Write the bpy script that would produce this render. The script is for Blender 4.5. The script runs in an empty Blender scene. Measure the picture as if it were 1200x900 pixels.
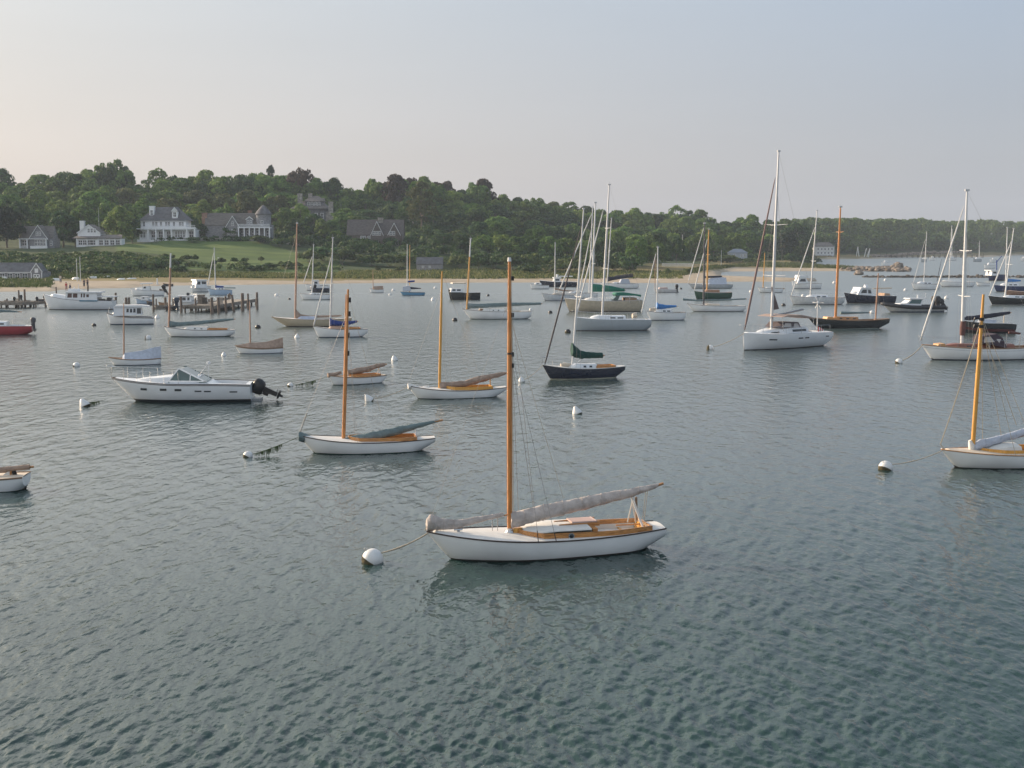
import bpy, math, random
import numpy as np
from mathutils import Vector, Matrix, noise as mnoise
R = math.radians
random.seed(7)
SC = bpy.context.scene
COL = SC.collection
# ------------------------------------------------------------------ camera
H = 8.6                       # eye height above the water
F = 1500.0                    # focal length in photo pixels (photo 1200 x 900)
TP = 0.11
PI_ = math.atan(TP); CP = math.cos(PI_); SP = math.sin(PI_)
cam = bpy.data.cameras.new('camera'); camo = bpy.data.objects.new('camera', cam); COL.objects.link(camo)
camo.location = (0, 0, H); camo.rotation_euler = (math.pi/2 - PI_, 0, 0)
cam.sensor_width = 36; cam.lens = 36*F/1200; cam.clip_start = 0.1; cam.clip_end = 20000
SC.camera = camo
# ------------------------------------------------------------------ world
SUN_AZ = 60.0   # degrees to the left of straight ahead
SUN_EL = 18.0
w = bpy.data.worlds.new('World'); SC.world = w; w.use_nodes = True
nt = w.node_tree; nt.nodes.clear()
def wn(t, **k):
    n = nt.nodes.new(t)
    for a, b in k.items(): setattr(n, a, b)
    return n
sky = wn('ShaderNodeTexSky', sky_type='NISHITA', sun_disc=False, sun_elevation=R(SUN_EL), sun_rotation=R(-SUN_AZ),
         altitude=0, air_density=1.0, dust_density=4.0, ozone_density=1.0)
# thin overcast veil: pulls the clear sky towards an even pale grey, as hazy summer air does
veil = wn('ShaderNodeMixRGB', blend_type='MIX')
tc = wn('ShaderNodeTexCoord'); sep = wn('ShaderNodeSeparateXYZ')
nt.links.new(tc.outputs['Generated'], sep.inputs[0])
rx = wn('ShaderNodeMapRange'); rx.inputs['From Min'].default_value = -0.45; rx.inputs['From Max'].default_value = 0.34
nt.links.new(sep.outputs['X'], rx.inputs['Value'])
rz = wn('ShaderNodeValToRGB'); nt.links.new(sep.outputs['Z'], rz.inputs[0])
rz2 = wn('ShaderNodeValToRGB'); nt.links.new(sep.outputs['Z'], rz2.inputs[0])
def ramp(n, pts):
    e = n.color_ramp.elements
    while len(e) < len(pts): e.new(0.5)
    for q, (p, c) in enumerate(pts): e[q].position = p; e[q].color = (*c, 1)
VK = 9.0
ramp(rz,  [(0.0, (.66,.58,.54)), (0.06, (.655,.60,.57)), (0.19, (.61,.625,.63)), (0.25, (1.15,1.14,1.11)), (0.36, (1.5,1.49,1.46)), (0.6, (.62,.67,.72)), (1.0, (.36,.44,.54))])
ramp(rz2, [(0.0, (.38,.39,.425)), (0.06, (.40,.42,.46)), (0.19, (.37,.44,.54)), (0.34, (.38,.46,.57)), (0.6, (.30,.40,.52)), (1.0, (.36,.44,.54))])
side = wn('ShaderNodeMixRGB'); nt.links.new(rx.outputs[0], side.inputs[0]); nt.links.new(rz.outputs[0], side.inputs[1]); nt.links.new(rz2.outputs[0], side.inputs[2])
glow = wn('ShaderNodeMapRange', interpolation_type='SMOOTHSTEP'); glow.inputs['From Min'].default_value = 0.80; glow.inputs['From Max'].default_value = 1.0
dotn = wn('ShaderNodeVectorMath', operation='DOT_PRODUCT'); nt.links.new(tc.outputs['Generated'], dotn.inputs[0])
dotn.inputs[1].default_value = (-math.sin(R(SUN_AZ))*math.cos(R(SUN_EL)), math.cos(R(SUN_AZ))*math.cos(R(SUN_EL)), math.sin(R(SUN_EL)))
nt.links.new(dotn.outputs['Value'], glow.inputs['Value'])
gmix = wn('ShaderNodeMixRGB'); gmix.inputs[2].default_value = (2.3, 2.05, 1.80, 1)
nt.links.new(glow.outputs[0], gmix.inputs[0]); nt.links.new(side.outputs[0], gmix.inputs[1])
vm = wn('ShaderNodeVectorMath', operation='SCALE'); vm.inputs['Scale'].default_value = VK
# faint uneven bands of haze
hzm = wn('ShaderNodeMapping'); hzm.inputs['Scale'].default_value = (1.2, 1.2, 9.0); nt.links.new(tc.outputs['Generated'], hzm.inputs[0])
hzn = wn('ShaderNodeTexNoise'); hzn.inputs['Scale'].default_value = 1.6; hzn.inputs['Detail'].default_value = 5; nt.links.new(hzm.outputs[0], hzn.inputs['Vector'])
hzr = wn('ShaderNodeMapRange'); hzr.inputs['To Min'].default_value = 0.93*VK; hzr.inputs['To Max'].default_value = 1.07*VK; nt.links.new(hzn.outputs['Fac'], hzr.inputs['Value'])
nt.links.new(hzr.outputs[0], vm.inputs['Scale']); nt.links.new(gmix.outputs[0], vm.inputs[0])
veil.inputs[0].default_value = 0.85
nt.links.new(sky.outputs[0], veil.inputs[1]); nt.links.new(vm.outputs[0], veil.inputs[2])
bg = wn('ShaderNodeBackground'); bg.inputs['Strength'].default_value = 0.1
out = wn('ShaderNodeOutputWorld')
nt.links.new(veil.outputs[0], bg.inputs['Color']); nt.links.new(bg.outputs[0], out.inputs['Surface'])
# ------------------------------------------------------------------ sun
sl = bpy.data.lights.new('sun', 'SUN'); sl.energy = 5.0; sl.angle = R(2.0); sl.color = (1.0, 0.78, 0.56)
so = bpy.data.objects.new('sun', sl); COL.objects.link(so)
sd = Vector((-math.sin(R(SUN_AZ))*math.cos(R(SUN_EL)), math.cos(R(SUN_AZ))*math.cos(R(SUN_EL)), math.sin(R(SUN_EL))))
so.rotation_euler = sd.to_track_quat('Z', 'Y').to_euler()
SC.view_settings.view_transform = 'Standard'; SC.view_settings.look = 'None'
SC.view_settings.exposure = 0.45; SC.view_settings.gamma = 1.0; SC.view_settings.use_curve_mapping = False
SC.cycles.use_denoising = True
SC.cycles.max_bounces = 6; SC.cycles.diffuse_bounces = 2; SC.cycles.glossy_bounces = 3; SC.cycles.transparent_max_bounces = 6
SC.cycles.volume_bounces = 0

# ------------------------------------------------------------------ photo geometry helpers
def ray(px, py):
    X = px-600; U = 450-py
    return (X, F*CP+U*SP, -F*SP+U*CP)
def G(px, py, z=0.0):            # point on the level plane z
    d = ray(px, py); k = (z-H)/d[2]
    return Vector((d[0]*k, d[1]*k, z))
def atY(px, py, Y):              # point at ground distance Y
    d = ray(px, py); k = Y/d[1]
    return Vector((d[0]*k, Y, H+d[2]*k))
def Yof(py): return G(600, py).y
def Xof(px, Y, z=0.0): return (px-600)/F*(Y*CP+(H-z)*SP)
def zof(py, Y): return atY(600, py, Y).z
def pxof(X, Y): return 600+F*X/(Y*CP+H*SP)

# ------------------------------------------------------------------ materials
MATS = {}
def mat(name, c, rough=0.5, metal=0.0, var=0.10, scale=3.0, bump=0.0, spec=0.5, bscale=None, c2=None, coat=0.0, stretch=None, rnd=0.0, detail=4.0):
    if name in MATS: return MATS[name]
    m = bpy.data.materials.new(name); m.use_nodes = True; n = m.node_tree; b = n.nodes['Principled BSDF']
    b.inputs['Roughness'].default_value = rough; b.inputs['Metallic'].default_value = metal
    b.inputs['Specular IOR Level'].default_value = spec
    if coat: b.inputs['Coat Weight'].default_value = coat; b.inputs['Coat Roughness'].default_value = 0.15
    tcn = n.nodes.new('ShaderNodeTexCoord'); mp = n.nodes.new('ShaderNodeMapping')
    if stretch: mp.inputs['Scale'].default_value = stretch
    n.links.new(tcn.outputs['Object'], mp.inputs[0])
    nz = n.nodes.new('ShaderNodeTexNoise'); nz.inputs['Scale'].default_value = scale; nz.inputs['Detail'].default_value = detail
    n.links.new(mp.outputs[0], nz.inputs['Vector'])
    cr = n.nodes.new('ShaderNodeValToRGB'); a = [max(0, x*(1-var*1.6)) for x in c]; z = [min(1, x*(1+var)) for x in (c2 or c)]
    cr.color_ramp.elements[0].position = 0.3; cr.color_ramp.elements[1].position = 0.7
    cr.color_ramp.elements[0].color = (*a, 1); cr.color_ramp.elements[1].color = (*z, 1)
    n.links.new(nz.outputs['Fac'], cr.inputs[0]); last = cr.outputs[0]
    if rnd:
        oi = n.nodes.new('ShaderNodeObjectInfo'); hs = n.nodes.new('ShaderNodeHueSaturation')
        mr = n.nodes.new('ShaderNodeMapRange'); mr.inputs['To Min'].default_value = 1-rnd; mr.inputs['To Max'].default_value = 1+rnd
        n.links.new(oi.outputs['Random'], mr.inputs['Value']); n.links.new(mr.outputs[0], hs.inputs['Value'])
        n.links.new(last, hs.inputs['Color']); last = hs.outputs[0]
    n.links.new(last, b.inputs['Base Color'])
    if bump:
        bz = n.nodes.new('ShaderNodeTexNoise'); bz.inputs['Scale'].default_value = bscale or scale*3; bz.inputs['Detail'].default_value = 5
        n.links.new(mp.outputs[0], bz.inputs['Vector'])
        bn = n.nodes.new('ShaderNodeBump'); bn.inputs['Strength'].default_value = bump; bn.inputs['Distance'].default_value = 0.05
        n.links.new(bz.outputs['Fac'], bn.inputs['Height']); n.links.new(bn.outputs[0], b.inputs['Normal'])
    MATS[name] = m
    return m

# ------------------------------------------------------------------ mesh helper
def tag(o, label=None, cat=None, group=None, kind=None):
    if label: o['label'] = label
    if cat: o['category'] = cat
    if group: o['group'] = group
    if kind: o['kind'] = kind
    return o
def empty(name, loc, rz=0.0, label=None, cat=None, group=None):
    o = bpy.data.objects.new(name, None); COL.objects.link(o); o.location = loc; o.rotation_euler = (0, 0, rz)
    o.empty_display_size = 0.3
    return tag(o, label, cat, group)
class MB:
    def __init__(s): s.v = []; s.f = []; s.mi = []; s.M = None
    def add(s, vs, fs, mi=0):
        b = len(s.v)
        if s.M is not None: vs = [tuple(s.M @ Vector(p)) for p in vs]
        s.v.extend([tuple(p) for p in vs]); s.f.extend([tuple(b+i for i in f) for f in fs]); s.mi.extend([mi]*len(fs))
        return s
    def box(s, x0, x1, y0, y1, z0, z1, mi=0):
        return s.add([(x0,y0,z0),(x1,y0,z0),(x1,y1,z0),(x0,y1,z0),(x0,y0,z1),(x1,y0,z1),(x1,y1,z1),(x0,y1,z1)],
            [(0,3,2,1),(4,5,6,7),(0,1,5,4),(1,2,6,5),(2,3,7,6),(3,0,4,7)], mi)
    def tube(s, pts, rad, n=8, mi=0, cap=True, flat=1.0):
        pts = [Vector(p) for p in pts]
        if not isinstance(rad, (list, tuple)): rad = [rad]*len(pts)
        vs = []; fs = []
        for i, p in enumerate(pts):
            d = (pts[min(i+1, len(pts)-1)]-pts[max(i-1, 0)])
            if d.length < 1e-9: d = Vector((0,0,1))
            d.normalize()
            up = Vector((0,0,1)) if abs(d.z) < 0.9 else Vector((0,1,0))
            a = d.cross(up).normalized(); b = a.cross(d)
            for k in range(n):
                t = 2*math.pi*k/n
                vs.append(p + (a*math.cos(t)*flat + b*math.sin(t))*rad[i])
        for i in range(len(pts)-1):
            for k in range(n):
                fs.append((i*n+k, i*n+(k+1)%n, (i+1)*n+(k+1)%n, (i+1)*n+k))
        if cap: fs.append(tuple(range(n-1, -1, -1))); fs.append(tuple((len(pts)-1)*n+k for k in range(n)))
        return s.add(vs, fs, mi)
    def lathe(s, prof, n=16, c=(0,0,0), mi=0, M=None):
        vs = []; fs = []
        for (r, z) in prof:
            for k in range(n):
                t = 2*math.pi*k/n; p = Vector((r*math.cos(t), r*math.sin(t), z))
                if M: p = M @ p
                vs.append(p+Vector(c))
        for i in range(len(prof)-1):
            for k in range(n): fs.append((i*n+k, i*n+(k+1)%n, (i+1)*n+(k+1)%n, (i+1)*n+k))
        fs.append(tuple(range(n-1, -1, -1))); fs.append(tuple((len(prof)-1)*n+k for k in range(n)))
        return s.add(vs, fs, mi)
    def grid(s, rows, mi=0, close=False):
        m = len(rows[0]); vs = [p for r in rows for p in r]; fs = []
        for i in range(len(rows)-1):
            for k in range(m if close else m-1):
                fs.append((i*m+k, i*m+(k+1)%m, (i+1)*m+(k+1)%m, (i+1)*m+k))
        return s.add(vs, fs, mi)
    def prism(s, poly, y0, y1, mi=0, y0t=None, y1t=None, zr=None):   # poly in x,z extruded in y
        n = len(poly)
        def yy(y, yt, z):
            if yt is None or zr is None: return y
            return y+(yt-y)*(z-zr[0])/(zr[1]-zr[0])
        vs = [(x, yy(y0, y0t, z), z) for x, z in poly]+[(x, yy(y1, y1t, z), z) for x, z in poly]
        fs = [tuple(range(n)), tuple(range(2*n-1, n-1, -1))]+[(k, k+n, (k+1)%n+n, (k+1)%n) for k in range(n)]
        return s.add(vs, fs, mi)
    def build(s, name, mats, parent=None, smooth=False, loc=None, sharp=None, rz=None):
        me = bpy.data.meshes.new(name); me.from_pydata(s.v, [], s.f)
        if not isinstance(mats, (list, tuple)): mats = [mats]
        for m in mats: me.materials.append(m)
        if len(mats) > 1: me.polygons.foreach_set('material_index', s.mi)
        if smooth:
            me.polygons.foreach_set('use_smooth', [True]*len(me.polygons))
            if sharp: me.set_sharp_from_angle(angle=R(sharp))
        me.update()
        o = bpy.data.objects.new(name, me); COL.objects.link(o)
        if parent: o.parent = parent
        if loc is not None: o.location = loc
        if rz is not None: o.rotation_euler = (0,0,rz)
        return o

# ------------------------------------------------------------------ water: real small waves in the near field
def build_water():
    Ys = [3.0, 8.0, 13.0]
    py = 990.0
    while py > 318:
        Ys.append(Yof(py)); py -= 1.0 if py < 700 else 1.2
    Ys += [430, 480, 550, 650, 800, 1000, 1300, 1620]
    Ys = np.array(sorted(Ys)); 
    a = np.concatenate([[-60, -10, -2.5, -1.2, -0.8], np.linspace(-0.56, 0.56, 841), [0.8, 1.2, 2.5, 10, 60]])
    A, YY = np.meshgrid(a, Ys); X = np.clip(A*YY, -1380, 1380)
    X[0, :] = np.clip(a*500, -1380, 1380)
    YY = YY.copy(); YY[0, :] = -45
    dA = np.gradient(a); dX = np.abs(dA)[None, :]*YY; dY = np.gradient(Ys)[:, None]*np.ones_like(A)
    rng = np.random.RandomState(5); Z = np.zeros_like(X)
    # slow patches: waves stand a little higher in some places than in others
    patch = 0.8+0.25*np.sin(X*0.11+YY*0.07+1)*np.sin(YY*0.13-X*0.05)+0.15*np.sin(X*0.31-YY*0.23)
    wx = X+0.10*np.sin(YY*0.9+0.3*X)+0.07*np.sin(X*1.7-YY*0.8); wy = YY+0.10*np.sin(X*0.8-0.4*YY)+0.07*np.sin(YY*1.9+X)
    for i in range(150):
        lam = 0.09*(1.25/0.09)**(rng.rand()**1.3)
        th = (R(-12) if i % 3 else R(46))+rng.normal(0, R(25))
        kx = 2*math.pi/lam*math.cos(th); ky = 2*math.pi/lam*math.sin(th)
        amp = 0.0019*(lam/0.5)**0.80*(1.25 if 0.14 < lam < 0.42 else 0.75)
        att = np.clip(1.5-0.75*(np.abs(kx)*dX+np.abs(ky)*dY), 0, 1)
        ph = kx*wx+ky*wy+rng.rand()*6.28
        sn = np.sin(ph)
        Z += amp*att*(sn+0.38*np.cos(2*ph))
    Z *= patch
    Z[:4, :] = 0
    n, m = X.shape
    co = np.stack([X, YY, Z], -1).reshape(-1, 3)
    idx = np.arange(n*m).reshape(n, m)
    q = np.stack([idx[:-1, :-1], idx[:-1, 1:], idx[1:, 1:], idx[1:, :-1]], -1).reshape(-1, 4)
    me = bpy.data.meshes.new('water'); me.vertices.add(len(co)); me.vertices.foreach_set('co', co.ravel())
    me.loops.add(q.size); me.loops.foreach_set('vertex_index', q.ravel().astype(np.int32))
    me.polygons.add(len(q)); me.polygons.foreach_set('loop_start', np.arange(0, q.size, 4, dtype=np.int32))
    me.polygons.foreach_set('use_smooth', np.ones(len(q), dtype=bool)); me.update(calc_edges=True)
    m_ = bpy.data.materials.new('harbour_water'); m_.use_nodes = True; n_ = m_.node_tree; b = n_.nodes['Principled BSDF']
    L = n_.links.new
    b.inputs['IOR'].default_value = 1.33; b.inputs['Roughness'].default_value = 0.10
    geo = n_.nodes.new('ShaderNodeNewGeometry')
    # ripples too small to model merge into an even sheen over the open harbour
    sx = n_.nodes.new('ShaderNodeSeparateXYZ'); L(geo.outputs['Position'], sx.inputs[0])
    rr = n_.nodes.new('ShaderNodeMapRange'); rr.inputs['From Min'].default_value = 60; rr.inputs['From Max'].default_value = 260
    rr.inputs['To Min'].default_value = 0.08; rr.inputs['To Max'].default_value = 0.32
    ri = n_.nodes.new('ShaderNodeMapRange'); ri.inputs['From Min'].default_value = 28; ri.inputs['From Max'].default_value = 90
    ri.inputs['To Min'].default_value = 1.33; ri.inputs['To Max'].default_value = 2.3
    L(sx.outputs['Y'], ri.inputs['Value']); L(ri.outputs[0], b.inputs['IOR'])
    L(sx.outputs['Y'], rr.inputs['Value']); L(rr.outputs[0], b.inputs['Roughness'])
    big = n_.nodes.new('ShaderNodeTexNoise'); big.inputs['Scale'].default_value = 0.06; big.inputs['Detail'].default_value = 3
    L(geo.outputs['Position'], big.inputs['Vector'])
    cr = n_.nodes.new('ShaderNodeValToRGB'); cr.color_ramp.elements[0].position = .35; cr.color_ramp.elements[1].position = .65
    cr.color_ramp.elements[0].color = (0.014, 0.038, 0.035, 1); cr.color_ramp.elements[1].color = (0.021, 0.051, 0.046, 1)
    L(big.outputs['Fac'], cr.inputs[0])
    # far water's bright sky reflection painted into the base colour, paler with distance
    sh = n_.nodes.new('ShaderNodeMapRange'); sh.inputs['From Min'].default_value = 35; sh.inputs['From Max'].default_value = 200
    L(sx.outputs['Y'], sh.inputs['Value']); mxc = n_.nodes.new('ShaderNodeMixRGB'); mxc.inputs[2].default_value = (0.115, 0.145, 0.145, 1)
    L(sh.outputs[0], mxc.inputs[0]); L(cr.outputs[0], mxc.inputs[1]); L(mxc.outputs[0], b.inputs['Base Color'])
    mp = n_.nodes.new('ShaderNodeMapping'); mp.inputs['Rotation'].default_value = (0, 0, R(-10)); mp.inputs['Scale'].default_value = (1.0, 0.45, 1.0)
    L(geo.outputs['Position'], mp.inputs[0])
    def bump(scale, strength, dist, prev=None, src=mp, detail=3):
        t = n_.nodes.new('ShaderNodeTexNoise'); t.inputs['Scale'].default_value = scale; t.inputs['Detail'].default_value = detail; t.inputs['Roughness'].default_value = 0.55
        L(src.outputs[0], t.inputs['Vector'])
        bb = n_.nodes.new('ShaderNodeBump'); bb.inputs['Strength'].default_value = strength; bb.inputs['Distance'].default_value = dist
        L(t.outputs['Fac'], bb.inputs['Height'])
        if prev: L(prev.outputs[0], bb.inputs['Normal'])
        return bb
    b1 = bump(11.0, 0.75, 0.012); b2 = bump(3.6, 0.8, 0.05, b1); b3 = bump(1.3, 0.8, 0.13, b2)
    L(b3.outputs[0], b.inputs['Normal'])
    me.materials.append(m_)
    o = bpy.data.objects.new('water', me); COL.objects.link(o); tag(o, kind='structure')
build_water()
# sea bed so that the ground reaches under the water
sb = MB(); sb.add([(-1380,-45,-3),(1380,-45,-3),(1380,1620,-3),(-1380,1620,-3)], [(0,1,2,3)])
tag(sb.build('seabed', mat('seabed_mud', (.08,.08,.06), .9)), kind='structure')
# ------------------------------------------------------------------ ground
MAIN = {  # photo column : (distance, height) profile of the near shore and the hill behind it
 -400: [(222,-1),(226,0),(232,.6),(280,.9),(310,3),(350,6.5),(430,12),(520,20),(650,24),(800,22)],
 0:   [(224,-1),(228,0),(236,.55),(262,.75),(285,.9),(300,2),(350,6.3),(368,7.1),(385,7.3),(430,11.5),(520,19.5),(650,24),(800,22)],
 60:  [(226,-1),(230,0),(240,.5),(280,.9),(300,2),(350,6.3),(370,7.3),(390,7.5),(430,11.5),(520,19.5),(650,24),(800,22)],
 100: [(238,-1),(242,0),(252,.45),(280,.8),(297,1.8),(345,6.4),(372,7.4),(392,7.7),(430,11.5),(520,19.5),(650,24),(800,22)],
 150: [(243,-1),(247,0),(258,.5),(285,.9),(305,2.4),(350,6.6),(376,8.2),(400,8.8),(430,11.5),(520,19.5),(650,24),(800,22)],
 200: [(256,-1),(261,0),(270,.6),(300,1.6),(322,3.4),(345,5.2),(386,9.3),(410,9.8),(440,11.5),(520,19),(650,24),(800,22)],
 300: [(261,-1),(266,0),(274,.5),(300,1.3),(322,2.6),(345,4.4),(395,9.6),(425,10.6),(450,12),(520,18),(650,23),(800,22)],
 370: [(266,-1),(271,0),(280,.5),(305,1.1),(340,3),(400,8),(480,15.5),(600,21),(800,21)],
 440: [(272,-1),(277,0),(286,.6),(312,1.2),(340,2.2),(396,7.4),(420,7.8),(470,13.2),(600,19),(800,20)],
 500: [(275,-1),(280,0),(290,.7),(325,1.25),(345,2.2),(400,8),(440,12.0),(465,13.6),(520,15),(600,17.5),(800,18)],
 600: [(277,-1),(282,0),(292,.6),(325,1.2),(350,2),(400,6),(500,11),(600,15),(800,16)],
 700: [(275,-1),(280,0),(288,.4),(330,.8),(360,1.2),(420,4),(520,8.5),(650,11),(800,11)],
 780: [(273,-1),(278,0),(286,.4),(350,.8),(420,1.6),(500,3),(600,6.5),(700,9),(800,9)],
 835: [(270,-1),(277,0),(286,.4),(350,.7),(430,1.4),(520,2.6),(600,5),(700,9),(800,9)],
 858: [(380,-1),(393,0),(402,.4),(430,1.0),(520,2.2),(600,4.5),(700,9),(800,9)],
 925: [(385,-1),(396,0),(406,.5),(430,1.0),(520,2.0),(600,4),(700,8),(800,8)],
 960: [(388,-1),(397,0),(410,.6),(440,.9),(470,.8),(485,0),(500,-1),(800,-1)],
 1010:[(388,-1),(399,0),(412,.5),(430,.6),(445,0),(460,-1),(800,-1)],
 1025:[(300,-1),(800,-1)],
 1700:[(300,-1),(800,-1)],
}
FAR = { 880: [(600,-1),(800,-1)], 925: [(650,-1),(672,0),(680,.8),(720,2.5),(800,8),(1100,14),(1500,14)],
 990: [(680,-1),(700,0),(712,1),(760,3),(850,9),(1100,15),(1500,15)],
 1060:[(760,-1),(785,0),(795,1),(850,4),(950,9),(1150,15),(1500,15)],
 1200:[(900,-1),(925,0),(940,1),(1000,4),(1100,9),(1250,15),(1500,16)],
 1700:[(980,-1),(1000,0),(1010,1),(1060,4),(1160,9),(1300,15),(1500,16)]}
def _tab(T, px, Y):
    ks = sorted(T)
    px = min(max(px, ks[0]), ks[-1])
    for a, b in zip(ks, ks[1:]):
        if a <= px <= b: break
    t = (px-a)/(b-a)
    za = np.interp(Y, [p[0] for p in T[a]], [p[1] for p in T[a]])
    zb = np.interp(Y, [p[0] for p in T[b]], [p[1] for p in T[b]])
    return za+(zb-za)*t
def spit(px, Y):      # low sand spit in front of the lagoon
    n0 = np.interp(px, [780, 860, 930, 960], [276, 281, 290, 295]); n1 = np.interp(px, [780, 845, 900, 935, 960], [360, 345, 318, 296, 290])
    if px > 955 or px < 780: return -1
    m = (n0+n1)/2; h = (n1-n0)/2
    return -1+1.7*max(0, 1-((Y-m)/max(h+4, 1))**2) if h > -4 else -1
def gz(X, Y):
    px = 600+F*X/(Y*CP+H*SP)
    z = max(float(_tab(MAIN, px, Y)), spit(px, Y))
    if px > 880: z = max(z, float(_tab(FAR, px, Y)))
    return z
def gzn(X, Y):
    z = gz(X, Y)
    n = mnoise.noise(Vector((X*.05, Y*.05, 0)))*0.5+mnoise.noise(Vector((X*.2, Y*.2, 3)))*0.15
    k = min(1, max(0, z/2.5))
    return z+n*(0.15+0.85*k)*(1 if z > -0.5 else 0)
def build_ground():
    pxs = np.concatenate([np.arange(-420, 1320, 5.0), np.arange(1340, 1700, 40.0)])
    Ys = list(np.arange(215, 420, 2.5))+list(np.arange(420, 700, 6))+list(np.arange(700, 1300, 14))+[1350, 1420, 1500]
    rows = []; zone = []
    for Y in Ys:
        r = []
        for px in pxs:
            X = (px-600)/F*(Y*CP+H*SP); z = gzn(X, Y); r.append((X, Y, z))
            nn = mnoise.noise(Vector((X*.06, Y*.04, 9)))
            # kind of ground cover at this spot: sand, marsh grass, mown lawn, undergrowth
            if z < 0.58+0.35*nn or (px > 715 and px < 1020 and Y < 440 and z < 0.62+.5*nn+(.35 if Y<345 else 0)) or (55 < px < 160 and Y < 268): c = (1, 0, 0)
            elif z < (1.45 if 215 < px < 400 else 1.9)+nn*.5 and not (px < 60 and Y > 288): c = (0, 0, 1)
            elif (185 < px < 400 and 307+0.02*(px-185)+(12 if px < 215 else 0) < Y < np.interp(px, [185,300,345,400],[388,388,372,352])) or (136 < px <= 190 and 346 < Y < 378) or (470 < px < 520 and 425 < Y < 470): c = (0, 1, 0)
            else: c = (0, 0, 0)
            zone.append((*c, 1))
        rows.append(r)
    g = MB(); g.grid(rows)
    m = bpy.data.materials.new('shore_ground'); m.use_nodes = True; n = m.node_tree; b = n.nodes['Principled BSDF']; L = n.links.new
    b.inputs['Roughness'].default_value = 0.95; b.inputs['Specular IOR Level'].default_value = 0.15
    va = n.nodes.new('ShaderNodeVertexColor'); va.layer_name = 'cover'
    sp = n.nodes.new('ShaderNodeSeparateColor'); L(va.outputs[0], sp.inputs[0])
    geo = n.nodes.new('ShaderNodeNewGeometry')
    def two(c1, c2, sc, st=(1,1,1)):
        mp = n.nodes.new('ShaderNodeMapping'); mp.inputs['Scale'].default_value = st; L(geo.outputs['Position'], mp.inputs[0])
        t = n.nodes.new('ShaderNodeTexNoise'); t.inputs['Scale'].default_value = sc; t.inputs['Detail'].default_value = 6; t.inputs['Roughness'].default_value = .65
        L(mp.outputs[0], t.inputs[0]); r = n.nodes.new('ShaderNodeValToRGB'); r.color_ramp.elements[0].position = .35; r.color_ramp.elements[1].position = .65
        r.color_ramp.elements[0].color = (*c1, 1); r.color_ramp.elements[1].color = (*c2, 1); L(t.outputs['Fac'], r.inputs[0]); return r.outputs[0]
    sand = two((.30,.25,.19), (.42,.36,.28), .25, (1,2,1)); marsh = two((.12,.13,.045), (.26,.19,.10), .08, (1,4,1))
    lawn = two((.05,.095,.026), (.10,.15,.036), .05, (1,3,1)); under = two((.025,.045,.018), (.055,.085,.030), .3)
    def mix(f, a, c):
        x = n.nodes.new('ShaderNodeMixRGB'); L(f, x.inputs[0]); L(a, x.inputs[1]); L(c, x.inputs[2]); return x.outputs[0]
    col = mix(sp.outputs[0], mix(sp.outputs[1], mix(sp.outputs[2], under, marsh), lawn), sand)
    L(col, b.inputs['Base Color'])
    o = g.build('ground', m, smooth=True)
    ca = o.data.color_attributes.new('cover', 'FLOAT_COLOR', 'POINT')
    ca.data.foreach_set('color', np.array(zone, dtype=np.float32).ravel())
    tag(o, kind='structure')
build_ground()
# ------------------------------------------------------------------ haze
hz = MB(); hz.box(-1400, 1400, -60, 1700, -4.2, 62)
hm = bpy.data.materials.new('haze'); hm.use_nodes = True; hn = hm.node_tree; hn.nodes.clear()
pv = hn.nodes.new('ShaderNodeVolumePrincipled'); pv.inputs['Color'].default_value = (.72,.84,1.0,1); pv.inputs['Density'].default_value = 0.00019
pv.inputs['Anisotropy'].default_value = 0.0
ho = hn.nodes.new('ShaderNodeOutputMaterial'); hn.links.new(pv.outputs[0], ho.inputs['Volume'])
tag(hz.build('haze', hm), kind='stuff')
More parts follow.
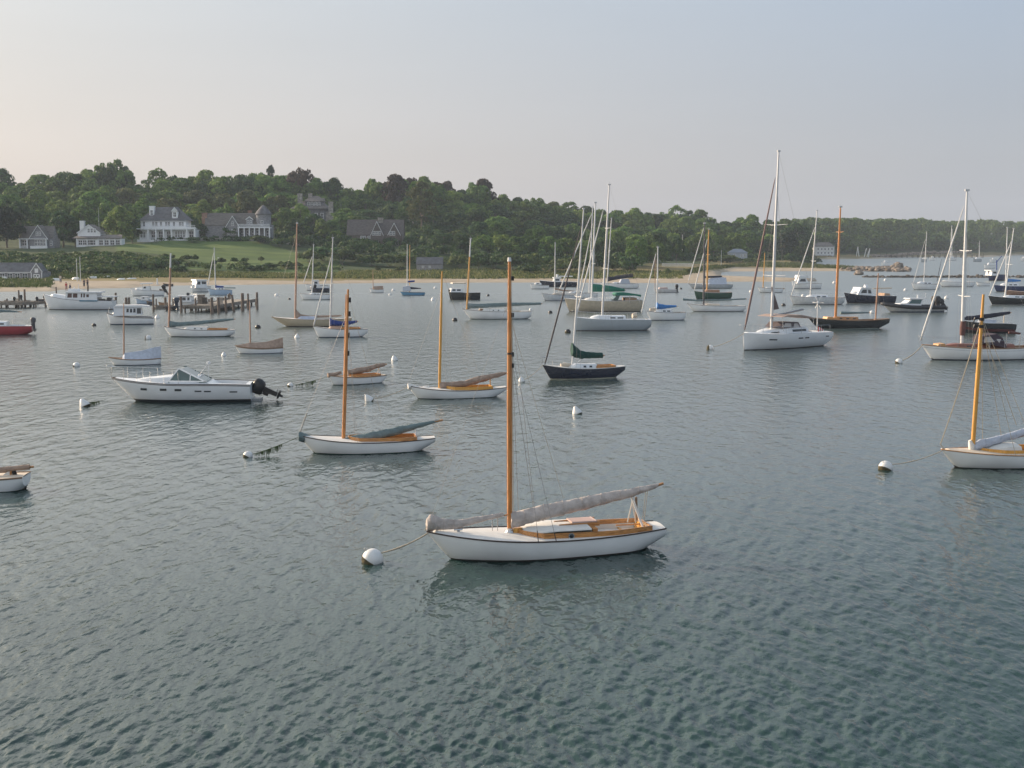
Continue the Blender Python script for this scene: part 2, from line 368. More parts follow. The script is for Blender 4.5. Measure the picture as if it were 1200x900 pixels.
# ------------------------------------------------------------------ vegetation
def leaf_mat(name, c, c2, rnd=0.18):
    m = bpy.data.materials.new(name); m.use_nodes = True; n = m.node_tree; b = n.nodes['Principled BSDF']; L = n.links.new
    b.inputs['Roughness'].default_value = 0.7; b.inputs['Specular IOR Level'].default_value = 0.2
    oi = n.nodes.new('ShaderNodeObjectInfo'); geo = n.nodes.new('ShaderNodeNewGeometry'); t = n.nodes.new('ShaderNodeTexNoise')
    t.inputs['Scale'].default_value = 0.55; t.inputs['Detail'].default_value = 4; t.inputs['Roughness'].default_value = .7
    L(geo.outputs['Position'], t.inputs['Vector'])
    r = n.nodes.new('ShaderNodeValToRGB'); r.color_ramp.elements[0].position = .38; r.color_ramp.elements[1].position = .64
    r.color_ramp.elements[0].color = (*c, 1); r.color_ramp.elements[1].color = (*c2, 1); L(t.outputs['Fac'], r.inputs[0])
    hs = n.nodes.new('ShaderNodeHueSaturation')
    mr = n.nodes.new('ShaderNodeMapRange'); mr.inputs['To Min'].default_value = 1-rnd*1.3; mr.inputs['To Max'].default_value = 1+rnd*1.6; L(oi.outputs['Random'], mr.inputs['Value'])
    L(mr.outputs[0], hs.inputs['Value'])
    mm = n.nodes.new('ShaderNodeMath'); mm.operation = 'MULTIPLY_ADD'; mm.inputs[1].default_value = 0.022; mm.inputs[2].default_value = 0.491
    fr = n.nodes.new('ShaderNodeMath'); fr.operation = 'FRACT'; m7 = n.nodes.new('ShaderNodeMath'); m7.operation = 'MULTIPLY'; m7.inputs[1].default_value = 7.31
    L(oi.outputs['Random'], m7.inputs[0]); L(m7.outputs[0], fr.inputs[0]); L(fr.outputs[0], mm.inputs[0]); L(mm.outputs[0], hs.inputs['Hue'])
    L(r.outputs[0], hs.inputs['Color']); L(hs.outputs[0], b.inputs['Base Color'])
    tr = n.nodes.new('ShaderNodeBsdfTranslucent'); L(hs.outputs[0], tr.inputs['Color'])
    mx = n.nodes.new('ShaderNodeMixShader'); mx.inputs[0].default_value = 0.25
    L(b.outputs[0], mx.inputs[1]); L(tr.outputs[0], mx.inputs[2]); L(mx.outputs[0], n.nodes['Material Output'].inputs['Surface'])
    return m
LM = {'green': leaf_mat('leaves_green', (.045,.095,.022), (.17,.27,.055)),
      'dark': leaf_mat('leaves_dark_green', (.022,.055,.020), (.085,.15,.042)),
      'pale': leaf_mat('leaves_pale_green', (.07,.12,.028), (.22,.30,.07)),
      'copper': leaf_mat('leaves_copper', (.040,.030,.020), (.085,.062,.040)),
      'olive': leaf_mat('leaves_olive', (.06,.075,.028), (.14,.16,.055)),
      'pine': leaf_mat('needles_dark', (.018,.034,.018), (.04,.066,.032)),
      'scrub': leaf_mat('leaves_scrub', (.045,.075,.024), (.12,.155,.050)),
      'reed': leaf_mat('reed_yellow', (.11,.12,.045), (.20,.19,.075))}
BARK = mat('bark_grey', (.17,.14,.115), .9, var=.3, scale=2, stretch=(3,3,.6))
def leaf_cloud(blobs, rng, size, dens, drop=0.0):
    """many leaf-clump faces spread over and through a set of lumps; returns vertex and face arrays"""
    P = []; N = []
    for (c, r, sq) in blobs:
        n = max(6, int(4*math.pi*r*r*dens))
        d = rng.normal(size=(n, 3)); d /= np.linalg.norm(d, axis=1)[:, None]
        d[:, 2] = np.where(d[:, 2] < -0.35, -d[:, 2], d[:, 2])
        rad = r*(0.78+0.30*rng.rand(n)**0.7)
        p = np.array(c)+d*rad[:, None]*np.array([1, 1, sq])
        P.append(p); N.append(d)
    P = np.concatenate(P); N = np.concatenate(N)
    n = len(P); N = N+rng.normal(scale=.55, size=N.shape); N /= np.linalg.norm(N, axis=1)[:, None]
    t = rng.normal(size=N.shape); a = np.cross(N, t); a /= np.linalg.norm(a, axis=1)[:, None]; b = np.cross(N, a)
    s = size*(0.55+0.9*rng.rand(n))[:, None]
    k1 = (0.6+0.5*rng.rand(n))[:, None]
    v = np.stack([P-a*s*k1, P+b*s*.9, P+a*s*k1*.9, P-b*s*.8], 1).reshape(-1, 3)
    f = np.arange(n*4).reshape(n, 4)
    return v, f
def np_mesh(name, v, f, m, loc=None):
    me = bpy.data.meshes.new(name); me.vertices.add(len(v)); me.vertices.foreach_set('co', v.astype(np.float32).ravel())
    me.loops.add(f.size); me.loops.foreach_set('vertex_index', f.ravel().astype(np.int32)); me.polygons.add(len(f))
    me.polygons.foreach_set('loop_start', np.arange(0, f.size, f.shape[1], dtype=np.int32)); me.update(calc_edges=True); me.materials.append(m)
    o = bpy.data.objects.new(name, me)
    return o
def crown_blobs(kind, rng):
    # unit tree: height 1, crown centre about .6
    B = []
    if kind == 'round':
        for i in range(52):
            th = rng.rand()*6.28; u = rng.rand()**.85; z = .16+.74*u; rr = .40*math.sin(math.pi*min(1, (u*.86+.13)))**.55*rng.rand()**.4
            B.append(((rr*math.cos(th), rr*math.sin(th), z), .07+.085*rng.rand(), .82))
    elif kind == 'broad':
        for i in range(60):
            th = rng.rand()*6.28; u = rng.rand()**.8; z = .14+.72*u; rr = .52*math.sin(math.pi*min(1, (u*.78+.17)))**.5*rng.rand()**.4
            B.append(((rr*math.cos(th), rr*math.sin(th), z+.03*rng.randn()), .075+.09*rng.rand(), .75))
    elif kind == 'sparse':
        for i in range(76):
            th = rng.rand()*6.28; u = rng.rand(); z = .22+.72*u; rr = .34*math.sin(math.pi*min(1, (u*.85+.14)))**.6*rng.rand()**.3
            B.append(((rr*math.cos(th), rr*math.sin(th), z), .045+.06*rng.rand(), .7))
    elif kind == 'cone':
        for i in range(36):
            u = rng.rand()**1.2; th = rng.rand()*6.28; rr = .26*(1-u)**.8*(.35+.65*rng.rand())
            B.append(((rr*math.cos(th), rr*math.sin(th), .08+.86*u), .05+.055*(1-u), .9))
    elif kind == 'bush':
        for i in range(16):
            th = rng.rand()*6.28; rr = .42*rng.rand()**.5; z = .30+.42*rng.rand()*(1-rr*1.1)
            B.append(((rr*math.cos(th), rr*math.sin(th), z), .16+.11*rng.rand(), .8))
    return B
PROTO = {}
def proto(kind, tone, i, hgt):
    """crown mesh (and limb mesh) for a real height class, shared by every tree of that class"""
    key = (kind, tone, i)
    if key in PROTO: return PROTO[key]
    rng = np.random.RandomState(abs(hash((kind, i))) % 9999 if False else sum(map(ord, kind))*7+i*131)
    B = [((c[0]*hgt, c[1]*hgt, c[2]*hgt), r*hgt, sq) for c, r, sq in crown_blobs(kind, rng)]
    size = {'bush': .26, 'sparse': .34}.get(kind, .40); dens = {'bush': 5.5, 'sparse': 2.4, 'cone': 3.2}.get(kind, 2.4)
    v, f = leaf_cloud(B, rng, size, dens)
    crown = np_mesh('crown', v, f, LM[tone]).data
    t = MB(); th = .30*hgt
    if kind == 'bush':
        for k in range(4): a = k*1.6; t.tube([(0,0,-.3), (.15*hgt*math.cos(a), .15*hgt*math.sin(a), .4*hgt)], [.05, .02], 5)
    else:
        r0 = .017*hgt+.06
        t.tube([(0,0,-.8), (.01*hgt,0,th*.5), (0,.01*hgt,th), (.0,0,.62*hgt), (.01*hgt,0,.86*hgt)], [r0*1.25, r0, r0*.85, r0*.45, r0*.12], 8)
        for k in range(9):
            c, r, sq = B[(k*3) % len(B)]; z0 = th*(.8+.12*k*.7)
            z0 = min(z0, .6*hgt); mid = Vector((c[0]*.5, c[1]*.5, (z0+c[2])*.5-.02*hgt))
            t.tube([(0,0,z0), mid, c], [r0*.42, r0*.26, r0*.06], 5)
    o = t.build('trunk', BARK); tr = o.data; bpy.data.objects.remove(o)
    PROTO[key] = (crown, tr, hgt)
    return PROTO[key]
GROUP_TREES = 'broadleaf trees on the wooded hillside'
N_TREES = [0]
LANDS = [(-200, 'of the left edge'), (43, 'of the gabled cottage'), (117, 'of the white chimney cottage'), (197, 'of the big white porch house'),
         (292, 'of the round tower house'), (368, 'of the stone mansion'), (438, 'of the brown house'), (494, 'of the pale bare tree trunk'),
         (550, 'of the white topped mast'), (650, 'of the sandy marsh edge'), (712, 'of the green sail mast'), (776, 'of the hidden cottage'), (865, 'of the lagoon house'), (911, 'of the tallest mast')]
TREES = []
def py_g(px, Y):
    z = gz(Xof(px, Y, 2), Y); lo, hi = 200, 500
    for _ in range(30):
        m = (lo+hi)/2
        if zof(m, Y) > z: lo = m
        else: hi = m
    return lo
def tree(px, Y, ztop=None, top=None, kind='round', tone='green', wid=None, row='lower slope', var=0, h=None, bare=None):
    X = Xof(px, Y, 10); g = gzn(X, Y)-.1
    if top is not None: h = zof(top, Y)-g
    h = max(h, 2.0)
    hc = {'bush': 4.0}.get(kind, 15.0)
    crown, tr, hp = proto(kind, tone, var, hc)
    TREES.append(dict(px=px, Y=Y, X=X, g=g, h=h, s=h/hp, wid=wid, kind=kind, tone=tone, row=row, crown=crown, tr=tr, hp=hp))
def flush_trees():
    nm = {'round': 'broadleaf_tree', 'broad': 'broadleaf_tree', 'sparse': 'broadleaf_tree', 'cone': 'conifer_tree', 'bush': 'shrub'}
    cat = {'round': 'tree', 'broad': 'tree', 'sparse': 'tree', 'cone': 'conifer', 'bush': 'shrub'}
    tn = {'green': 'green', 'dark': 'dark green', 'pale': 'pale green', 'copper': 'copper leaved', 'olive': 'olive brown', 'pine': 'blackish green', 'scrub': 'mid green', 'reed': 'yellow'}
    kd = {'round': 'rounded', 'broad': 'spreading', 'sparse': 'open crowned', 'cone': 'pointed', 'bush': 'rounded'}
    on = ['nearest', 'second', 'third', 'fourth', 'fifth', 'sixth', 'seventh', 'eighth', 'ninth', 'tenth', 'eleventh', 'twelfth', 'thirteenth', 'fourteenth', 'fifteenth', 'sixteenth']
    cnt = {}
    for T in sorted(TREES, key=lambda t: t['px']):
        land = [l for l in LANDS if l[0] <= T['px']][-1][1]
        k = (T['row'], land); i = cnt.get(k, 0); cnt[k] = i+1
        lab = f"{tn[T['tone']]} {'shrub' if T['kind']=='bush' else 'tree'} {T['row']}, {on[min(i,15)]} right {land}"
        assert len(lab.split()) <= 16, lab
        r = empty(nm[T['kind']], (T['X'], T['Y'], T['g']), random.random()*6.28, lab, cat[T['kind']],
                  {'bush': 'shrubs on the shore slope', 'cone': 'conifers on the hillside'}.get(T['kind'], GROUP_TREES))
        sx = T['s'] if T['wid'] is None else (T['wid']/F*T['Y'])/(T['hp']*{'round': .86, 'broad': 1.12, 'sparse': .76, 'cone': .56, 'bush': 1.1}[T['kind']])
        for n_, me in (('trunk' if T['kind'] != 'bush' else 'stem', T['tr']), ('crown', T['crown'])):
            o = bpy.data.objects.new(n_, me); COL.objects.link(o); o.parent = r; o.scale = (sx, sx, T['s'])
rt = random.Random(11)
# skyline row, crown by crown: column, top row in the photo, width, tone, shape
SKY = [(-60,208,50,'green','broad'),(-22,204,42,'green','round'),(6,197,30,'dark','round'),(30,214,34,'green','round'),(52,204,40,'pale','round'),(80,199,36,'dark','broad'),(104,198,34,'green','round'),
 (120,190,24,'green','sparse'),(138,186,30,'green','sparse'),(149,194,20,'dark','sparse'),(164,216,26,'green','round'),(186,196,32,'green','sparse'),(208,204,34,'dark','broad'),(226,207,26,'green','round'),
 (245,199,34,'pale','round'),(266,206,32,'green','round'),(285,204,30,'dark','round'),(304,200,34,'green','broad'),(319,193,14,'pine','sparse'),(334,205,32,'green','round'),(354,195,36,'copper','broad'),
 (372,209,30,'green','round'),(392,208,28,'dark','round'),(408,220,26,'green','round'),(420,222,24,'green','round'),(437,210,26,'green','round'),(462,204,34,'copper','round'),(482,208,28,'copper','round'),(498,206,22,'pale','round'),
 (520,210,38,'copper','broad'),(542,222,24,'dark','round'),(553,213,16,'green','round'),(567,209,30,'copper','round'),(588,228,28,'green','round'),(606,231,26,'dark','round'),(626,229,34,'green','broad'),(648,236,26,'olive','round'),(668,236,30,'green','sparse'),
 (686,241,30,'dark','round'),(704,245,26,'green','round'),(722,246,26,'green','round'),(742,244,30,'pale','round'),(760,249,26,'dark','round'),(778,248,24,'green','sparse'),(793,240,26,'green','sparse'),(808,246,18,'dark','sparse'),(820,245,26,'green','sparse'),
 (835,254,16,'green','sparse'),(850,259,26,'dark','round'),(866,255,24,'green','round'),(880,251,26,'green','round'),(900,257,28,'dark','round'),(920,256,26,'green','round'),(940,258,24,'dark','round')]
for i, (px, top, wd, tone, kd) in enumerate(SKY):
    Y = np.interp(px, [0, 300, 500, 620, 800, 940], [520, 520, 520, 560, 610, 640])+rt.uniform(-14, 14)
    tree(px, Y, top=top, wid=wd*1.12, kind=kd, tone=tone, row='on the skyline', var=i % 4)
for i in range(len(SKY)-1):
    a, b_ = SKY[i], SKY[i+1]; px = (a[0]+b_[0])/2
    tree(px, np.interp(px, [0, 300, 500, 620, 800, 940], [505, 505, 510, 545, 600, 630]), top=max(a[1], b_[1])+rt.uniform(1, 5), wid=46*np.interp(px, [0, 940], [1, .8]), kind=rt.choice(['round', 'broad']), tone=rt.choice(['green', 'dark', 'green', 'pale']), row='filling the skyline gaps', var=rt.randrange(4))
# rows below the skyline
for rn, (Yk, dy, row) in enumerate([([480, 480, 500, 520, 570, 590], 20, 'just under the skyline'), ([452, 445, 478, 492, 520, 560], 36, 'halfway up the wood')]):
    px = -70+rn*11
    while px < 945:
        Y = np.interp(px, [0, 330, 450, 620, 800, 940], Yk)+rt.uniform(-8, 8)
        top0 = np.interp(px, [s[0] for s in SKY], [s[1] for s in SKY])+dy*np.interp(px, [0, 600, 800, 940], [1, .8, .55, .45])+rt.uniform(-5, 5)
        top0 = max(top0, np.interp(px, [0, 600, 940], [212, 240, 262]))
        wd = rt.uniform(25, 36)*np.interp(px, [0, 600, 940], [1.08, .95, .85])
        if not (rn == 1 and (470 < px < 520)) and not (340 < px < 395 and rn == 1):
            tree(px, Y, top=top0, wid=wd*1.3, kind=rt.choice(['round', 'broad', 'round']), tone=rt.choice(['green', 'green', 'dark', 'pale', 'olive'] if px < 420 else ['green', 'dark', 'green', 'dark', 'pale']), row=row, var=rt.randrange(4))
        px += wd*np.interp(px, [0, 940], [.86, .92])
# chosen trees round the houses
for px, Y, top, wd, tone, kd, row in [
  (8,372,242,44,'pine','round','beside the cottages'),(-22,370,235,50,'dark','round','beside the cottages'),(24,400,236,40,'dark','round','beside the cottages'),(50,415,246,34,'green','round','beside the cottages'),
  (74,384,246,40,'dark','round','beside the cottages'),(88,386,254,26,'dark','round','beside the cottages'),(98,415,240,36,'green','round','beside the cottages'),(70,430,233,36,'pale','broad','beside the cottages'),
  (142,386,241,38,'pale','round','beside the cottages'),(155,392,250,24,'dark','round','beside the cottages'),(128,412,236,30,'green','broad','beside the cottages'),(170,432,232,30,'green','round','behind the houses'),
  (10,432,226,44,'green','broad','behind the houses'),(45,440,222,40,'green','round','behind the houses'),(112,440,224,40,'green','round','behind the houses'),
  (238,428,234,26,'pale','round','behind the houses'),(222,420,250,22,'dark','round','behind the houses'),(266,432,236,18,'pale','cone','behind the houses'),(290,446,222,34,'olive','round','behind the houses'),(250,404,258,34,'dark','broad','before the houses'),
  (236,398,262,22,'dark','round','before the houses'),(272,398,264,26,'dark','broad','before the houses'),(333,424,243,28,'green','round','before the mansion'),(352,430,238,28,'pale','round','before the mansion'),(368,420,250,26,'dark','round','before the mansion'),
  (345,410,256,24,'dark','round','before the mansion'),(377,414,256,20,'pale','round','before the mansion'),(388,428,258,22,'green','round','before the mansion'),(400,440,252,26,'green','round','before the mansion'),
  (414,448,252,40,'pale','broad','by the brown house'),(395,404,270,24,'green','broad','below the brown house'),(478,462,232,26,'dark','round','behind the trunk'),(508,470,238,34,'dark','broad','behind the trunk'),
  (530,478,248,34,'dark','broad','behind the trunk'),(558,480,244,34,'dark','broad','behind the trunk'),(462,474,238,30,'dark','broad','behind the trunk'),(583,470,252,34,'green','broad','behind the trunk'),
  (920,520,272,30,'pine','round','beside the lagoon'),(898,540,280,26,'dark','round','beside the lagoon'),(942,535,282,22,'dark','round','beside the lagoon'),(880,545,281,24,'dark','broad','beside the lagoon')]:
    tree(px, Y, top=top, wid=wd, kind=kd, tone=tone, row=row, var=rt.randrange(4))
tree(494, 446, top=212, wid=38, kind='sparse', tone='olive', row='with tall bare trunk', var=1)
# lower belt of tall bushes between the marsh and the wood
for rn, (x0, x1, Y0, t0, t1, st) in enumerate([(400, 740, 345, 293, 296, 20), (520, 770, 385, 276, 284, 22), (560, 800, 430, 262, 276, 24), (600, 880, 480, 258, 277, 25), (740, 880, 520, 280, 284, 22)]):
    px = x0
    while px < x1:
        top0 = np.interp(px, [x0, x1], [t0, t1])+rt.uniform(-5, 5)
        tree(px, Y0+rt.uniform(-9, 9), top=top0, wid=rt.uniform(24, 34), kind='broad' if rn else 'bush', tone=rt.choice(['green', 'dark', 'dark', 'green', 'pale'] if rn else ['scrub','dark','scrub']),
             row=['edging the marsh', 'just behind the marsh edge', 'mid slope', 'at the wood\'s foot', 'behind the sand'][rn], var=rt.randrange(4))
        px += st*rt.uniform(.85, 1.1)
for k in range(26):
    px = rt.uniform(150, 400); Y = rt.uniform(312, 336); tree(px, Y, top=py_g(px, Y)-rt.uniform(5, 10), wid=rt.uniform(8, 17), kind='bush', tone=rt.choice(['dark', 'scrub', 'scrub']), row='dotted below the lawn', var=rt.randrange(3))
# single rounded shrubs one can pick out
for px, Y, top, wd, tone in [(378,352,284,44,'dark'),(362,346,291,30,'scrub'),(533,412,267,36,'scrub'),(317,318,309,22,'dark'),(298,312,312,20,'dark'),(334,322,307,18,'scrub'),(207,300,308,22,'dark'),(148,318,304,20,'scrub'),
    (182,322,309,16,'dark'),(78,330,296,14,'scrub'),(443,322,313,8,'scrub'),(468,320,311,14,'scrub'),(130,378,284,14,'dark'),(225,384,277,18,'dark'),(305,386,274,24,'scrub'),(328,382,276,22,'dark'),(348,388,272,20,'scrub'),
    (650,325,306,34,'scrub'),(672,328,303,24,'scrub'),(720,345,302,28,'scrub'),(738,350,310,18,'scrub'),(624,318,306,34,'dark'),(783,330,323,8,'scrub'),(808,320,322,9,'scrub'),(850,470,297,34,'scrub'),(826,462,299,26,'scrub'),(884,465,300,26,'scrub')]:
    tree(px, Y, top=top, wid=wd, kind='bush', tone=tone, row='alone on slope', var=rt.randrange(3))
flush_trees()
# thicket and reeds that nobody could count
def scatter(name, spots, tone, size, dens, kind_r, seed, rr=(.7, 1.5)):
    rng = np.random.RandomState(seed); B = []
    for (X, Y) in spots:
        z = gzn(X, Y); r = rng.uniform(*rr)
        B.append(((X, Y, z+r*.35), r, .75))
    v, f = leaf_cloud(B, rng, size, dens)
    o = np_mesh(name, v, f, LM[tone]); COL.objects.link(o); tag(o, kind='stuff')
def spots(n, pxr, fY, seed):
    rng = np.random.RandomState(seed); L = []
    while len(L) < n:
        px = rng.uniform(*pxr); a, b = fY(px)
        if b <= a: continue
        Y = rng.uniform(a, b); L.append((Xof(px, Y, 2), Y))
    return L
scatter('bank_thicket', spots(760, (-260, 205), lambda p: (np.interp(p, [0, 55, 100, 150, 205], [292, 290, 291, 297, 312]), np.interp(p, [0, 150, 170, 205], [334, 334, 330, 318])), 1), 'scrub', .30, 4.0, 0, 3, (.7, 1.6))
scatter('bank_thicket', spots(200, (-160, 200), lambda p: (np.interp(p, [0, 100, 150, 215], [292, 296, 302, 316]), np.interp(p, [0, 150, 170, 215], [330, 330, 326, 318])), 17), 'dark', .30, 4.0, 0, 31, (.9, 1.8))
scatter('lawn_edge_thicket', spots(40, (195, 400), lambda p: (np.interp(p, [185, 260, 340, 400], [308, 310, 312, 318]), np.interp(p, [185, 260, 340, 400], [318, 320, 322, 330])), 2), 'scrub', .28, 4.5, 0, 4, (.5, 1.1))
scatter('hill_undergrowth', spots(650, (330, 960), lambda p: (np.interp(p, [330, 480, 600, 700, 760, 960], [395, 350, 350, 362, 430, 520]), np.interp(p, [330, 600, 960], [470, 520, 640])), 5), 'dark', .40, 2.6, 0, 6, (1.4, 2.8))
scatter('garden_shrubbery', spots(130, (180, 345), lambda p: (389, 396), 7), 'dark', .26, 5, 0, 8, (.5, 1.1))
def grass(name, spots_, tone, hgt, seed, wd=.12, clump=5):
    rng = np.random.RandomState(seed); V = []
    for (X, Y) in spots_:
        z = gzn(X, Y)
        for k in range(clump):
            a = rng.rand()*6.28; x = X+rng.normal(0, .35); y = Y+rng.normal(0, .35); h = hgt*rng.uniform(.3, 1.2); w_ = wd*rng.uniform(.7, 1.6); lx, ly = rng.normal(0, .22*h, 2)
            dx, dy = math.cos(a)*w_, math.sin(a)*w_
            V += [(x-dx, y-dy, z-.05), (x+dx, y+dy, z-.05), (x+dx*.3+lx, y+dy*.3+ly, z+h), (x-dx*.3+lx, y-dy*.3+ly, z+h)]
    v = np.array(V); f = np.arange(len(v)).reshape(-1, 4); o = np_mesh(name, v, f, LM[tone]); COL.objects.link(o); tag(o, kind='stuff')
def marsh_rng(p): return (np.interp(p, [-200, 60, 61, 150, 240, 800], [236, 238, 280, 285, 284, 297]), np.interp(p, [0, 58, 64, 190, 225, 380, 420, 520, 700, 800], [272, 272, 292, 308, 302, 306, 322, 336, 345, 355]))
grass('marsh_grass', spots(5200, (-200, 790), marsh_rng, 9), 'scrub', .55, 10)
grass('marsh_reeds', spots(3000, (200, 800), marsh_rng, 12), 'reed', .5, 13)
grass('dune_grass', spots(1500, (790, 1000), lambda p: (np.interp(p, [790, 860, 1000], [300, 425, 406]), np.interp(p, [790, 840, 900, 950, 1000], [340, 420, 470, 460, 425])), 14), 'scrub', .7, 15)
# the wood on the far shore: one mass seen over the water
rng = np.random.RandomState(21); B = []
for i in range(1500):
    px = rng.uniform(905, 1330); Yn = np.interp(px, [880, 925, 990, 1060, 1200, 1400], [680, 700, 735, 815, 960, 1025])
    u = rng.rand(); Y = Yn+8+u*180; X = Xof(px, Y, 10); g = gz(X, Y)
    htop = zof(np.interp(px, [905, 950, 1000, 1100, 1200], [262, 257, 257, 259, 259])+2.6*mnoise.noise(Vector((px*.045, 3, u)))+1.6*mnoise.noise(Vector((px*.17, 7, u)))+rng.normal(0, 1.0), Y)
    z = g+(rng.uniform(.15, 1) if u > .25 else rng.uniform(.1, .6))*max(3, (min(htop, g+17)-g)); r = rng.uniform(2.4, 4.4)
    B.append(((X, Y, min(z, htop-r*.7)), r, .75))
v, f = leaf_cloud(B, rng, .75, .75); o = np_mesh('far_wood', v, f, LM['green']); COL.objects.link(o); tag(o, kind='stuff')
B = [(c, r*1.02, s) for (c, r, s) in B if rng.rand() < .35]
v, f = leaf_cloud(B, rng, .8, .6); o = np_mesh('far_wood', v, f, LM['dark']); COL.objects.link(o); tag(o, kind='stuff')
# ------------------------------------------------------------------ buildings (built at their real size; each facade looks towards the harbour)
SHING = mat('cedar_shingle_grey', (.25,.25,.265), .85, var=.22, scale=1.4, bump=.3, stretch=(1,1,4))
SHINGB = mat('cedar_shingle_brown', (.135,.115,.105), .9, var=.25, scale=1.4, bump=.3, stretch=(1,1,4))
ROOFG = mat('roof_shingle', (.16,.145,.135), .9, var=.2, scale=1.0, bump=.3, stretch=(1,1,4))
ROOFD = mat('roof_slate', (.13,.13,.14), .9, var=.2, scale=1.0)
HWHITE = mat('house_white_paint', (.82,.83,.85), .5, var=.04)
HGLASS = mat('window_glass', (.035,.045,.055), .08, var=.1, spec=.8)
STONE = mat('chimney_stone', (.33,.31,.28), .9, var=.3, scale=1.6)
BRICK = mat('chimney_brick', (.30,.18,.13), .9, var=.2, scale=2)
class Bld:
    def __init__(s, name, px, Y, label, cat, base=None, rz=0.0):
        s.u = Y/F; X = Xof(px, Y, 8); z = gz(X, Y) if base is None else zof(base, Y)
        s.z0 = z; s.r = empty(name, (X, Y, z-.05), rz, label, cat); s.walls = MB(); s.roofs = MB(); s.trim = MB()
    def box(s, m, x0, x1, y0, y1, z0, z1): u = s.u; m.box(x0*u, x1*u, y0*u, y1*u, z0*u, z1*u)
    def gable(s, x0, x1, y0, y1, z0, zr, axis='x', ov=.8, mat_wall=True):
        """pitched roof; axis = direction of the ridge"""
        u = s.u; th = .7
        if axis == 'x':
            ym = (y0+y1)/2
            for q in (-1, 1):
                ye = y0-ov if q < 0 else y1+ov; dz = (zr-z0)/((y1-y0)/2)*ov
                s.roofs.add([((x0-ov)*u, ye*u, (z0-dz)*u), ((x1+ov)*u, ye*u, (z0-dz)*u), ((x1+ov)*u, ym*u, zr*u), ((x0-ov)*u, ym*u, zr*u),
                             ((x0-ov)*u, ye*u, (z0-dz+th)*u), ((x1+ov)*u, ye*u, (z0-dz+th)*u), ((x1+ov)*u, ym*u, (zr+th)*u), ((x0-ov)*u, ym*u, (zr+th)*u)],
                            [(0,1,2,3),(4,5,6,7),(0,1,5,4),(1,2,6,5),(3,0,4,7)])
            for x in (x0, x1): s.walls.add([(x*u, y0*u, z0*u), (x*u, y1*u, z0*u), (x*u, ym*u, zr*u)], [(0,1,2)])
        else:
            xm = (x0+x1)/2
            for q in (-1, 1):
                xe = x0-ov if q < 0 else x1+ov; dz = (zr-z0)/((x1-x0)/2)*ov
                s.roofs.add([(xe*u, (y0-ov)*u, (z0-dz)*u), (xe*u, (y1+ov)*u, (z0-dz)*u), (xm*u, (y1+ov)*u, zr*u), (xm*u, (y0-ov)*u, zr*u),
                             (xe*u, (y0-ov)*u, (z0-dz+th)*u), (xe*u, (y1+ov)*u, (z0-dz+th)*u), (xm*u, (y1+ov)*u, (zr+th)*u), (xm*u, (y0-ov)*u, (zr+th)*u)],
                            [(0,1,2,3),(4,5,6,7),(1,2,6,5),(3,0,4,7)])
                s.trim.add([(xe*u, (y0-ov)*u-.02, (z0-dz-.3)*u), (xm*u, (y0-ov)*u-.02, (zr-.3)*u), (xm*u, (y0-ov)*u-.02, (zr+th)*u), (xe*u, (y0-ov)*u-.02, (z0-dz+th)*u)], [(0,1,2,3)])
            for y in (y0, y1): s.walls.add([(x0*u, y*u, z0*u), (x1*u, y*u, z0*u), (xm*u, y*u, zr*u)], [(0,1,2)])
    def hip(s, x0, x1, y0, y1, z0, zr, xr0, xr1, ov=1.0):
        u = s.u; ym = (y0+y1)/2; x0 -= ov; x1 += ov; y0 -= ov; y1 += ov
        v = [(x0,y0,z0),(x1,y0,z0),(x1,y1,z0),(x0,y1,z0),(xr0,ym,zr),(xr1,ym,zr)]
        s.roofs.add([(a*u,b*u,c*u) for a,b,c in v], [(0,1,5,4),(1,2,5),(2,3,4,5),(3,0,4),(3,2,1,0)])
    def win(s, x, z, w_, h_, y=0, side=None, frame=HWHITE):
        """a framed window on the front (or on the side at x = side)"""
        u = s.u; f = MB(); g = MB(); t = .35
        if side is None:
            f.box((x-w_/2-t)*u, (x+w_/2+t)*u, y*u-.09, y*u-.003, (z-t)*u, (z+h_+t)*u)
            g.box((x-w_/2)*u, (x+w_/2)*u, y*u-.11, y*u-.092, z*u, (z+h_)*u)
            f.box(x*u-.04, x*u+.04, y*u-.13, y*u-.112, z*u, (z+h_)*u); f.box((x-w_/2)*u, (x+w_/2)*u, y*u-.128, y*u-.112, (z+h_/2)*u-.04, (z+h_/2)*u+.04)
        o = f.build('window', frame, s.r); g.build('pane', HGLASS, o)
    def chim(s, x, y, w_, z0, z1, m=STONE):
        u = s.u; c = MB(); c.box((x-w_/2)*u, (x+w_/2)*u, (y-w_/2)*u, (y+w_/2)*u, z0*u, z1*u); c.box((x-w_/2-.3)*u, (x+w_/2+.3)*u, (y-w_/2-.3)*u, (y+w_/2+.3)*u, (z1-.9)*u, (z1-.3)*u)
        c.build('chimney', m, s.r)
    def col(s, xs, y, z0, z1, r=.5):
        for x in xs: c = MB(); c.box((x-r)*s.u, (x+r)*s.u, (y-r)*s.u, (y+r)*s.u, z0*s.u, z1*s.u); c.build('column', HWHITE, s.r)
    def rail(s, x0, x1, y, z0, z1, y1=None):
        u = s.u; m = MB(); m.box(x0*u, x1*u, y*u-.04, y*u+.04, z1*u-.08, z1*u); m.box(x0*u, x1*u, y*u-.03, y*u+.03, z0*u+.05, z0*u+.12)
        x = x0
        while x < x1: m.box(x*u-.03, x*u+.03, y*u-.02, y*u+.02, z0*u, z1*u-.08); x += .8
        m.build('railing', HWHITE, s.r)
    def fin(s, wall, roof):
        s.walls.build('wall', wall, s.r); s.roofs.build('roof', roof, s.r)
        if s.trim.v: s.trim.build('roof_trim', HWHITE, s.r)
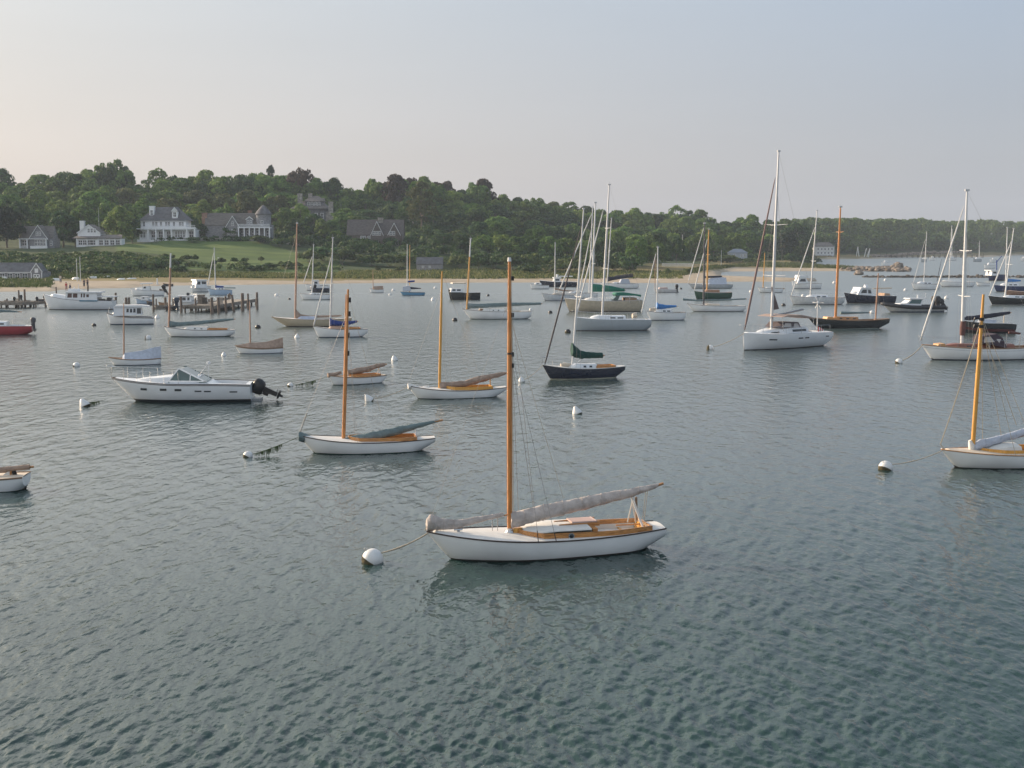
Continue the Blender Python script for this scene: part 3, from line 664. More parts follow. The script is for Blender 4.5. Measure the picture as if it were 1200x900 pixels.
# boathouse at the left edge
b = Bld('boathouse', 24, 282, 'grey shingled boathouse with white trim on the grass at the left edge', 'boathouse', base=331)
b.box(b.walls, -44, 12, 0, 28, 0, 12.5)
b.gable(-44, 12, 0, 28, 12.5, 22.5, 'x', .6)
for x in (-40, -31, -22.5, -13.5, -4.8, 4.0): b.win(x, 5.2, 5, 5.2)
b.trim.box(-44*b.u, 10.6*b.u, -.12, -.01, 11.6*b.u, 12.4*b.u)
b.fin(SHING, ROOFD)
# its gable end turned to the water, a wing of the same building
b2 = b; u = b.u
e = MB(); e.box(11.4*u, 24.5*u, -1.5*u, 27*u, -.2, 12.5*u); e.add([(11.4*u,-1.5*u,12.5*u),(24.5*u,-1.5*u,12.5*u),(18*u,-1.5*u,22.3*u)], [(0,1,2)]); e.build('wall', SHING, b.r)
e = MB()
for a_, c_ in ((10.8, 18), (25.1, 18)):
    e.add([(a_*u,-2*u,12*u),(c_*u,-2*u,22*u),(c_*u,16*u,22*u),(a_*u,16*u,12*u),(a_*u,-2*u,12.9*u),(c_*u,-2*u,23*u),(c_*u,16*u,23*u),(a_*u,16*u,12.9*u)], [(0,1,2,3),(4,5,6,7),(0,1,5,4),(3,0,4,7)])
e.build('roof', ROOFD, b.r)
e = MB()
for a_ in (10.8, 25.1): e.add([(a_*u,-2.1*u,11.4*u),(18*u,-2.1*u,21.6*u),(18*u,-2.1*u,23*u),(a_*u,-2.1*u,12.9*u)], [(0,1,2,3)])
e.box(11.4*u, 12.3*u, -1.9*u, -1.55*u, 0, 12*u); e.box(23.6*u, 24.5*u, -1.9*u, -1.55*u, 0, 12*u); e.build('roof_trim', HWHITE, b.r)
e = MB(); e.box(14.4*u, 21.6*u, -2*u, -1.6*u, 0, 9.8*u); d_ = e.build('door', HWHITE, b.r)
e = MB(); e.box(15.4*u, 17.4*u, -2.1*u, -2.02*u, 7.2*u, 8.8*u); e.box(18.6*u, 20.6*u, -2.1*u, -2.02*u, 7.2*u, 8.8*u); e.build('pane', HGLASS, d_)
e = MB(); e.box(16*u, 20*u, -2*u, -1.6*u, 11.5*u, 16.5*u); e.build('loft_door', HWHITE, b.r)
# gabled cottage
b = Bld('cottage', 43, 372, 'small grey cottage with a steep white edged gable and porch', 'cottage', base=291.5)
b.box(b.walls, -20, 19, 0, 24, 0, 12); b.gable(-20, 16, 6, 26, 12, 26, 'x', .5)
b.gable(-7, 14, -3, 12, 12, 27, 'y', 1.2); b.box(b.walls, -7, 14, -3, 0, 0, 12)
for x in (-1.5, 1.5, 5, 8.5): b.win(x+2, 4, 2.2, 6.5, -3)
for x in (1.8, 5.2): b.win(x, 15.5, 1.8, 4, -3)
b.win(17, 4, 2, 5); b.win(-14, 4, 5, 6)
b.col((-18, -9.5, 12.5), -4, 0, 12, .6); b.rail(-18, -9, -4.2, 0, 3); b.box(b.trim, -20, 14.5, -5, 0, 11.2, 12)
b.box(b.trim, -6.5, 13.5, -3.4, -3.05, 0, 3.4)
b.fin(SHING, ROOFG)
# low cottage with a white chimney
b = Bld('cottage', 117, 374, 'white cottage with a long low porch and square white chimney', 'cottage', base=289.8)
b.box(b.walls, -26, 0, 2, 24, 0, 17); b.gable(-26, 0, 2, 24, 17, 26, 'y', 1); b.box(b.walls, -26, 27, -4, 8, 0, 10)
u = b.u
b.roofs.add([(-30*u,-6*u,11*u),(28*u,-6*u,11*u),(24*u,9*u,15*u),(-26*u,9*u,15*u),(-30*u,-6*u,10.2*u),(28*u,-6*u,10.2*u)], [(0,1,2,3),(0,4,5,1)])
for x in (-13, -9.5, -6): b.win(x, 17.5, 2, 4.2, 2)
for x in (-21, -16, -10, -6, 3, 9.5, 16, 22.5): b.win(x, 3.2, 4.2, 5, -4)
b.chim(-22, 8, 5, 14, 31, HWHITE); b.col((-25, -13, 0, 6.3, 13, 19.5, 26.5), -5.2, 0, 10.4, .5)
b.fin(HWHITE, ROOFG)
# the big white porch house
b = Bld('porch_house', 197, 392, 'big white two storey house with columned porch and upper balcony', 'house', base=280.5)
b.box(b.walls, -33, 33, 0, 30, 0, 11.5); b.box(b.walls, -33, 20, 6, 30, 11.5, 22)
b.hip(-33, 21, 5, 31, 22, 38, -18, 8, 1.6)
b.box(b.trim, -34.5, 34.5, -7, 0, 11.8, 12.8); b.box(b.trim, -26, 34.5, -6.6, -6.2, 13, 14)
b.rail(-22, 33.5, -6.4, 13, 16.6)
b.col((-21, -12, -3, 6, 24, 33), -6.4, -2, 11.8, .75)
for x in (-16.5, -8, 1.5, 27.5): b.win(x, 2.5, 4.5, 6.8)
for x in (9.8, 12.8, 15.8, 18.8): b.win(x, 2.5, 1.8, 6.8)
for x in (-30.5, -27.2): b.win(x, 2.5, 1.8, 6.2)
for x in (-29, -18, -14.5, -9, -3, 0, 6, 13, 16): b.win(x, 15.5, 2.2, 5, 6)
b.box(b.walls, 4, 10.5, 6, 16, 24, 33); b.gable(4, 10.5, 5, 16, 33, 37, 'y', .6); b.win(7.2, 26.5, 3, 5, 6)
b.chim(-20.5, 12, 5.6, 24, 39, HWHITE); b.win(-20.5, 28, 2.4, 6, 9)
st = MB(); u = b.u
for k in range(6): st.box(-6*u+k*.1, 3*u-k*.1, (-7-4+k*.6)*u, -6.5*u, (-3.5+k*.55)*u, (-3.5+(k+1)*.55)*u)
st.box(-34*u, 33*u, -6.4*u, 0, -3*u, .02)
st.build('porch_steps', HWHITE, b.r)
b.fin(HWHITE, ROOFD)
# house with a round tower
b = Bld('tower_house', 292, 396, 'shingled house with round corner tower, gable and white porch', 'house', base=279.3)
b.box(b.walls, -24, 24, 4, 26, 0, 16); b.gable(-52, 12, 6, 24, 16, 29, 'x', .8); b.box(b.walls, -52, -24, 6, 24, 0, 16)
b.gable(-26, -11, -1, 16, 14, 25.5, 'y', 1.0); b.box(b.walls, -26, -11, -1, 6, 0, 14)
u = b.u; t = MB()
t.lathe([(9.5*u, 0), (9.4*u, 14*u), (8.8*u, 17*u), (8.6*u, 28*u)], 20, (15*u, 12*u, 0)); t.build('tower', SHING, b.r, smooth=True, sharp=40)
t = MB(); t.lathe([(9.9*u, 27.6*u), (9.9*u, 28.4*u), (7.5*u, 32*u), (4*u, 36*u), (1.2*u, 38.5*u), (.1*u, 39.5*u)], 20, (15*u, 12*u, 0)); t.build('tower_roof', ROOFD, b.r)
b.box(b.trim, -12, 25.5, -5, 6, 12, 12.8); b.rail(-12, 25, -4.6, 12.8, 16.6)
b.col((-11, -4.5, 1.5, 7.5, 13, 19, 24.8), -4.4, 0, 12, .6)
for x in (-8, -1.5, 4.5, 10, 16, 22): b.win(x, 3, 3.4, 6, 3.9)
for x in (-23, -19, -15): b.win(x, 5, 1.8, 5, -1)
b.win(-18.5, 15, 2, 4, -1); b.box(b.walls, -4, 4, 5, 10, 16, 22); b.gable(-4, 4, 4.6, 10, 22, 25, 'y', .4); b.win(-1.7, 16.8, 1.8, 4, 4.5); b.win(1.7, 16.8, 1.8, 4, 4.5); b.win(15, 15.5, 2.2, 5, 2.8)
b.chim(-54, 14, 6, 8, 30, BRICK); b.chim(-2, 18, 4, 24, 33, BRICK)
b.fin(SHING, ROOFG)
# stone mansion
b = Bld('mansion', 368, 470, 'grey mansion with tall stone chimneys half hidden in trees', 'mansion', base=260)
b.box(b.walls, -22, 14, 0, 30, -2, 16); b.box(b.walls, -10, 10, 4, 26, 16, 24); b.hip(-26, 16, -2, 32, 15.5, 25, -12, 8, 1); b.hip(-10, 10, 4, 26, 24, 30.5, -5, 4, 1.6)
for x in (-6, -2, 2, 6): b.win(x, 18.5, 2.2, 4.4, 4)
for x in (-14, -6, 3, 10): b.win(x, 4, 3, 6, 0)
b.chim(-16, 4, 5, 10, 33); b.chim(-5.5, 14, 4.4, 24, 33.5); b.chim(20, 2, 5, -2, 23.5); b.chim(15.5, 3, 3.5, -2, 12); b.chim(9.5, 18, 2.2, 20, 28)
b.fin(mat('mansion_shingle', (.15,.15,.165), .9, var=.25, scale=1.5), ROOFG)
# long brown shingle house
b = Bld('shingle_house', 439, 402, 'long weathered brown house with steep roof and dormer windows', 'house', base=289)
b.box(b.walls, -32, 33, 0, 26, 0, 14); b.gable(-32, 33, 0, 26, 14, 31, 'x', .8)
b.gable(-4, 10, -1, 14, 14, 29, 'y', .6); b.box(b.walls, -4, 10, -1, 2, 0, 14); b.gable(16, 30, -1, 12, 14, 27, 'y', .6); b.box(b.walls, 16, 30, -1, 2, 0, 14)
for x in (-15, -11.5, -6.5, -1, 2.5, 6, 19, 22.5): b.win(x, 13.5 if x > -5 else 8, 2.4, 4.2, -1 if x > -5 else 0)
for x in (-26, -20, -8, 3, 12, 26): b.win(x, 2, 3, 4.5, -1 if x in (3, 26) else 0)
b.chim(6, 13, 6, 27, 34, STONE)
b.fin(SHINGB, mat('roof_brown_shingle', (.12,.105,.10), .9, var=.25, scale=1.2, stretch=(1,1,4)))
# waterside shed
b = Bld('shed', 504, 334, 'low grey waterside shed under the trees behind the marsh', 'shed', base=318)
b.box(b.walls, -16, 14, 0, 20, 0, 8.5); b.gable(-16, 14, 0, 20, 8.5, 16, 'x', .6)
for x in (-8.5, -.5): b.win(x, 4.6, 1.8, 1.6, 0)
b.fin(mat('shed_boards', (.27,.27,.28), .9, var=.15), ROOFD)
# small places beyond the sand
b = Bld('cottage', 776, 500, 'small pale grey cottage half hidden in trees behind the sand', 'cottage', base=288)
b.box(b.walls, -9, 8, 0, 12, 0, 6); b.gable(-9, 8, 0, 12, 6, 10, 'x', .5); b.win(-4, 2, 2.5, 2.5); b.win(3, 2, 2.5, 2.5); b.fin(SHING, ROOFG)
b = Bld('lagoon_house', 865, 478, 'low blue grey house with hipped roof behind the lagoon', 'house', base=303)
b.box(b.walls, -10, 11, 0, 14, 0, 7); b.hip(-10, 11, 0, 14, 7, 11.5, -4, 5, .7); b.win(-4, 2.4, 2, 2.6); b.win(4, 2.4, 2, 2.6); b.win(8, 2.4, 2, 2.6)
b.fin(mat('clapboard_blue_grey', (.34,.38,.44), .7, var=.05), mat('roof_blue_grey', (.22,.25,.30), .8))
b = Bld('waterfront_house', 966, 715, 'white three storey waterfront house across the water on the far shore', 'house', base=304)
b.box(b.walls, -11, 12, 0, 12, 0, 15); b.hip(-11, 12, 0, 12, 15, 20, -6, 7, .8)
for z in (2, 6.5, 11):
    for x in (-7, -3, 1, 5, 9): b.win(x, z, 1.8, 2.3)
b.col((-9, -3, 3, 9), -2.4, 0, 5, .3); b.rail(-10, 11, -2.4, 5.2, 6.6); b.box(b.trim, -10, 11, -2.8, 0, 4.9, 5.2)
b.fin(mat('far_white_clapboard', (.55,.56,.56), .7, var=.05), ROOFG)
for px, Y, base, w_, h_, lab, rw in [(1018, 900, 286, 12, 6, 'small grey house among the far trees above the masts on the jetty', .30), (1066, 960, 289, 17, 8, 'bright white long house among the trees of the far shore', .75), (1110, 990, 288, 8, 6, 'pale small house in the far trees left of the tall white mast', .5), (1143, 1000, 288, 9, 4, 'low pale house in the far trees right of the tall white mast', .45)]:
    b = Bld('far_house', px, Y-70, lab, 'house', base=base+.6)
    b.box(b.walls, -w_/2, w_/2, 0, 8, 0, h_*.6); b.gable(-w_/2, w_/2, 0, 8, h_*.6, h_, 'x', .3); b.win(-w_*.25, 1, 1.5, 1.6); b.win(w_*.22, 1, 1.5, 1.6)
    b.fin(mat('far_wall_%d' % px, (rw, rw, rw*1.03), .7), ROOFG)
# stone retaining wall and hedge line below the garden of the big houses
w_ = MB()
for k in range(26):
    x0 = 222+k*5; Y = 391; X = Xof(x0, Y, 8); X1 = Xof(x0+5, Y, 8); z = gz(X, Y)
    w_.box(X, X1-.03, Y, Y+.5, z-.8, z+.9+.1*math.sin(k*2.1))
o = w_.build('garden_wall', STONE); tag(o, 'low stone garden wall above the mown lawn', 'wall')
# utility mast by the white chimney cottage and pole masts on the beach
# ------------------------------------------------------------------ boat materials
def M_(n, c, r=.35, **k): return mat(n, c, r, **k)
WHITE = M_('gelcoat_white', (.70,.72,.74), .28, var=.03, scale=1.5, coat=.3)
WHITEW = M_('painted_white', (.76,.77,.77), .30, var=.05, scale=.9, coat=.3)
DECKW = M_('deck_white', (.68,.67,.64), .6, var=.05, scale=3)
CREAM = M_('deck_cream', (.60,.52,.42), .6, var=.08, scale=3)
BEIGE = M_('hull_beige', (.42,.36,.26), .4, var=.05)
GREYH = M_('hull_silver_grey', (.34,.38,.41), .35, var=.03)
NAVY = M_('hull_navy', (.012,.016,.035), .2, var=.1, coat=.5)
BLACKH = M_('hull_black', (.010,.012,.013), .2, var=.1, coat=.5)
GREENH = M_('hull_green', (.012,.06,.035), .25, var=.1, coat=.4)
BLUEH = M_('hull_light_blue', (.10,.26,.42), .35, var=.05)
PBLUE = M_('hull_pale_blue', (.36,.47,.60), .35, var=.05)
REDH = M_('hull_red', (.36,.035,.045), .3, var=.08, coat=.4)
ANTIR = M_('antifouling_dark', (.035,.022,.020), .7, var=.3, scale=4)
ANTIG = M_('antifouling_green', (.018,.045,.035), .7, var=.3, scale=4)
ANTIB = M_('antifouling_blue', (.02,.04,.09), .7, var=.3, scale=4)
VARN = M_('varnished_wood', (.42,.17,.045), .3, var=.25, scale=6, stretch=(.6,6,6), coat=.5, c2=(.52,.24,.07))
MASTW = M_('varnished_spar', (.46,.16,.036), .3, var=.22, scale=5, stretch=(6,6,.4), coat=.5, c2=(.58,.235,.06))
MASTY = M_('yellow_spar', (.66,.33,.06), .35, var=.15, scale=5, stretch=(6,6,.4), coat=.4)
MASTP = M_('pinkish_spar', (.42,.24,.16), .4, var=.15, scale=5, stretch=(6,6,.4))
TEAK = M_('teak_weathered', (.28,.17,.10), .6, var=.3, scale=6, stretch=(.5,8,8))
ALU = M_('mast_aluminium', (.55,.56,.57), .4, metal=.35, var=.04)
ALUW = M_('mast_white', (.66,.67,.67), .35, var=.03)
DARKSP = M_('mast_dark', (.07,.07,.08), .4, var=.1)
CANV = M_('canvas_grey_tan', (.50,.44,.405), .9, var=.14, scale=5, bump=.9, bscale=9)
CANVT = M_('canvas_brown_tan', (.34,.245,.19), .9, var=.16, scale=5, bump=.5, bscale=9)
CANVG = M_('canvas_teal_grey', (.145,.20,.21), .9, var=.16, scale=5, bump=.5, bscale=9)
CANVW = M_('canvas_pale_blue_white', (.46,.50,.58), .9, var=.10, scale=5, bump=.4, bscale=9)
CANVB = M_('canvas_royal_blue', (.02,.05,.22), .85, var=.15, scale=5)
CANVBB = M_('canvas_bright_blue', (.03,.18,.48), .85, var=.12, scale=5)
CANVGR = M_('canvas_dark_green', (.012,.060,.050), .9, var=.2, scale=5)
CANVGN = M_('canvas_green', (.015,.16,.11), .85, var=.12, scale=5)
CANVN = M_('canvas_navy', (.018,.022,.04), .85, var=.2, scale=5)
CANVBR = M_('canvas_maroon', (.12,.055,.05), .85, var=.2, scale=5)
FURLW = M_('furled_sail_white', (.62,.62,.61), .7, var=.06, scale=4)
FURLD = M_('furled_sail_dark', (.10,.085,.085), .8, var=.2, scale=4)
LINE = M_('rope_cream', (.42,.36,.27), .9, var=.15, scale=20)
WIRE = M_('rigging_wire', (.28,.27,.26), .5, metal=.4, var=.05)
BLACK = M_('black_plastic', (.012,.012,.014), .35, var=.2)
RUBBER = M_('rubber_dark_grey', (.035,.037,.042), .6, var=.2)
GLASSD = M_('tinted_glass', (.02,.026,.032), .06, var=.1, spec=.8)
GLASSG = M_('windshield_green_glass', (.045,.10,.095), .08, var=.1, spec=.8)
TRIMB = M_('rub_rail_dark', (.05,.028,.02), .5, var=.2)
METAL = M_('stainless', (.6,.6,.6), .25, metal=.9, var=.03)
WEED = M_('seaweed', (.05,.085,.02), .9, var=.4, scale=8)
BUOYW = M_('buoy_white', (.70,.70,.69), .4, var=.05, scale=4)
BUOYG = M_('buoy_growth', (.06,.05,.02), .9, var=.5, scale=12)
SEATC = M_('seat_tan', (.40,.27,.18), .8, var=.15)
REDP = M_('red_cloth', (.5,.06,.05), .8, var=.1)
class Boat:
    def __init__(s, name, label, cat, x0, x1, wl, yaw=15, br=.30, zs=.7, group=None):
        th = R(yaw); s.c, s.s = math.cos(th), math.sin(th)
        Yw = Yof(wl); L = (x1-x0)/F*Yw
        for _ in range(8):
            B = br*L; Y = Yw+B*.47*s.c; k = (H-zs)*SP
            a0, a1 = (x0-600)/F, (x1-600)/F; D = Y*CP+k; sc = s.s*CP
            h = (a1-a0)*D/(2*s.c-(a0+a1)*sc); mx = a0*D+h*(s.c-a0*sc); L = 2*h
        s.L, s.B, s.mx, s.Y = L, B, mx, Y
        s.r = empty(name, (mx, Y, 0), th, label, cat, group); s.far = Y > 150
    def loc(s, px, py, yo=0.0):
        """photo point -> (x, z) on the boat's lengthwise plane, yo metres off its centre line"""
        ox, oy = s.mx-s.s*yo, s.Y+s.c*yo
        d = ray(px, py)
        # k*d = (ox + u c, oy + u s)
        det = d[0]*s.s-d[1]*s.c
        k = (ox*s.s-oy*s.c)/det
        X, Y = d[0]*k, d[1]*k
        u = (X-ox)*s.c+(Y-oy)*s.s
        return u, H+d[2]*k
    def t(s, u): return (u+s.L/2)/s.L
    def hull(s, fb, m=WHITE, boot=ANTIR, bow=.10, stern=.12, tw=.35, ke=.20, full=1.0, rail=TRIMB, bh=.05, stripe=None, pw=2.2, flat=1.0, name='hull', wp=.42, railr=.022):
        L, B = s.L, s.B; f0, fm, f1 = fb; s.fb = fb
        def sh(t):
            # parabola through bow, lowest point at .62, stern
            tm = .62
            return fm+(f0-fm)*((tm-t)/tm)**2 if t < tm else fm+(f1-fm)*((t-tm)/(1-tm))**2
        def hb(t):
            if t < wp: return B/2*max(0, 1-(1-t/wp)**2.1)**.92
            return B/2*(1-(1-tw)*((t-wp)/(1-wp))**pw)
        D = -.35
        def kz(t):
            f = sh(0)
            if t < bow: return f*(1-(t/bow))**1.15 if bow > 0 else D
            if t < .4: return D*min(1, ((t-bow)/(.4-bow))**.5)
            if t < 1-stern: return D
            if stern <= 0: return -.15
            q = (t-(1-stern))/stern
            return D+(ke-D)*min(1, q)**1.0
        s.sh, s.hb, s.kz = sh, hb, kz
        n = 18 if s.far else 40
        T = [0.0015]+[.5-.5*math.cos(math.pi*i/n) for i in range(1, n)]+[1.0]
        s.T = T; nr = 5 if s.far else 9
        rows = []; mrow = []
        for t in T:
            a, k = sh(t), kz(t); b_ = hb(t); x = -L/2+L*t; k = min(k, a-.02)
            p = 1.25+1.5*min(1, t/.45)*full; q = .62-.12*min(1, t/.5)
            bt = max(k+.001, bh)
            zs = [a+(max(bt, k)-a)*i/nr for i in range(nr+1)]
            lo = min(0.0-.03, zs[-1]); zs += [max(min(lo, zs[-1]), k)]+[max(lo+(k-lo)*j/3, k) if k < lo else k for j in (1, 2, 3)]
            r = []
            for z in zs:
                w_ = min(1, max(0, (a-z)/(a-k))); y = b_*max(0, 1-w_**p)**q
                r.append((x, -y, z))
            rows.append(r)
        g = MB(); nz = len(rows[0])
        for sg in (1, -1):
            vs = [(x, y*sg, z) for r in rows for (x, y, z) in r]; base = []; fs = []; mi = []
            for i in range(len(rows)-1):
                for k in range(nz-1):
                    f = (i*nz+k, i*nz+k+1, (i+1)*nz+k+1, (i+1)*nz+k)
                    fs.append(f if sg > 0 else f[::-1]); mi.append(0 if k < nr else 1)
            b0 = len(g.v); g.v.extend(vs); g.f.extend([tuple(b0+q for q in f) for f in fs]); g.mi.extend(mi)
        # transom
        last = rows[-1]
        vs = last+[(x, -y, z) for x, y, z in reversed(last)]
        g.add(vs, [tuple(range(len(vs)))], 0)
        h = g.build(name, [m, boot], s.r, smooth=True, sharp=38)
        s.h = h
        if rail:
            for sg in (-1, 1):
                rr = MB(); rr.tube([(-L/2+L*t, sg*(hb(t)+railr*.4), sh(t)+.004) for t in T], railr, 5); rr.build('rub_rail', rail, s.r, smooth=True)
        if stripe:
            cm, z0, z1 = stripe
            for sg in (-1, 1):
                rr = MB(); rw = []
                for t in T:
                    a, k = sh(t), kz(t); p = 1.25+1.5*min(1, t/.45)*full; q = .62-.12*min(1, t/.5); row = []
                    for z in (a-z0, a-z1):
                        w_ = min(1, max(0, (a-z)/(a-k))); row.append((-L/2+L*t, sg*(hb(t)*max(0, 1-w_**p)**q+.008), z))
                    rw.append(row)
                rr.grid(rw); rr.build('stripe', cm, s.r)
        return s
    def deck(s, m=DECKW, cock=None, depth=.40, floor=None, crown=.05, name='deck'):
        L = s.L; T = sorted(set(s.T+([cock[0], cock[1]] if cock else []))); g = MB(); K = 8
        def z(t, f): return s.sh(t)-.006+crown*s.B*.5*(1-f*f)*(1 if t > .03 else 0)
        s.dz = z
        cw = (lambda t: min(cock[2]*s.B/2, s.hb(t)*.80)) if cock else None
        for i in range(len(T)-1):
            t0, t1 = T[i], T[i+1]; inc = cock and t0 >= cock[0]-1e-6 and t1 <= cock[1]+1e-6
            def row(t, inc):
                b_ = max(s.hb(t)-.005, .001); x = -L/2+L*t
                if inc:
                    c_ = cw(t); return [(x, y, z(t, y/b_)) for y in (-b_, -(b_+c_)/2, -c_)], [(x, y, z(t, y/b_)) for y in (c_, (b_+c_)/2, b_)]
                return [(x, b_*f, z(t, f)) for f in [-1+2*j/K for j in range(K+1)]], None
            a0, a1 = row(t0, inc); b0, b1 = row(t1, inc)
            g.grid([b0, a0])
            if inc: g.grid([b1, a1])
        g.build(name, m, s.r, smooth=True, sharp=30)
        if cock:
            w_ = MB(); TT = [t for t in T if cock[0]-1e-6 <= t <= cock[1]+1e-6]; fz = s.sh((cock[0]+cock[1])/2)-depth
            L_ = [(-L/2+L*t, -cw(t), z(t, cw(t)/max(s.hb(t), .01))-.002) for t in TT]; R_ = [(x, -y, zz) for x, y, zz in L_]
            w_.grid([L_, [(x, y, fz) for x, y, _ in L_]]); w_.grid([[(x, y, fz) for x, y, _ in R_], R_]); w_.grid([[(x, y, fz) for x, y, _ in R_], [(x, y, fz) for x, y, _ in L_]])
            w_.add([L_[0], R_[0], (R_[0][0], R_[0][1], fz), (L_[0][0], L_[0][1], fz)], [(0,1,2,3)]); w_.add([L_[-1], R_[-1], (R_[-1][0], R_[-1][1], fz), (L_[-1][0], L_[-1][1], fz)], [(3,2,1,0)])
            w_.build('cockpit', floor or m, s.r)
            s.cw = cw; s.cock = cock; s.fz = fz
            for sg in (-1, 1):       # benches
                bb = MB(); rows = []
                for t in TT[1:-1]:
                    x = -L/2+L*t; c_ = cw(t); rows.append([(x, sg*(c_-.01), fz+.22), (x, sg*c_*.45, fz+.22), (x, sg*c_*.45, fz+.17)])
                if len(rows) > 1: bb.grid(rows); bb.build('bench', floor or m, s.r)
        return s
    def ring(s, t0, t1, wf, h0, h1, m=VARN, th=.03, point=True, name='coaming', aft=True):
        """upright band following the cockpit and cabin: pointed or square in front"""
        n = 26; L = s.L; P = []
        for i in range(n+1):
            q = i/n; t = t0+(t1-t0)*q
            w_ = min(wf*s.B/2, s.hb(t)*.84); 
            if point: w_ *= min(1, (q/.16))**.6
            P.append((t, w_))
        for sg in (-1, 1):
            g = MB(); rows = []
            for i, (t, w_) in enumerate(P):
                x = -L/2+L*t; z0 = s.sh(t)-.02; zt = s.sh(t)+h0+(h1-h0)*(i/n)
                rows.append([(x, sg*(w_+th), z0), (x, sg*(w_+th*.8), zt), (x, sg*max(0, w_-th*.2), zt), (x, sg*max(0, w_-th*.3), z0)])
            g.grid(rows); g.build(name, m, s.r)
        if aft:
            t, w_ = P[-1]; x = -L/2+L*t; g = MB(); g.box(x-th, x+.01, -w_-th, w_+th, s.sh(t)-.02, s.sh(t)+h1); g.build(name, m, s.r)
        s.P = P
    def trunk(s, t0, t1, wf, h, m=WHITE, top=None, wins=(), crown=.10, nose=.25, name='cabin', tap=.86, wm=GLASSD, endh=1.0):
        """low cabin with cambered top, rounded nose and side ports"""
        L = s.L; n = 16; rows = []; zt = lambda q: h*(min(1, (q/nose))**.55 if nose > 0 else 1)*(1+(endh-1)*q)
        def ww(q): t = t0+(t1-t0)*q; return min(wf*s.B/2, s.hb(t)*.80)*(min(1, (q/ (nose*.8)))**.5 if nose > 0 else 1)
        def pt(q, v):
            t = t0+(t1-t0)*q; x = -L/2+L*t; w_ = ww(q); zb = s.sh(t)-.02; hh = zt(q)
            return t, x, w_, zb, hh
        for i in range(n+1):
            q = max(.004, i/n); t, x, w_, zb, hh = pt(q, 0); r = [(x, -w_, zb), (x, -w_*tap, zb+hh)]
            for f in (-.6, -.3, 0, .3, .6): r.append((x, w_*tap*f/.8 if abs(f) < .6 else w_*tap*f/.64, zb+hh+crown*w_*(1-(f/.8)**2)))
            r += [(x, w_*tap, zb+hh), (x, w_, zb)]; rows.append(r)
        g = MB(); g.grid(rows)
        g.add(rows[-1], [tuple(range(len(rows[-1])))]); g.add(rows[0], [tuple(range(len(rows[0])-1, -1, -1))])
        c = g.build(name, m, s.r, smooth=True, sharp=40)
        for (q0, q1, f0, f1) in wins:
            for sg in (-1, 1):
                w_ = MB(); rr = []
                for j in range(5):
                    q = q0+(q1-q0)*j/4; t, x, wd, zb, hh = pt(q, 0)
                    rr.append([(x, sg*((wd+(wd*tap-wd)*f)+.012), zb+hh*f) for f in (f0, f1)])
                w_.grid(rr); w_.build('cabin_window', wm, c)
        s.ztrunk = lambda t: s.sh(t)+h
        return c
    def mast(s, pb, pt, pyt, m=MASTW, r=.06, zb=None, spread=(), name='mast', head=True, white=0):
        """pb: photo column of the foot, pt/pyt: photo point of the top"""
        u0, _ = s.loc(pb, 450); 
        # foot column read at deck height
        zf = s.sh(min(.98, max(.02, s.t(u0))))-.05 if zb is None else zb
        for _ in range(4):
            # find the photo row that gives zf at this column
            lo, hi = 285, 900
            for __ in range(30):
                mid = (lo+hi)/2
                if s.loc(pb, mid)[1] > zf: lo = mid
                else: hi = mid
            u0 = s.loc(pb, lo)[0]; zf = (s.sh(min(.98, max(.02, s.t(u0))))-.05) if zb is None else zb
        u1, z1 = s.loc(pt, pyt)
        g = MB(); n = 10
        pts = [(u0+(u1-u0)*q, 0, zf+(z1-zf)*q) for q in [i/n for i in range(n+1)]]; rad = [r*(1 if q < .5 else 1-.45*(q-.5)*2) for q in [i/n for i in range(n+1)]]
        g.tube(pts, rad, 10); o = g.build(name, m, s.r, smooth=True, sharp=50)
        s.m0, s.m1 = Vector(pts[0]), Vector(pts[-1])
        if white:
            w_ = MB(); q0 = 1-white; w_.tube([Vector(pts[0]).lerp(Vector(pts[-1]), q0), Vector(pts[-1])+Vector((0,0,.03))], [r*.80, r*.6], 10); w_.build('masthead_sleeve', ALUW, o)
        if head:
            w_ = MB(); p = Vector(pts[-1]); w_.box(p.x-r*1.3, p.x+r*1.3, -r*.5, r*.5, p.z-.01, p.z+r*1.1)
            w_.tube([p, p+Vector((0, 0, .35))], .008, 4); w_.build('masthead', ALU if m in (ALU, ALUW, DARKSP) else METAL, o)
        for q in spread:
            p = Vector(pts[0]).lerp(Vector(pts[-1]), q); w_ = MB(); sw = min(s.B*.42, 1.2); w_.tube([p+Vector((.05,-sw,.06)), p, p+Vector((.05,sw,.06))], [.02, .035, .02], 6); w_.build('spreader', m, o)
        return o
    def wire(s, a, b_, r=.006, m=WIRE, name='stay', sag=0):
        g = MB(); a, b_ = Vector(a), Vector(b_)
        pts = [a.lerp(b_, i/8)-Vector((0,0,sag*4*(i/8)*(1-i/8))) for i in range(9)] if sag else [a, b_]
        g.tube(pts, r, 5 if s.far else 6); return g.build(name, m, s.r)
    def shrouds(s, q=.8, dx=.25, r=.006, back=True, fore=True, t=None):
        p = s.m0.lerp(s.m1, q); tm = s.t(s.m0.x) if t is None else t
        for sg in (-1, 1):
            for k in (-.2, 1):
                tt = min(.95, tm+.01+k*dx/s.L); s.wire(p, (-s.L/2+s.L*tt, sg*s.hb(tt)*.97, s.sh(tt)), r, name='shroud')
        if fore: s.wire(p, (-s.L/2*.985, 0, s.sh(0)), r, name='forestay')
        if back: s.wire(s.m1, (s.L/2*.97, 0, s.sh(1)), r, name='backstay')
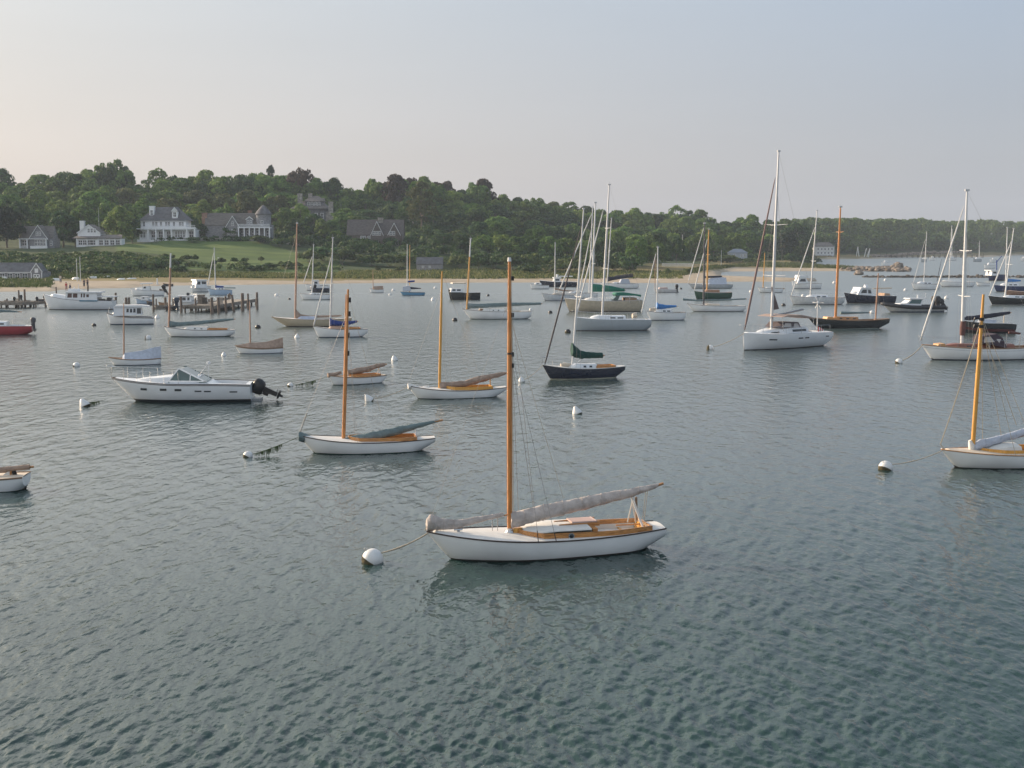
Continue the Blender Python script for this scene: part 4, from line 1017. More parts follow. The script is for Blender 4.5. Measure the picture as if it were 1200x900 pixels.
    def furl(s, x0, y0, x1, y1, r=.07, m=FURLW, name='furled_jib'):
        a = s.loc(x0, y0); b_ = s.loc(x1, y1); a = Vector((a[0], 0, a[1])); b_ = Vector((b_[0], 0, b_[1])); g = MB()
        g.tube([a.lerp(b_, q) for q in (0, .06, .3, .7, .96, 1)], [r*.4, r, r*1.05, r*.8, r*.5, r*.2], 8); g.build(name, m, s.r, smooth=True)
    def cover(s, P, m=CANV, wf=.75, name='sail_cover', boom=True, seed=0, y=0.0, ties=True, bm=None):
        """canvas bundle given by photo points (column, top row, bottom row)"""
        rows = []; C = []
        xs = []
        for (px, pa, pb) in P:
            ua, za = s.loc(px, pa, y); ub, zb = s.loc(px, pb, y); C.append(((ua+ub)/2, (za+zb)/2, abs(za-zb)/2))
        # resample
        n = 10 if s.far else 70; cum = [0]
        for a, b_ in zip(C, C[1:]): cum.append(cum[-1]+math.hypot(b_[0]-a[0], b_[1]-a[1]))
        for i in range(n+1):
            d = cum[-1]*i/n
            u = np.interp(d, cum, [c[0] for c in C]); z = np.interp(d, cum, [c[1] for c in C]); r = np.interp(d, cum, [c[2] for c in C]); r = max(r, .02)
            row = []
            for k in range(18):
                a = 2*math.pi*k/18; nn = mnoise.noise(Vector((u*2.2+seed*9, math.cos(a)*1.2+seed, math.sin(a)*1.2+u*1.1)))+.9*mnoise.noise(Vector((u*4.5+a*1.1, a*1.6, seed)))+.5*mnoise.noise(Vector((u*11, a*2.5, seed)))
                rr = 1+(.17*nn if not s.far else 0)
                # teardrop: full at the bottom where the sail is stowed on the boom
                wd = min(r*wf*rr, .24+.1*r); sh = 1-.35*max(0, math.sin(a))
                row.append((u+.01*nn, y+wd*math.cos(a)*sh, z+r*math.sin(a)*rr))
            rows.append(row)
        g = MB(); g.grid(rows, close=True); g.add(rows[0], [tuple(range(17, -1, -1))]); g.add(rows[-1], [tuple(range(18))])
        o = g.build(name, m, s.r, smooth=True, sharp=60)
        if boom:
            c = C[-1]; c0 = C[-2]; d = Vector((c[0]-c0[0], 0, c[1]-c0[1])).normalized(); g = MB()
            p = Vector((c[0], y, c[1])); g.tube([p-d*.3, p+d*.14], [.045, .038], 8); g.build('boom', bm or VARN, s.r, smooth=True, sharp=40)
        if ties and not s.far:
            for i in range(6, n-3, 9):
                cc = [Vector(v) for v in rows[i]]; ctr = sum(cc, Vector())/18; g = MB(); g.tube([ctr+(v-ctr)*1.03 for v in cc+cc[:1]], .008, 4, cap=False); g.build('sail_tie', m, o)
        return o
    def tent(s, P, m=CANVT, wf=1.0, t0=None, t1=None, name='boat_cover'):
        rows = []
        pts = [s.loc(px, py) for px, py in P]; us = [p[0] for p in pts]; zs_ = [p[1] for p in pts]; n = 18
        for i in range(n+1):
            u = us[0]+(us[-1]-us[0])*i/n; zt = float(np.interp(u, us, zs_)); t = min(.995, max(.005, s.t(u))); b_ = s.hb(t)*wf+.02; z0 = s.sh(t)-.04; sg = .03*math.sin(i*1.9)
            rows.append([(u, -b_, z0-.05), (u, -b_*1.0, z0+.03), (u, -b_*.5, z0+(zt-z0)*.46-.02+sg), (u, -.03, zt), (u, .03, zt), (u, b_*.5, z0+(zt-z0)*.46-.02-sg), (u, b_, z0+.03), (u, b_, z0-.05)])
        g = MB(); g.grid(rows); g.add(rows[-1], [tuple(range(8))]); g.add(rows[0], [tuple(range(7, -1, -1))]); return g.build(name, m, s.r, smooth=True, sharp=30)
    def prof(s, name, P, hw, m, parent=None, y0=None, top=None, sm=False):
        """solid with a side outline read from the photo; hw = half width at its foot, top = half width at its head"""
        pts = [s.loc(px, py, -hw) for px, py in P]; z = [p[1] for p in pts]; g = MB(); tp = hw if top is None else top
        if y0 is not None: g.prism(pts, y0-hw, y0+hw)
        else: g.prism(pts, -hw, hw, y0t=-tp, y1t=tp, zr=(min(z), max(z)))
        s.lastz = (min(z), max(z)); s.lasthw = (hw, tp)
        return g.build(name, m, parent or s.r)
    def pane(s, name, P, hw, m, parent, top=None, zr=None, out=.012, th=.01):
        pts = [s.loc(px, py, -hw) for px, py in P]; zr = zr or s.lastz; tp = s.lasthw[1] if top is None else top; h0 = s.lasthw[0]
        def yy(z): return h0+(tp-h0)*(z-zr[0])/(zr[1]-zr[0])
        for sg in (-1, 1):
            g = MB(); n = len(pts); g.add([(x, sg*(yy(z)+out), z) for x, z in pts]+[(x, sg*(yy(z)+out-th), z) for x, z in pts], [tuple(range(n)), tuple(range(2*n-1, n-1, -1))]+[(k, (k+1) % n, (k+1) % n+n, k+n) for k in range(n)])
            g.build(name, m, parent)
    def rails(s, t0, t1, h=.55, n=5, pulpit=True, m=METAL, r=.012):
        for sg in (-1, 1):
            g = MB(); top = []
            for i in range(n+1):
                t = t0+(t1-t0)*i/n; x = -s.L/2+s.L*t; y = sg*s.hb(t)*.95; z = s.sh(t); g.tube([(x, y, z), (x, y, z+h)], r, 5); top.append((x, y, z+h))
            g.tube(top, r*.8, 5); g.build('guard_rail', m, s.r)
        if pulpit:
            g = MB(); t = max(t0, .03); x = -s.L/2+s.L*t; y = s.hb(t)*.95; x0 = -s.L/2-.03*s.L
            g.tube([(x, -y, s.sh(t)+h), (x0+.02, -y*.6, s.sh(0)+h+.03), (x0-.02, 0, s.sh(0)+h+.05), (x0+.02, y*.6, s.sh(0)+h+.03), (x, y, s.sh(t)+h)], r, 6)
            g.tube([(x0, 0, s.sh(0)+h+.03), (x0+.12, 0, s.sh(0))], r, 6); g.build('pulpit', m, s.r)
    def outboard(s, u, z, k=1.0, tilt=0, m=BLACK, y=0.0, fat=1.0):
        """outboard engine: cowl, midsection, gearcase with propeller; tilt in degrees"""
        e = empty('outboard_motor', (0,0,0)); e.parent = s.r; Mx = Matrix.Translation((u, y, z)) @ Matrix.Rotation(-R(tilt), 4, 'Y') @ Matrix.Scale(k, 4)
        c = MB(); c.M = Mx
        rows = []
        for (zz, sx, sy, cx) in [(.10,.17,.13,.16),(.18,.23,.17,.18),(.36,.26,.19,.20),(.52,.25,.18,.20),(.62,.20,.15,.18),(.66,.10,.08,.17)]:
            sx, sy = sx*fat, sy*fat; rows.append([(cx+sx*math.copysign(abs(math.cos(a))**.7, math.cos(a)), sy*math.copysign(abs(math.sin(a))**.7, math.sin(a)), zz) for a in [2*math.pi*q/14 for q in range(14)]])
        c.grid(rows, close=True); c.add(rows[0], [tuple(range(13, -1, -1))]); c.add(rows[-1], [tuple(range(14))]); c.build('cowl', m, e, smooth=True, sharp=50)
        c = MB(); c.M = Mx; c.prism([(.06,.12),(.32,.12),(.29,-.55),(.10,-.55)], -.07*fat, .07*fat); c.box(-.05, .10, -.12, .12, -.18, .08); c.build('midsection', m, e)
        c = MB(); c.M = Mx; c.tube([(.0,0,-.62), (.08,0,-.62), (.28,0,-.62), (.40,0,-.62)], [.02,.055,.06,.04], 8); c.box(.08, .44, -.11, .11, -.50, -.48); c.prism([(.12,-.62),(.28,-.62),(.24,-.85),(.16,-.80)], -.012, .012)
        for a in (0, 2.1, 4.2): c.add([(.41,0,-.62),(.43,.03*math.cos(a)-.04*math.sin(a),-.62+.03*math.sin(a)+.04*math.cos(a)),(.42,.15*math.cos(a),-.62+.15*math.sin(a)),(.40,.07*math.cos(a)+.07*math.sin(a),-.62+.07*math.sin(a)-.07*math.cos(a))], [(0,1,2,3)])
        c.build('gearcase', m, e)
        return e
    def tubep(s, name, P, r, m, y=0.0, n=8, parent=None):
        g = MB(); g.tube([(lambda q: (q[0], y, q[1]))(s.loc(px, py, y)) for px, py in P], r, n); return g.build(name, m, parent or s.r, smooth=True, sharp=50)
ROPES = []
def buoy(px, py, d, label, kind='ball', tilt=25, weed=True, dark=False):
    """moored float: ball, cone or weedy ball; d = photo width in pixels"""
    p = G(px, py); r = d/F*p.y/2; Mx = Matrix.Rotation(R(tilt), 4, 'Y'); Mi = Matrix.Rotation(R(tilt), 4, 'Y')
    e = empty('mooring_buoy', (p.x, p.y+r*.5, r*.25), random.uniform(-.5, .5), label, 'buoy', 'mooring buoys floating in the harbour')
    if kind == 'ball': prof = [(r*math.sin(a), -r*math.cos(a)) for a in [math.pi*i/12 for i in range(1, 12)]]
    else: prof = [(.45*r, -.8*r), (r*.98, -.45*r), (r, -.2*r), (r*.9, .1*r), (r*.55, .75*r), (r*.28, 1.15*r), (r*.16, 1.25*r)]
    g = MB(); g.lathe(prof, 18, M=Mx); g.build('float', BLACK if dark else BUOYW, e, smooth=True)
    if weed:
        g = MB(); k = 1.02; Mg = Matrix.Rotation(R(32 if tilt < 50 else 85), 4, 'Y') @ Matrix.Rotation(R(-8), 4, 'X')
        g.lathe([(r*k*math.sin(a)*(1+.03*math.sin(a*30)), -r*k*math.cos(a)) for a in [math.pi*i/14 for i in range(1, 7)]] if kind == 'ball' else [(.46*r, -.82*r), (r*1.0, -.46*r), (r*1.02, -.3*r)], 18, M=Mg if kind == 'ball' else Mx); g.build('growth', BUOYG, e, smooth=True)
    g = MB(); g.M = Mx; zt = r if kind == 'ball' else 1.25*r; ring = [(r*.14*math.cos(a), 0, zt+r*.12+r*.14*math.sin(a)) for a in [6.283*i/8 for i in range(9)]]; g.tube(ring, r*.04, 5, cap=False); g.build('ring', METAL, e)
    return p+Vector((0, r*.5, r*.9))
def mooring(px, py, boat=None, to=None, label='', r=.014, weedy=False, a=None):
    """rope from a float to the bow"""
    b_ = boat.r.matrix_basis @ Vector((-boat.L/2*.99, 0, boat.sh(0)-.05)) if boat else Vector(to)
    a = a if a is not None else G(px, py)+Vector((0,0,.1)); g = MB(); n = 14; d = (b_-a).length
    pts = [a.lerp(b_, i/n)-Vector((0,0, d*(.02 if weedy else .05)*4*(i/n)*(1-i/n))) for i in range(n+1)]
    for p in pts: p.z = max(p.z, .012)
    o0 = a.copy(); e = empty('mooring_rope', o0, 0, label, 'rope', 'mooring ropes from floats to bows')
    g.tube([p-o0 for p in pts], [r*(1.3 if 3 < i < 8 else 1)*(.8 if weedy else 1) for i in range(n+1)], 6); g.build('rope', LINE if not weedy else WEED, e)
    if weedy:
        w_ = MB(); rr_ = random.Random(int(px))
        for k in range(38):
            q = .10+.55*(k+rr_.uniform(-.8,.8))/38; p = a.lerp(b_, q); p.z = max(p.z-d*.02*4*q*(1-q), .03); L_ = min(p.z+.02, .26)*rr_.uniform(.4,1.0); LL = rr_.uniform(.06, .30); x, y = rr_.uniform(-.02,.02), rr_.uniform(-.05,.05)
            w_.add([(p.x-o0.x-.018, p.y-o0.y+y, p.z-o0.z), (p.x-o0.x+.018, p.y-o0.y+y, p.z-o0.z), (p.x-o0.x+.015+x, p.y-o0.y+y, p.z-o0.z-L_), (p.x-o0.x-.01+x, p.y-o0.y+y, p.z-o0.z-L_)], [(0,1,2,3)])
        w_.tube([a.lerp(b_, q)-o0-Vector((0,0,d*.02*4*q*(1-q))) for q in (.10,.2,.35,.5,.65)], .013, 6)
        w_.build('weed', WEED, e)
    return e
# ================================================================== the boats
SAILG = 'sailing boats on moorings'; MOTG = 'motor boats on moorings'
# ---- the nearest boat
b = B0 = Boat('sailboat', 'nearest white sloop with varnished mast and grey boom cover, beside the large white float', 'sailboat', 500, 773, 657, 15, .295, .6, SAILG)
b.hull((.80, .53, .60), WHITEW, ANTIR, bow=.10, stern=.17, tw=.50, ke=.26, bh=.045)
b.deck(DECKW, (.655, .935, .68), .34, DECKW, crown=.06)
b.ring(.375, .935, .70, .17, .14, VARN, .035)
# cuddy roof inside the coaming
g = MB(); rows = []
for i in range(15):
    q = i/14; t = .395+(.665-.395)*q; x = -b.L/2+b.L*t; w_ = min(.70*b.B/2, b.hb(t)*.84)*min(1, ((t-.375)/.09))**.6-.012; z = b.sh(t)+.165+.10*min(1, q*2.2)**.7
    rows.append([(x, w_*f, z-.03+ .05*(1-f*f)-(0.03 if abs(f) == 1 else 0)) for f in (-1, -.97, -.6, -.3, 0, .3, .6, .97, 1)])
rows.append([(x, y, b.sh(.665)-.02) for x, y, z in rows[-1]])
g.grid(rows); cab = g.build('cabin_top', DECKW, b.r, smooth=True, sharp=40)
zc = b.sh(.62)+.31
for sg in (-1, 1):
    g = MB(); g.tube([b_ for b_ in [(-b.L/2+b.L*.545, sg*.24, zc-.03), (-b.L/2+b.L*.72, sg*.24, zc+.02)]], .028, 6); g.box(-b.L/2+b.L*.55, -b.L/2+b.L*.72, sg*.24-.02, sg*.24+.02, zc-.10, zc-.01); g.build('slide_rail', VARN, cab)
g = MB(); g.box(-b.L/2+b.L*.60, -b.L/2+b.L*.705, -.27, .27, zc+.01, zc+.05); g.tube([(-b.L/2+b.L*.705, -.27, zc+.03), (-b.L/2+b.L*.705, .27, zc+.03)], .03, 6); g.build('sliding_hatch', M_('hatch_pinkish', (.50,.36,.32), .5), cab)
g = MB(); g.box(-b.L/2+b.L*.672, -b.L/2+b.L*.692, -.5*b.B*.66, .5*b.B*.66, b.sh(.66)-.02, zc-.08); g.build('bulkhead', VARN, b.r)
for sg in (-1, 1):
    g = MB(); t = .575; x = -b.L/2+b.L*t; y = sg*(min(.70*b.B/2, b.hb(t)*.84)+.045); g.lathe([(.001,-.01), (.085,-.01), (.085,.012), (.001,.012)], 18, (x, y, b.sh(t)+.075), M=Matrix.Rotation(R(90), 4, 'X') @ Matrix.Scale(1.0, 4)); g.build('portlight', METAL, b.r)
    g = MB(); g.lathe([(.001,-.013), (.062,-.013), (.062,.016), (.001,.016)], 18, (x, y, b.sh(t)+.075), M=Matrix.Rotation(R(90), 4, 'X')); g.build('portlight_glass', GLASSD, b.r)
g = MB(); xx = -b.L/2+b.L*.845; g.box(xx-.02, xx+.02, -.6*b.B/2, .6*b.B/2, b.fz+.20, b.fz+.26); g.box(-b.L/2+b.L*.912, -b.L/2+b.L*.932, -b.hb(.93)*.74, b.hb(.93)*.74, b.fz+.2, b.sh(.92)+.12); g.build('thwart', MASTY, b.r)
g = MB()
for k in range(9): y = -.36+k*.09; g.box(-b.L/2+b.L*.69, -b.L/2+b.L*.91, y, y+.082, b.fz+.004, b.fz+.02)
g.build('floorboards', DECKW, b.r)
b.mast(597.3, 597, 303, MASTW, .072, white=.010, head=False)
p = b.m0; g = MB(); g.lathe([(.12, 0), (.12, .05), (.095, .09), (.085, .16)], 14, (p.x, 0, b.sh(.37)+.03)); g.build('mast_collar', METAL, b.r)
g = MB(); g.box(p.x+.10, p.x+.34, -.07, .07, b.sh(.4)+.03, b.sh(.4)+.20); g.build('bitt', MASTY, b.r)
b.cover([(598,600,617.5),(610,598.5,616),(640,591,608.5),(693,580.5,595),(736,573,583.5),(768,567,572.2),(772,566.5,570)], CANV, .8, seed=3)
b.cover([(500,608,621.5),(504,603,621.5),(515,606.5,620.5),(533,609.5,619.5),(560,605.5,613),(590,600.5,605)], CANV, .75, name='jib_cover', boom=False, seed=8)
b.tubep('jib_boom', [(517,619),(596,603)], .022, VARN)
for sg in (-1, 1):
    b.wire((b.loc(741, 583)[0]+.03*sg, .0, b.loc(741, 583)[1]), (b.loc(744, 612)[0]-.1*sg, sg*.33, b.sh(.93)+.08), .022, DECKW, 'boom_crutch')
    b.wire((b.loc(741, 583)[0], sg*.05, b.loc(741, 583)[1]), (b.loc(749.5, 612)[0], sg*.30, b.sh(.94)+.05), .022, DECKW, 'boom_crutch')
b.tubep('crutch_post', [(745.5,582.5),(746,610)], .035, TEAK)
for (a, c_) in (((757,574),(752.5,613)), ((759,574),(754.5,613))): b.tubep('mainsheet', [a, c_], .008, LINE)
# rigging of the nearest boat
mt = b.m1; m0 = b.m0
for sg in (-1, 1):
    for q, tt in ((.90, .425), (.70, .50)):
        pt_ = m0.lerp(mt, q); ch = (-b.L/2+b.L*tt, sg*b.hb(tt)*1.0, b.sh(tt)); b.wire(pt_, ch, .006, name='shroud')
        g = MB(); g.tube([Vector(ch), Vector(ch).lerp(pt_, .045)], .012, 6); g.build('turnbuckle', BLACK, b.r)
b.wire(m0.lerp(mt, .86), (-b.L/2+.12, 0, b.sh(0)+.35), .0035, name='forestay'); b.wire((-b.L/2+.10, 0, b.sh(0)+.42), (-b.L/2-.05, 0, b.sh(0)+.02), .012, LINE, 'tack_line')
for dx, q in ((.10, .97), (.13, .8), (-.09, .93)): b.wire(m0+Vector((dx, .04, .35)), m0.lerp(mt, q)+Vector((dx*.6, .02, 0)), .006, LINE, 'halyard')
b.wire(m0.lerp(mt, .80), b.m0+Vector((1.55, 0, 1.0)), .005, LINE, 'topping_lift')
for q in (.62, .66, .80, .93):
    pp = m0.lerp(mt, q); g = MB(); g.box(pp.x+.05, pp.x+.12, -.025, .025, pp.z-.06, pp.z+.06); g.build('block', BLACK, b.r)
g = MB(); g.tube([m0.lerp(mt, .66), m0.lerp(mt, .667)], .074, 10); g.build('mast_band', TRIMB, b.r)
for px in (577, 583): b.tubep('horse_post', [(px, 604), (px, 622)], .014, METAL)
g = MB(); xx = -b.L/2+b.L*.13; g.tube([(xx-.12,0,b.sh(.13)+.10),(xx+.12,0,b.sh(.13)+.10)], .022, 6); g.box(xx-.04,xx+.04,-.03,.03,b.sh(.13),b.sh(.13)+.09); g.build('cleat', METAL, b.r)
g = MB(); g.prism([(b.L/2-1.3,-.3),(b.L/2-1.15,-.05),(b.L/2-1.0,-.05),(b.L/2-1.0,-.3)], -.02, .02); g.build('rudder', WHITEW, b.r)
b.tubep('tiller', [(722,615.5),(752,614)], .022, VARN)
# ---- the second daysailer
b = B1 = Boat('sailboat', 'white sloop with teal grey boom cover and open wooden cockpit, left of the nearest boat', 'sailboat', 350, 509, 532.5, 10, .31, .6, SAILG)
b.hull((.74, .46, .52), WHITEW, ANTIG, bow=.11, stern=.20, tw=.40, ke=.32, bh=.03)
b.deck(DECKW, (.52, .86, .66), .42, VARN, crown=.06); b.ring(.36, .86, .66, .17, .15, VARN, .035)
b.tent([(411,526),(428,517),(437,520)], CANVW, .60, name='cuddy_cover')
b.mast(402.5, 408, 339, MASTW, .078, head=False)
b.cover([(403,513,528),(418,509.5,521),(440,505.5,516.5),(470,499,508),(500,494,498.5),(515,491.8,494.3)], CANVG, .8, seed=5)
b.cover([(350,506,517),(356,506.5,518),(363,510,517.5),(368,513,517.5)], CANVG, 1.0, name='jib_cover', boom=False, seed=2)
b.tubep('jib_boom', [(366,515.5),(401,515)], .02, VARN); b.tubep('crutch_post', [(487,499),(488,516)], .025, WHITE); b.tubep('boat_hook', [(360,484),(352,507)], .012, BLACK)
for sg in (-1, 1): b.wire(b.m0.lerp(b.m1, .86), (-b.L/2+b.L*.42, sg*b.hb(.42), b.sh(.42)), .006, name='shroud')
b.wire(b.m0.lerp(b.m1, .85), (-b.L/2, 0, b.sh(0)+.1), .006, name='forestay')
for q in (.58, .70, .84, .93):
    pp = b.m0.lerp(b.m1, q); g = MB(); g.box(pp.x+.03, pp.x+.13, -.04, .04, pp.z-.10, pp.z+.10); g.build('block', BLACK, b.r)
b.wire(b.m0.lerp(b.m1, .97), b.m0+Vector((1.6,0,.9)), .006, LINE, 'topping_lift')
# ---- third
b = B2 = Boat('sailboat', 'white sloop with brown boom cover and yellow wooden coaming, just left of the nearest mast', 'sailboat', 478, 592, 467.5, 14, .30, .6, SAILG)
b.hull((.72, .44, .52), WHITEW, ANTIG, bow=.10, stern=.20, tw=.40, ke=.32, bh=.03)
b.deck(DECKW, (.42, .85, .66), .42, VARN, crown=.06); b.ring(.38, .85, .68, .20, .16, MASTY, .035)
b.mast(515, 518, 318, MASTY, .078, head=False)
b.cover([(515,448,457),(524,448,455.5),(545,446,453),(560,441,449.5),(580,437.5,443),(592,435.5,439.5)], CANVT, .8, seed=6)
b.cover([(478,449,456),(482,450,456.5),(492,453,457.5),(503,452,458)], DECKW, 1.0, name='jib_cover', boom=False, seed=4)
b.tubep('crutch_post', [(574.5,442),(574.5,455)], .03, MASTY)
for sg in (-1, 1): b.wire(b.m0.lerp(b.m1, .86), (-b.L/2+b.L*.42, sg*b.hb(.42), b.sh(.42)), .006, name='shroud')
b.wire(b.m0.lerp(b.m1, .85), (-b.L/2, 0, b.sh(0)+.1), .006, name='forestay'); b.wire(b.m1, b.m0+Vector((2.2,0,1.0)), .006, LINE, 'topping_lift')
# ---- small brown covered boat
b = B3 = Boat('sailboat', 'small white sailboat with brown boom cover and reddish wooden deck edge', 'sailboat', 385, 451, 450.5, 30, .33, .5, SAILG)
b.hull((.60, .42, .45), WHITEW, ANTIG, bow=.08, stern=.14, tw=.45, ke=.25, rail=TEAK, railr=.03, bh=.03)
b.deck(CREAM, (.42, .88, .66), .35, TEAK); b.ring(.36, .88, .66, .16, .14, VARN, .035)
b.mast(403.5, 405.5, 345, MASTW, .06, head=False)
b.cover([(407,433.5,439.5),(418,431.5,438),(430,429.5,436),(442,426.5,431.5),(451,425.3,429)], CANVT, .8, seed=7)
b.cover([(384,437,442.5),(390,437,441.5),(400,435,438)], CANVT, .8, name='jib_cover', boom=False, seed=1)
b.tubep('crutch_post', [(444,431),(441,442)], .02, CREAM); b.tubep('crutch_post', [(444,431),(447,442)], .02, CREAM)
# ---- right front boat
b = B4 = Boat('sailboat', 'white sloop cut by the right edge, yellow wooden mast and white boom cover', 'sailboat', 1103, 1292, 549, 14, .30, .6, SAILG)
b.hull((.72, .50, .55), WHITEW, ANTIR, bow=.09, stern=.20, tw=.42, ke=.32, bh=.03, rail=VARN)
b.deck(CREAM, (.42, .85, .66), .42, VARN, crown=.06); b.ring(.225, .85, .64, .15, .16, MASTY, .035)
b.trunk(.25, .44, .56, .20, DECKW, crown=.3, nose=.7, name='cuddy_cover')
b.mast(1139.5, 1152.5, 345, MASTY, .085, head=False)
for q in (.80, .845): 
    pp = b.m0.lerp(b.m1, q); g = MB(); g.tube([pp-Vector((0,0,.06)), pp+Vector((0,0,.06))], .10, 10); g.tube([pp, pp+Vector((-.30,0,.05)), pp+Vector((-.34,0,-.1))], .03, 6); g.build('mast_band', BLACK, b.r)
b.cover([(1141,520,528),(1148,515,527),(1165,512,521),(1185,506.5,515.5),(1205,500,510),(1240,490,499),(1280,479,485)], CANVW, .8, seed=9)
b.tubep('mast_boot', [(1136.5,516),(1138.5,522),(1139,529)], [.06,.13,.10], DECKW)
b.wire(b.m0.lerp(b.m1, .83)+Vector((-.05,0,0)), (-b.L/2-.04, 0, b.sh(0)+.22), .020, LINE, 'forestay_lashing', sag=.12)
b.wire((-b.L/2-.05, 0, b.sh(0)+.22), (-b.L/2+b.L*.09, -.05, .05), .016, LINE, 'bobstay')
for sg, tt in ((-1, .48), (1, .48), (-1, .35), (1, .35)): b.wire(b.m0.lerp(b.m1, .86), (-b.L/2+b.L*tt, sg*b.hb(tt), b.sh(tt)), .010, LINE, 'shroud')
b.wire(b.m0.lerp(b.m1, .80), b.m0+Vector((1.9,0,1.0)), .012, LINE, 'topping_lift')
# ---- left edge boat
b = B5 = Boat('sailboat', 'white boat cut by the left edge with brown boom cover and raised black outboard bracket', 'sailboat', -150, 31, 580, 6, .34, .6, SAILG)
b.hull((.70, .45, .50), WHITEW, ANTIG, bow=.08, stern=.10, tw=.62, ke=.12, rail=TEAK, railr=.03, bh=.03)
b.deck(CREAM, None); b.tent([(-60,556),(-10,557),(6,560),(22,568)], M_('canvas_taupe', (.20,.16,.14), .9, bump=.4), .96)
b.cover([(-60,556,566),(-20,551,560),(0,547.8,554),(20,545.5,551.5),(35,544,550.5)], CANVT, .9, seed=11)
b.tubep('crutch_post', [(13,551),(12,563)], .04, VARN); b.tubep('outboard_bracket', [(17,551),(21,560),(31,572)], .045, BLACK); b.tubep('outboard_bracket', [(15,550),(17,562)], .05, BLACK); b.tubep('outboard_bracket', [(28,567),(31,570)], .07, BLACK)
b.prof('sail_panel', [(3,557),(11,551),(12,562)], .02, DECKW)
# ---- motor cruiser
b = B6 = Boat('motorboat', 'white cabin cruiser with raised black outboard and sloping green windshield', 'motorboat', 131, 296, 472.5, 4, .33, .9, MOTG)
b.hull((1.30, 1.02, .95), WHITE, M_('boot_dark', (.02,.025,.03), .5), bow=.17, stern=0, tw=.86, ke=-.2, full=.8, bh=.16, pw=2.6, wp=.5, stripe=(TRIMB, .05, .085))
b.deck(WHITE, (.68, .97, .72), .55, WHITE, crown=.05)
c = b.trunk(.17, .64, .80, .34, WHITE, nose=.6, crown=.08, endh=1.0)
w0 = b.prof('windshield', [(197,446.5),(208.5,433),(212,433),(241,447.5),(241,451),(197,451)], 1.0, GLASSG, top=.74)
for P in ([(196.3,446.5),(208,432.4),(209.3,432.4),(198.3,446.5)], [(211,432.4),(242,447.3),(240,448),(210,433.8)], [(208,432.3),(212.5,432.3),(212.5,433.4),(208,433.4)], [(195,446),(242,446.5),(242,447.6),(195,447.6)], [(222,437),(223,437.5),(223,446.5),(222,446.5)]): b.pane('windshield_frame', P, .98, METAL, w0)
b.prof('helm_side', [(225,449),(243,449),(258,455.5),(262,461),(225,459)], 1.06, WHITE, top=1.02)
for (xa, xb, y, h_) in ((164,172,456.3,2.6),(187,195,456.8,2.6),(204.5,212.5,457.2,2.6),(228,236,458.6,1.5),(239,247,458.8,1.5),(269,278,459.3,1.5)):
    t = b.t(b.loc((xa+xb)/2, y, -b.hb(.5)*.96)[0]); wd = b.hb(min(.98, max(.1, t)))
    for sg in (-1, 1):
        g = MB(); r_ = []
        for j in range(4):
            xq = xa+(xb-xa)*j/3; yo = -wd
            u_, z1_ = b.loc(xq, y-h_/2, yo); _, z0_ = b.loc(xq, y+h_/2, yo); tq = b.t(u_); k_ = b.kz(tq); a_ = b.sh(tq); col_ = []
            for z in (z0_, z1_):
                p_ = 1.25+1.5*min(1, tq/.45)*.8; q_ = .62-.12*min(1, tq/.5); w1 = min(1, max(0, (a_-z)/(a_-k_))); col_.append((u_, sg*(b.hb(tq)*(1-w1**p_)**q_+.018), z))
            r_.append(col_)
        g.grid(r_); g.build('hull_window', GLASSD, b.h)
b.rails(.0, .50, .62, 5, True)
b.tubep('antenna', [(244,451),(244.5,424)], .015, WHITE); b.tubep('outrigger_arch', [(228,447),(244,426),(247,427)], .02, METAL, y=-.5); b.tubep('outrigger_arch', [(228,447),(244,426),(247,427)], .02, METAL, y=.5)
g = MB(); p_ = b.loc(244.5, 425); g.lathe([(.02,-.06),(.11,-.04),(.11,.04),(.02,.07)], 12, (p_[0], 0, p_[1])); g.build('anchor_light', WHITE, b.r)
for k in range(9): px = 247+k*5.1; b.tubep('rod_holder', [(px, 455.5), (px, 459)], .02, METAL, y=-b.B*.40)
b.tubep('cockpit_bolster', [(246,458.8),(283,459.5)], .04, BLACK, y=-b.B*.39)
b.prof('engine_bracket', [(291,468),(306,467),(305,474),(291,476)], .45, M_('bracket_grey', (.28,.29,.3), .4))
uc, zc_ = b.loc(302.5, 457); b.outboard(uc+.34, zc_-.20, 1.2, 66, BLACK, fat=1.45)
# ---- red boat
b = Boat('sailboat', 'red hulled sailboat cut by the left edge with grey boom cover and small outboard', 'sailboat', -64, 38, 393, 10, .30, .7, SAILG)
b.hull((1.15, .85, .80), REDH, ANTIR, bow=.14, stern=.16, tw=.55, ke=.20, bh=.02, rail=WHITE)
b.deck(DECKW, (.72, .93, .6), .4, WHITE); b.trunk(.34, .72, .66, .38, WHITE, wins=((.4,.6,.35,.75),(.72,.92,.35,.75)))
b.mast(-30, -28, 240, ALU, .08); b.cover([(-30,361,366),(-5,362,366.5),(10,363.5,366),(24,365,366)], CANVG, .8, seed=1); b.shrouds()
b.tubep('boom_crutch', [(17,366),(17.5,380)], .03, METAL); b.outboard(b.L/2-.05, .95, .95, 5, DARKSP); b.rails(.75, .97, .6, 2, False)
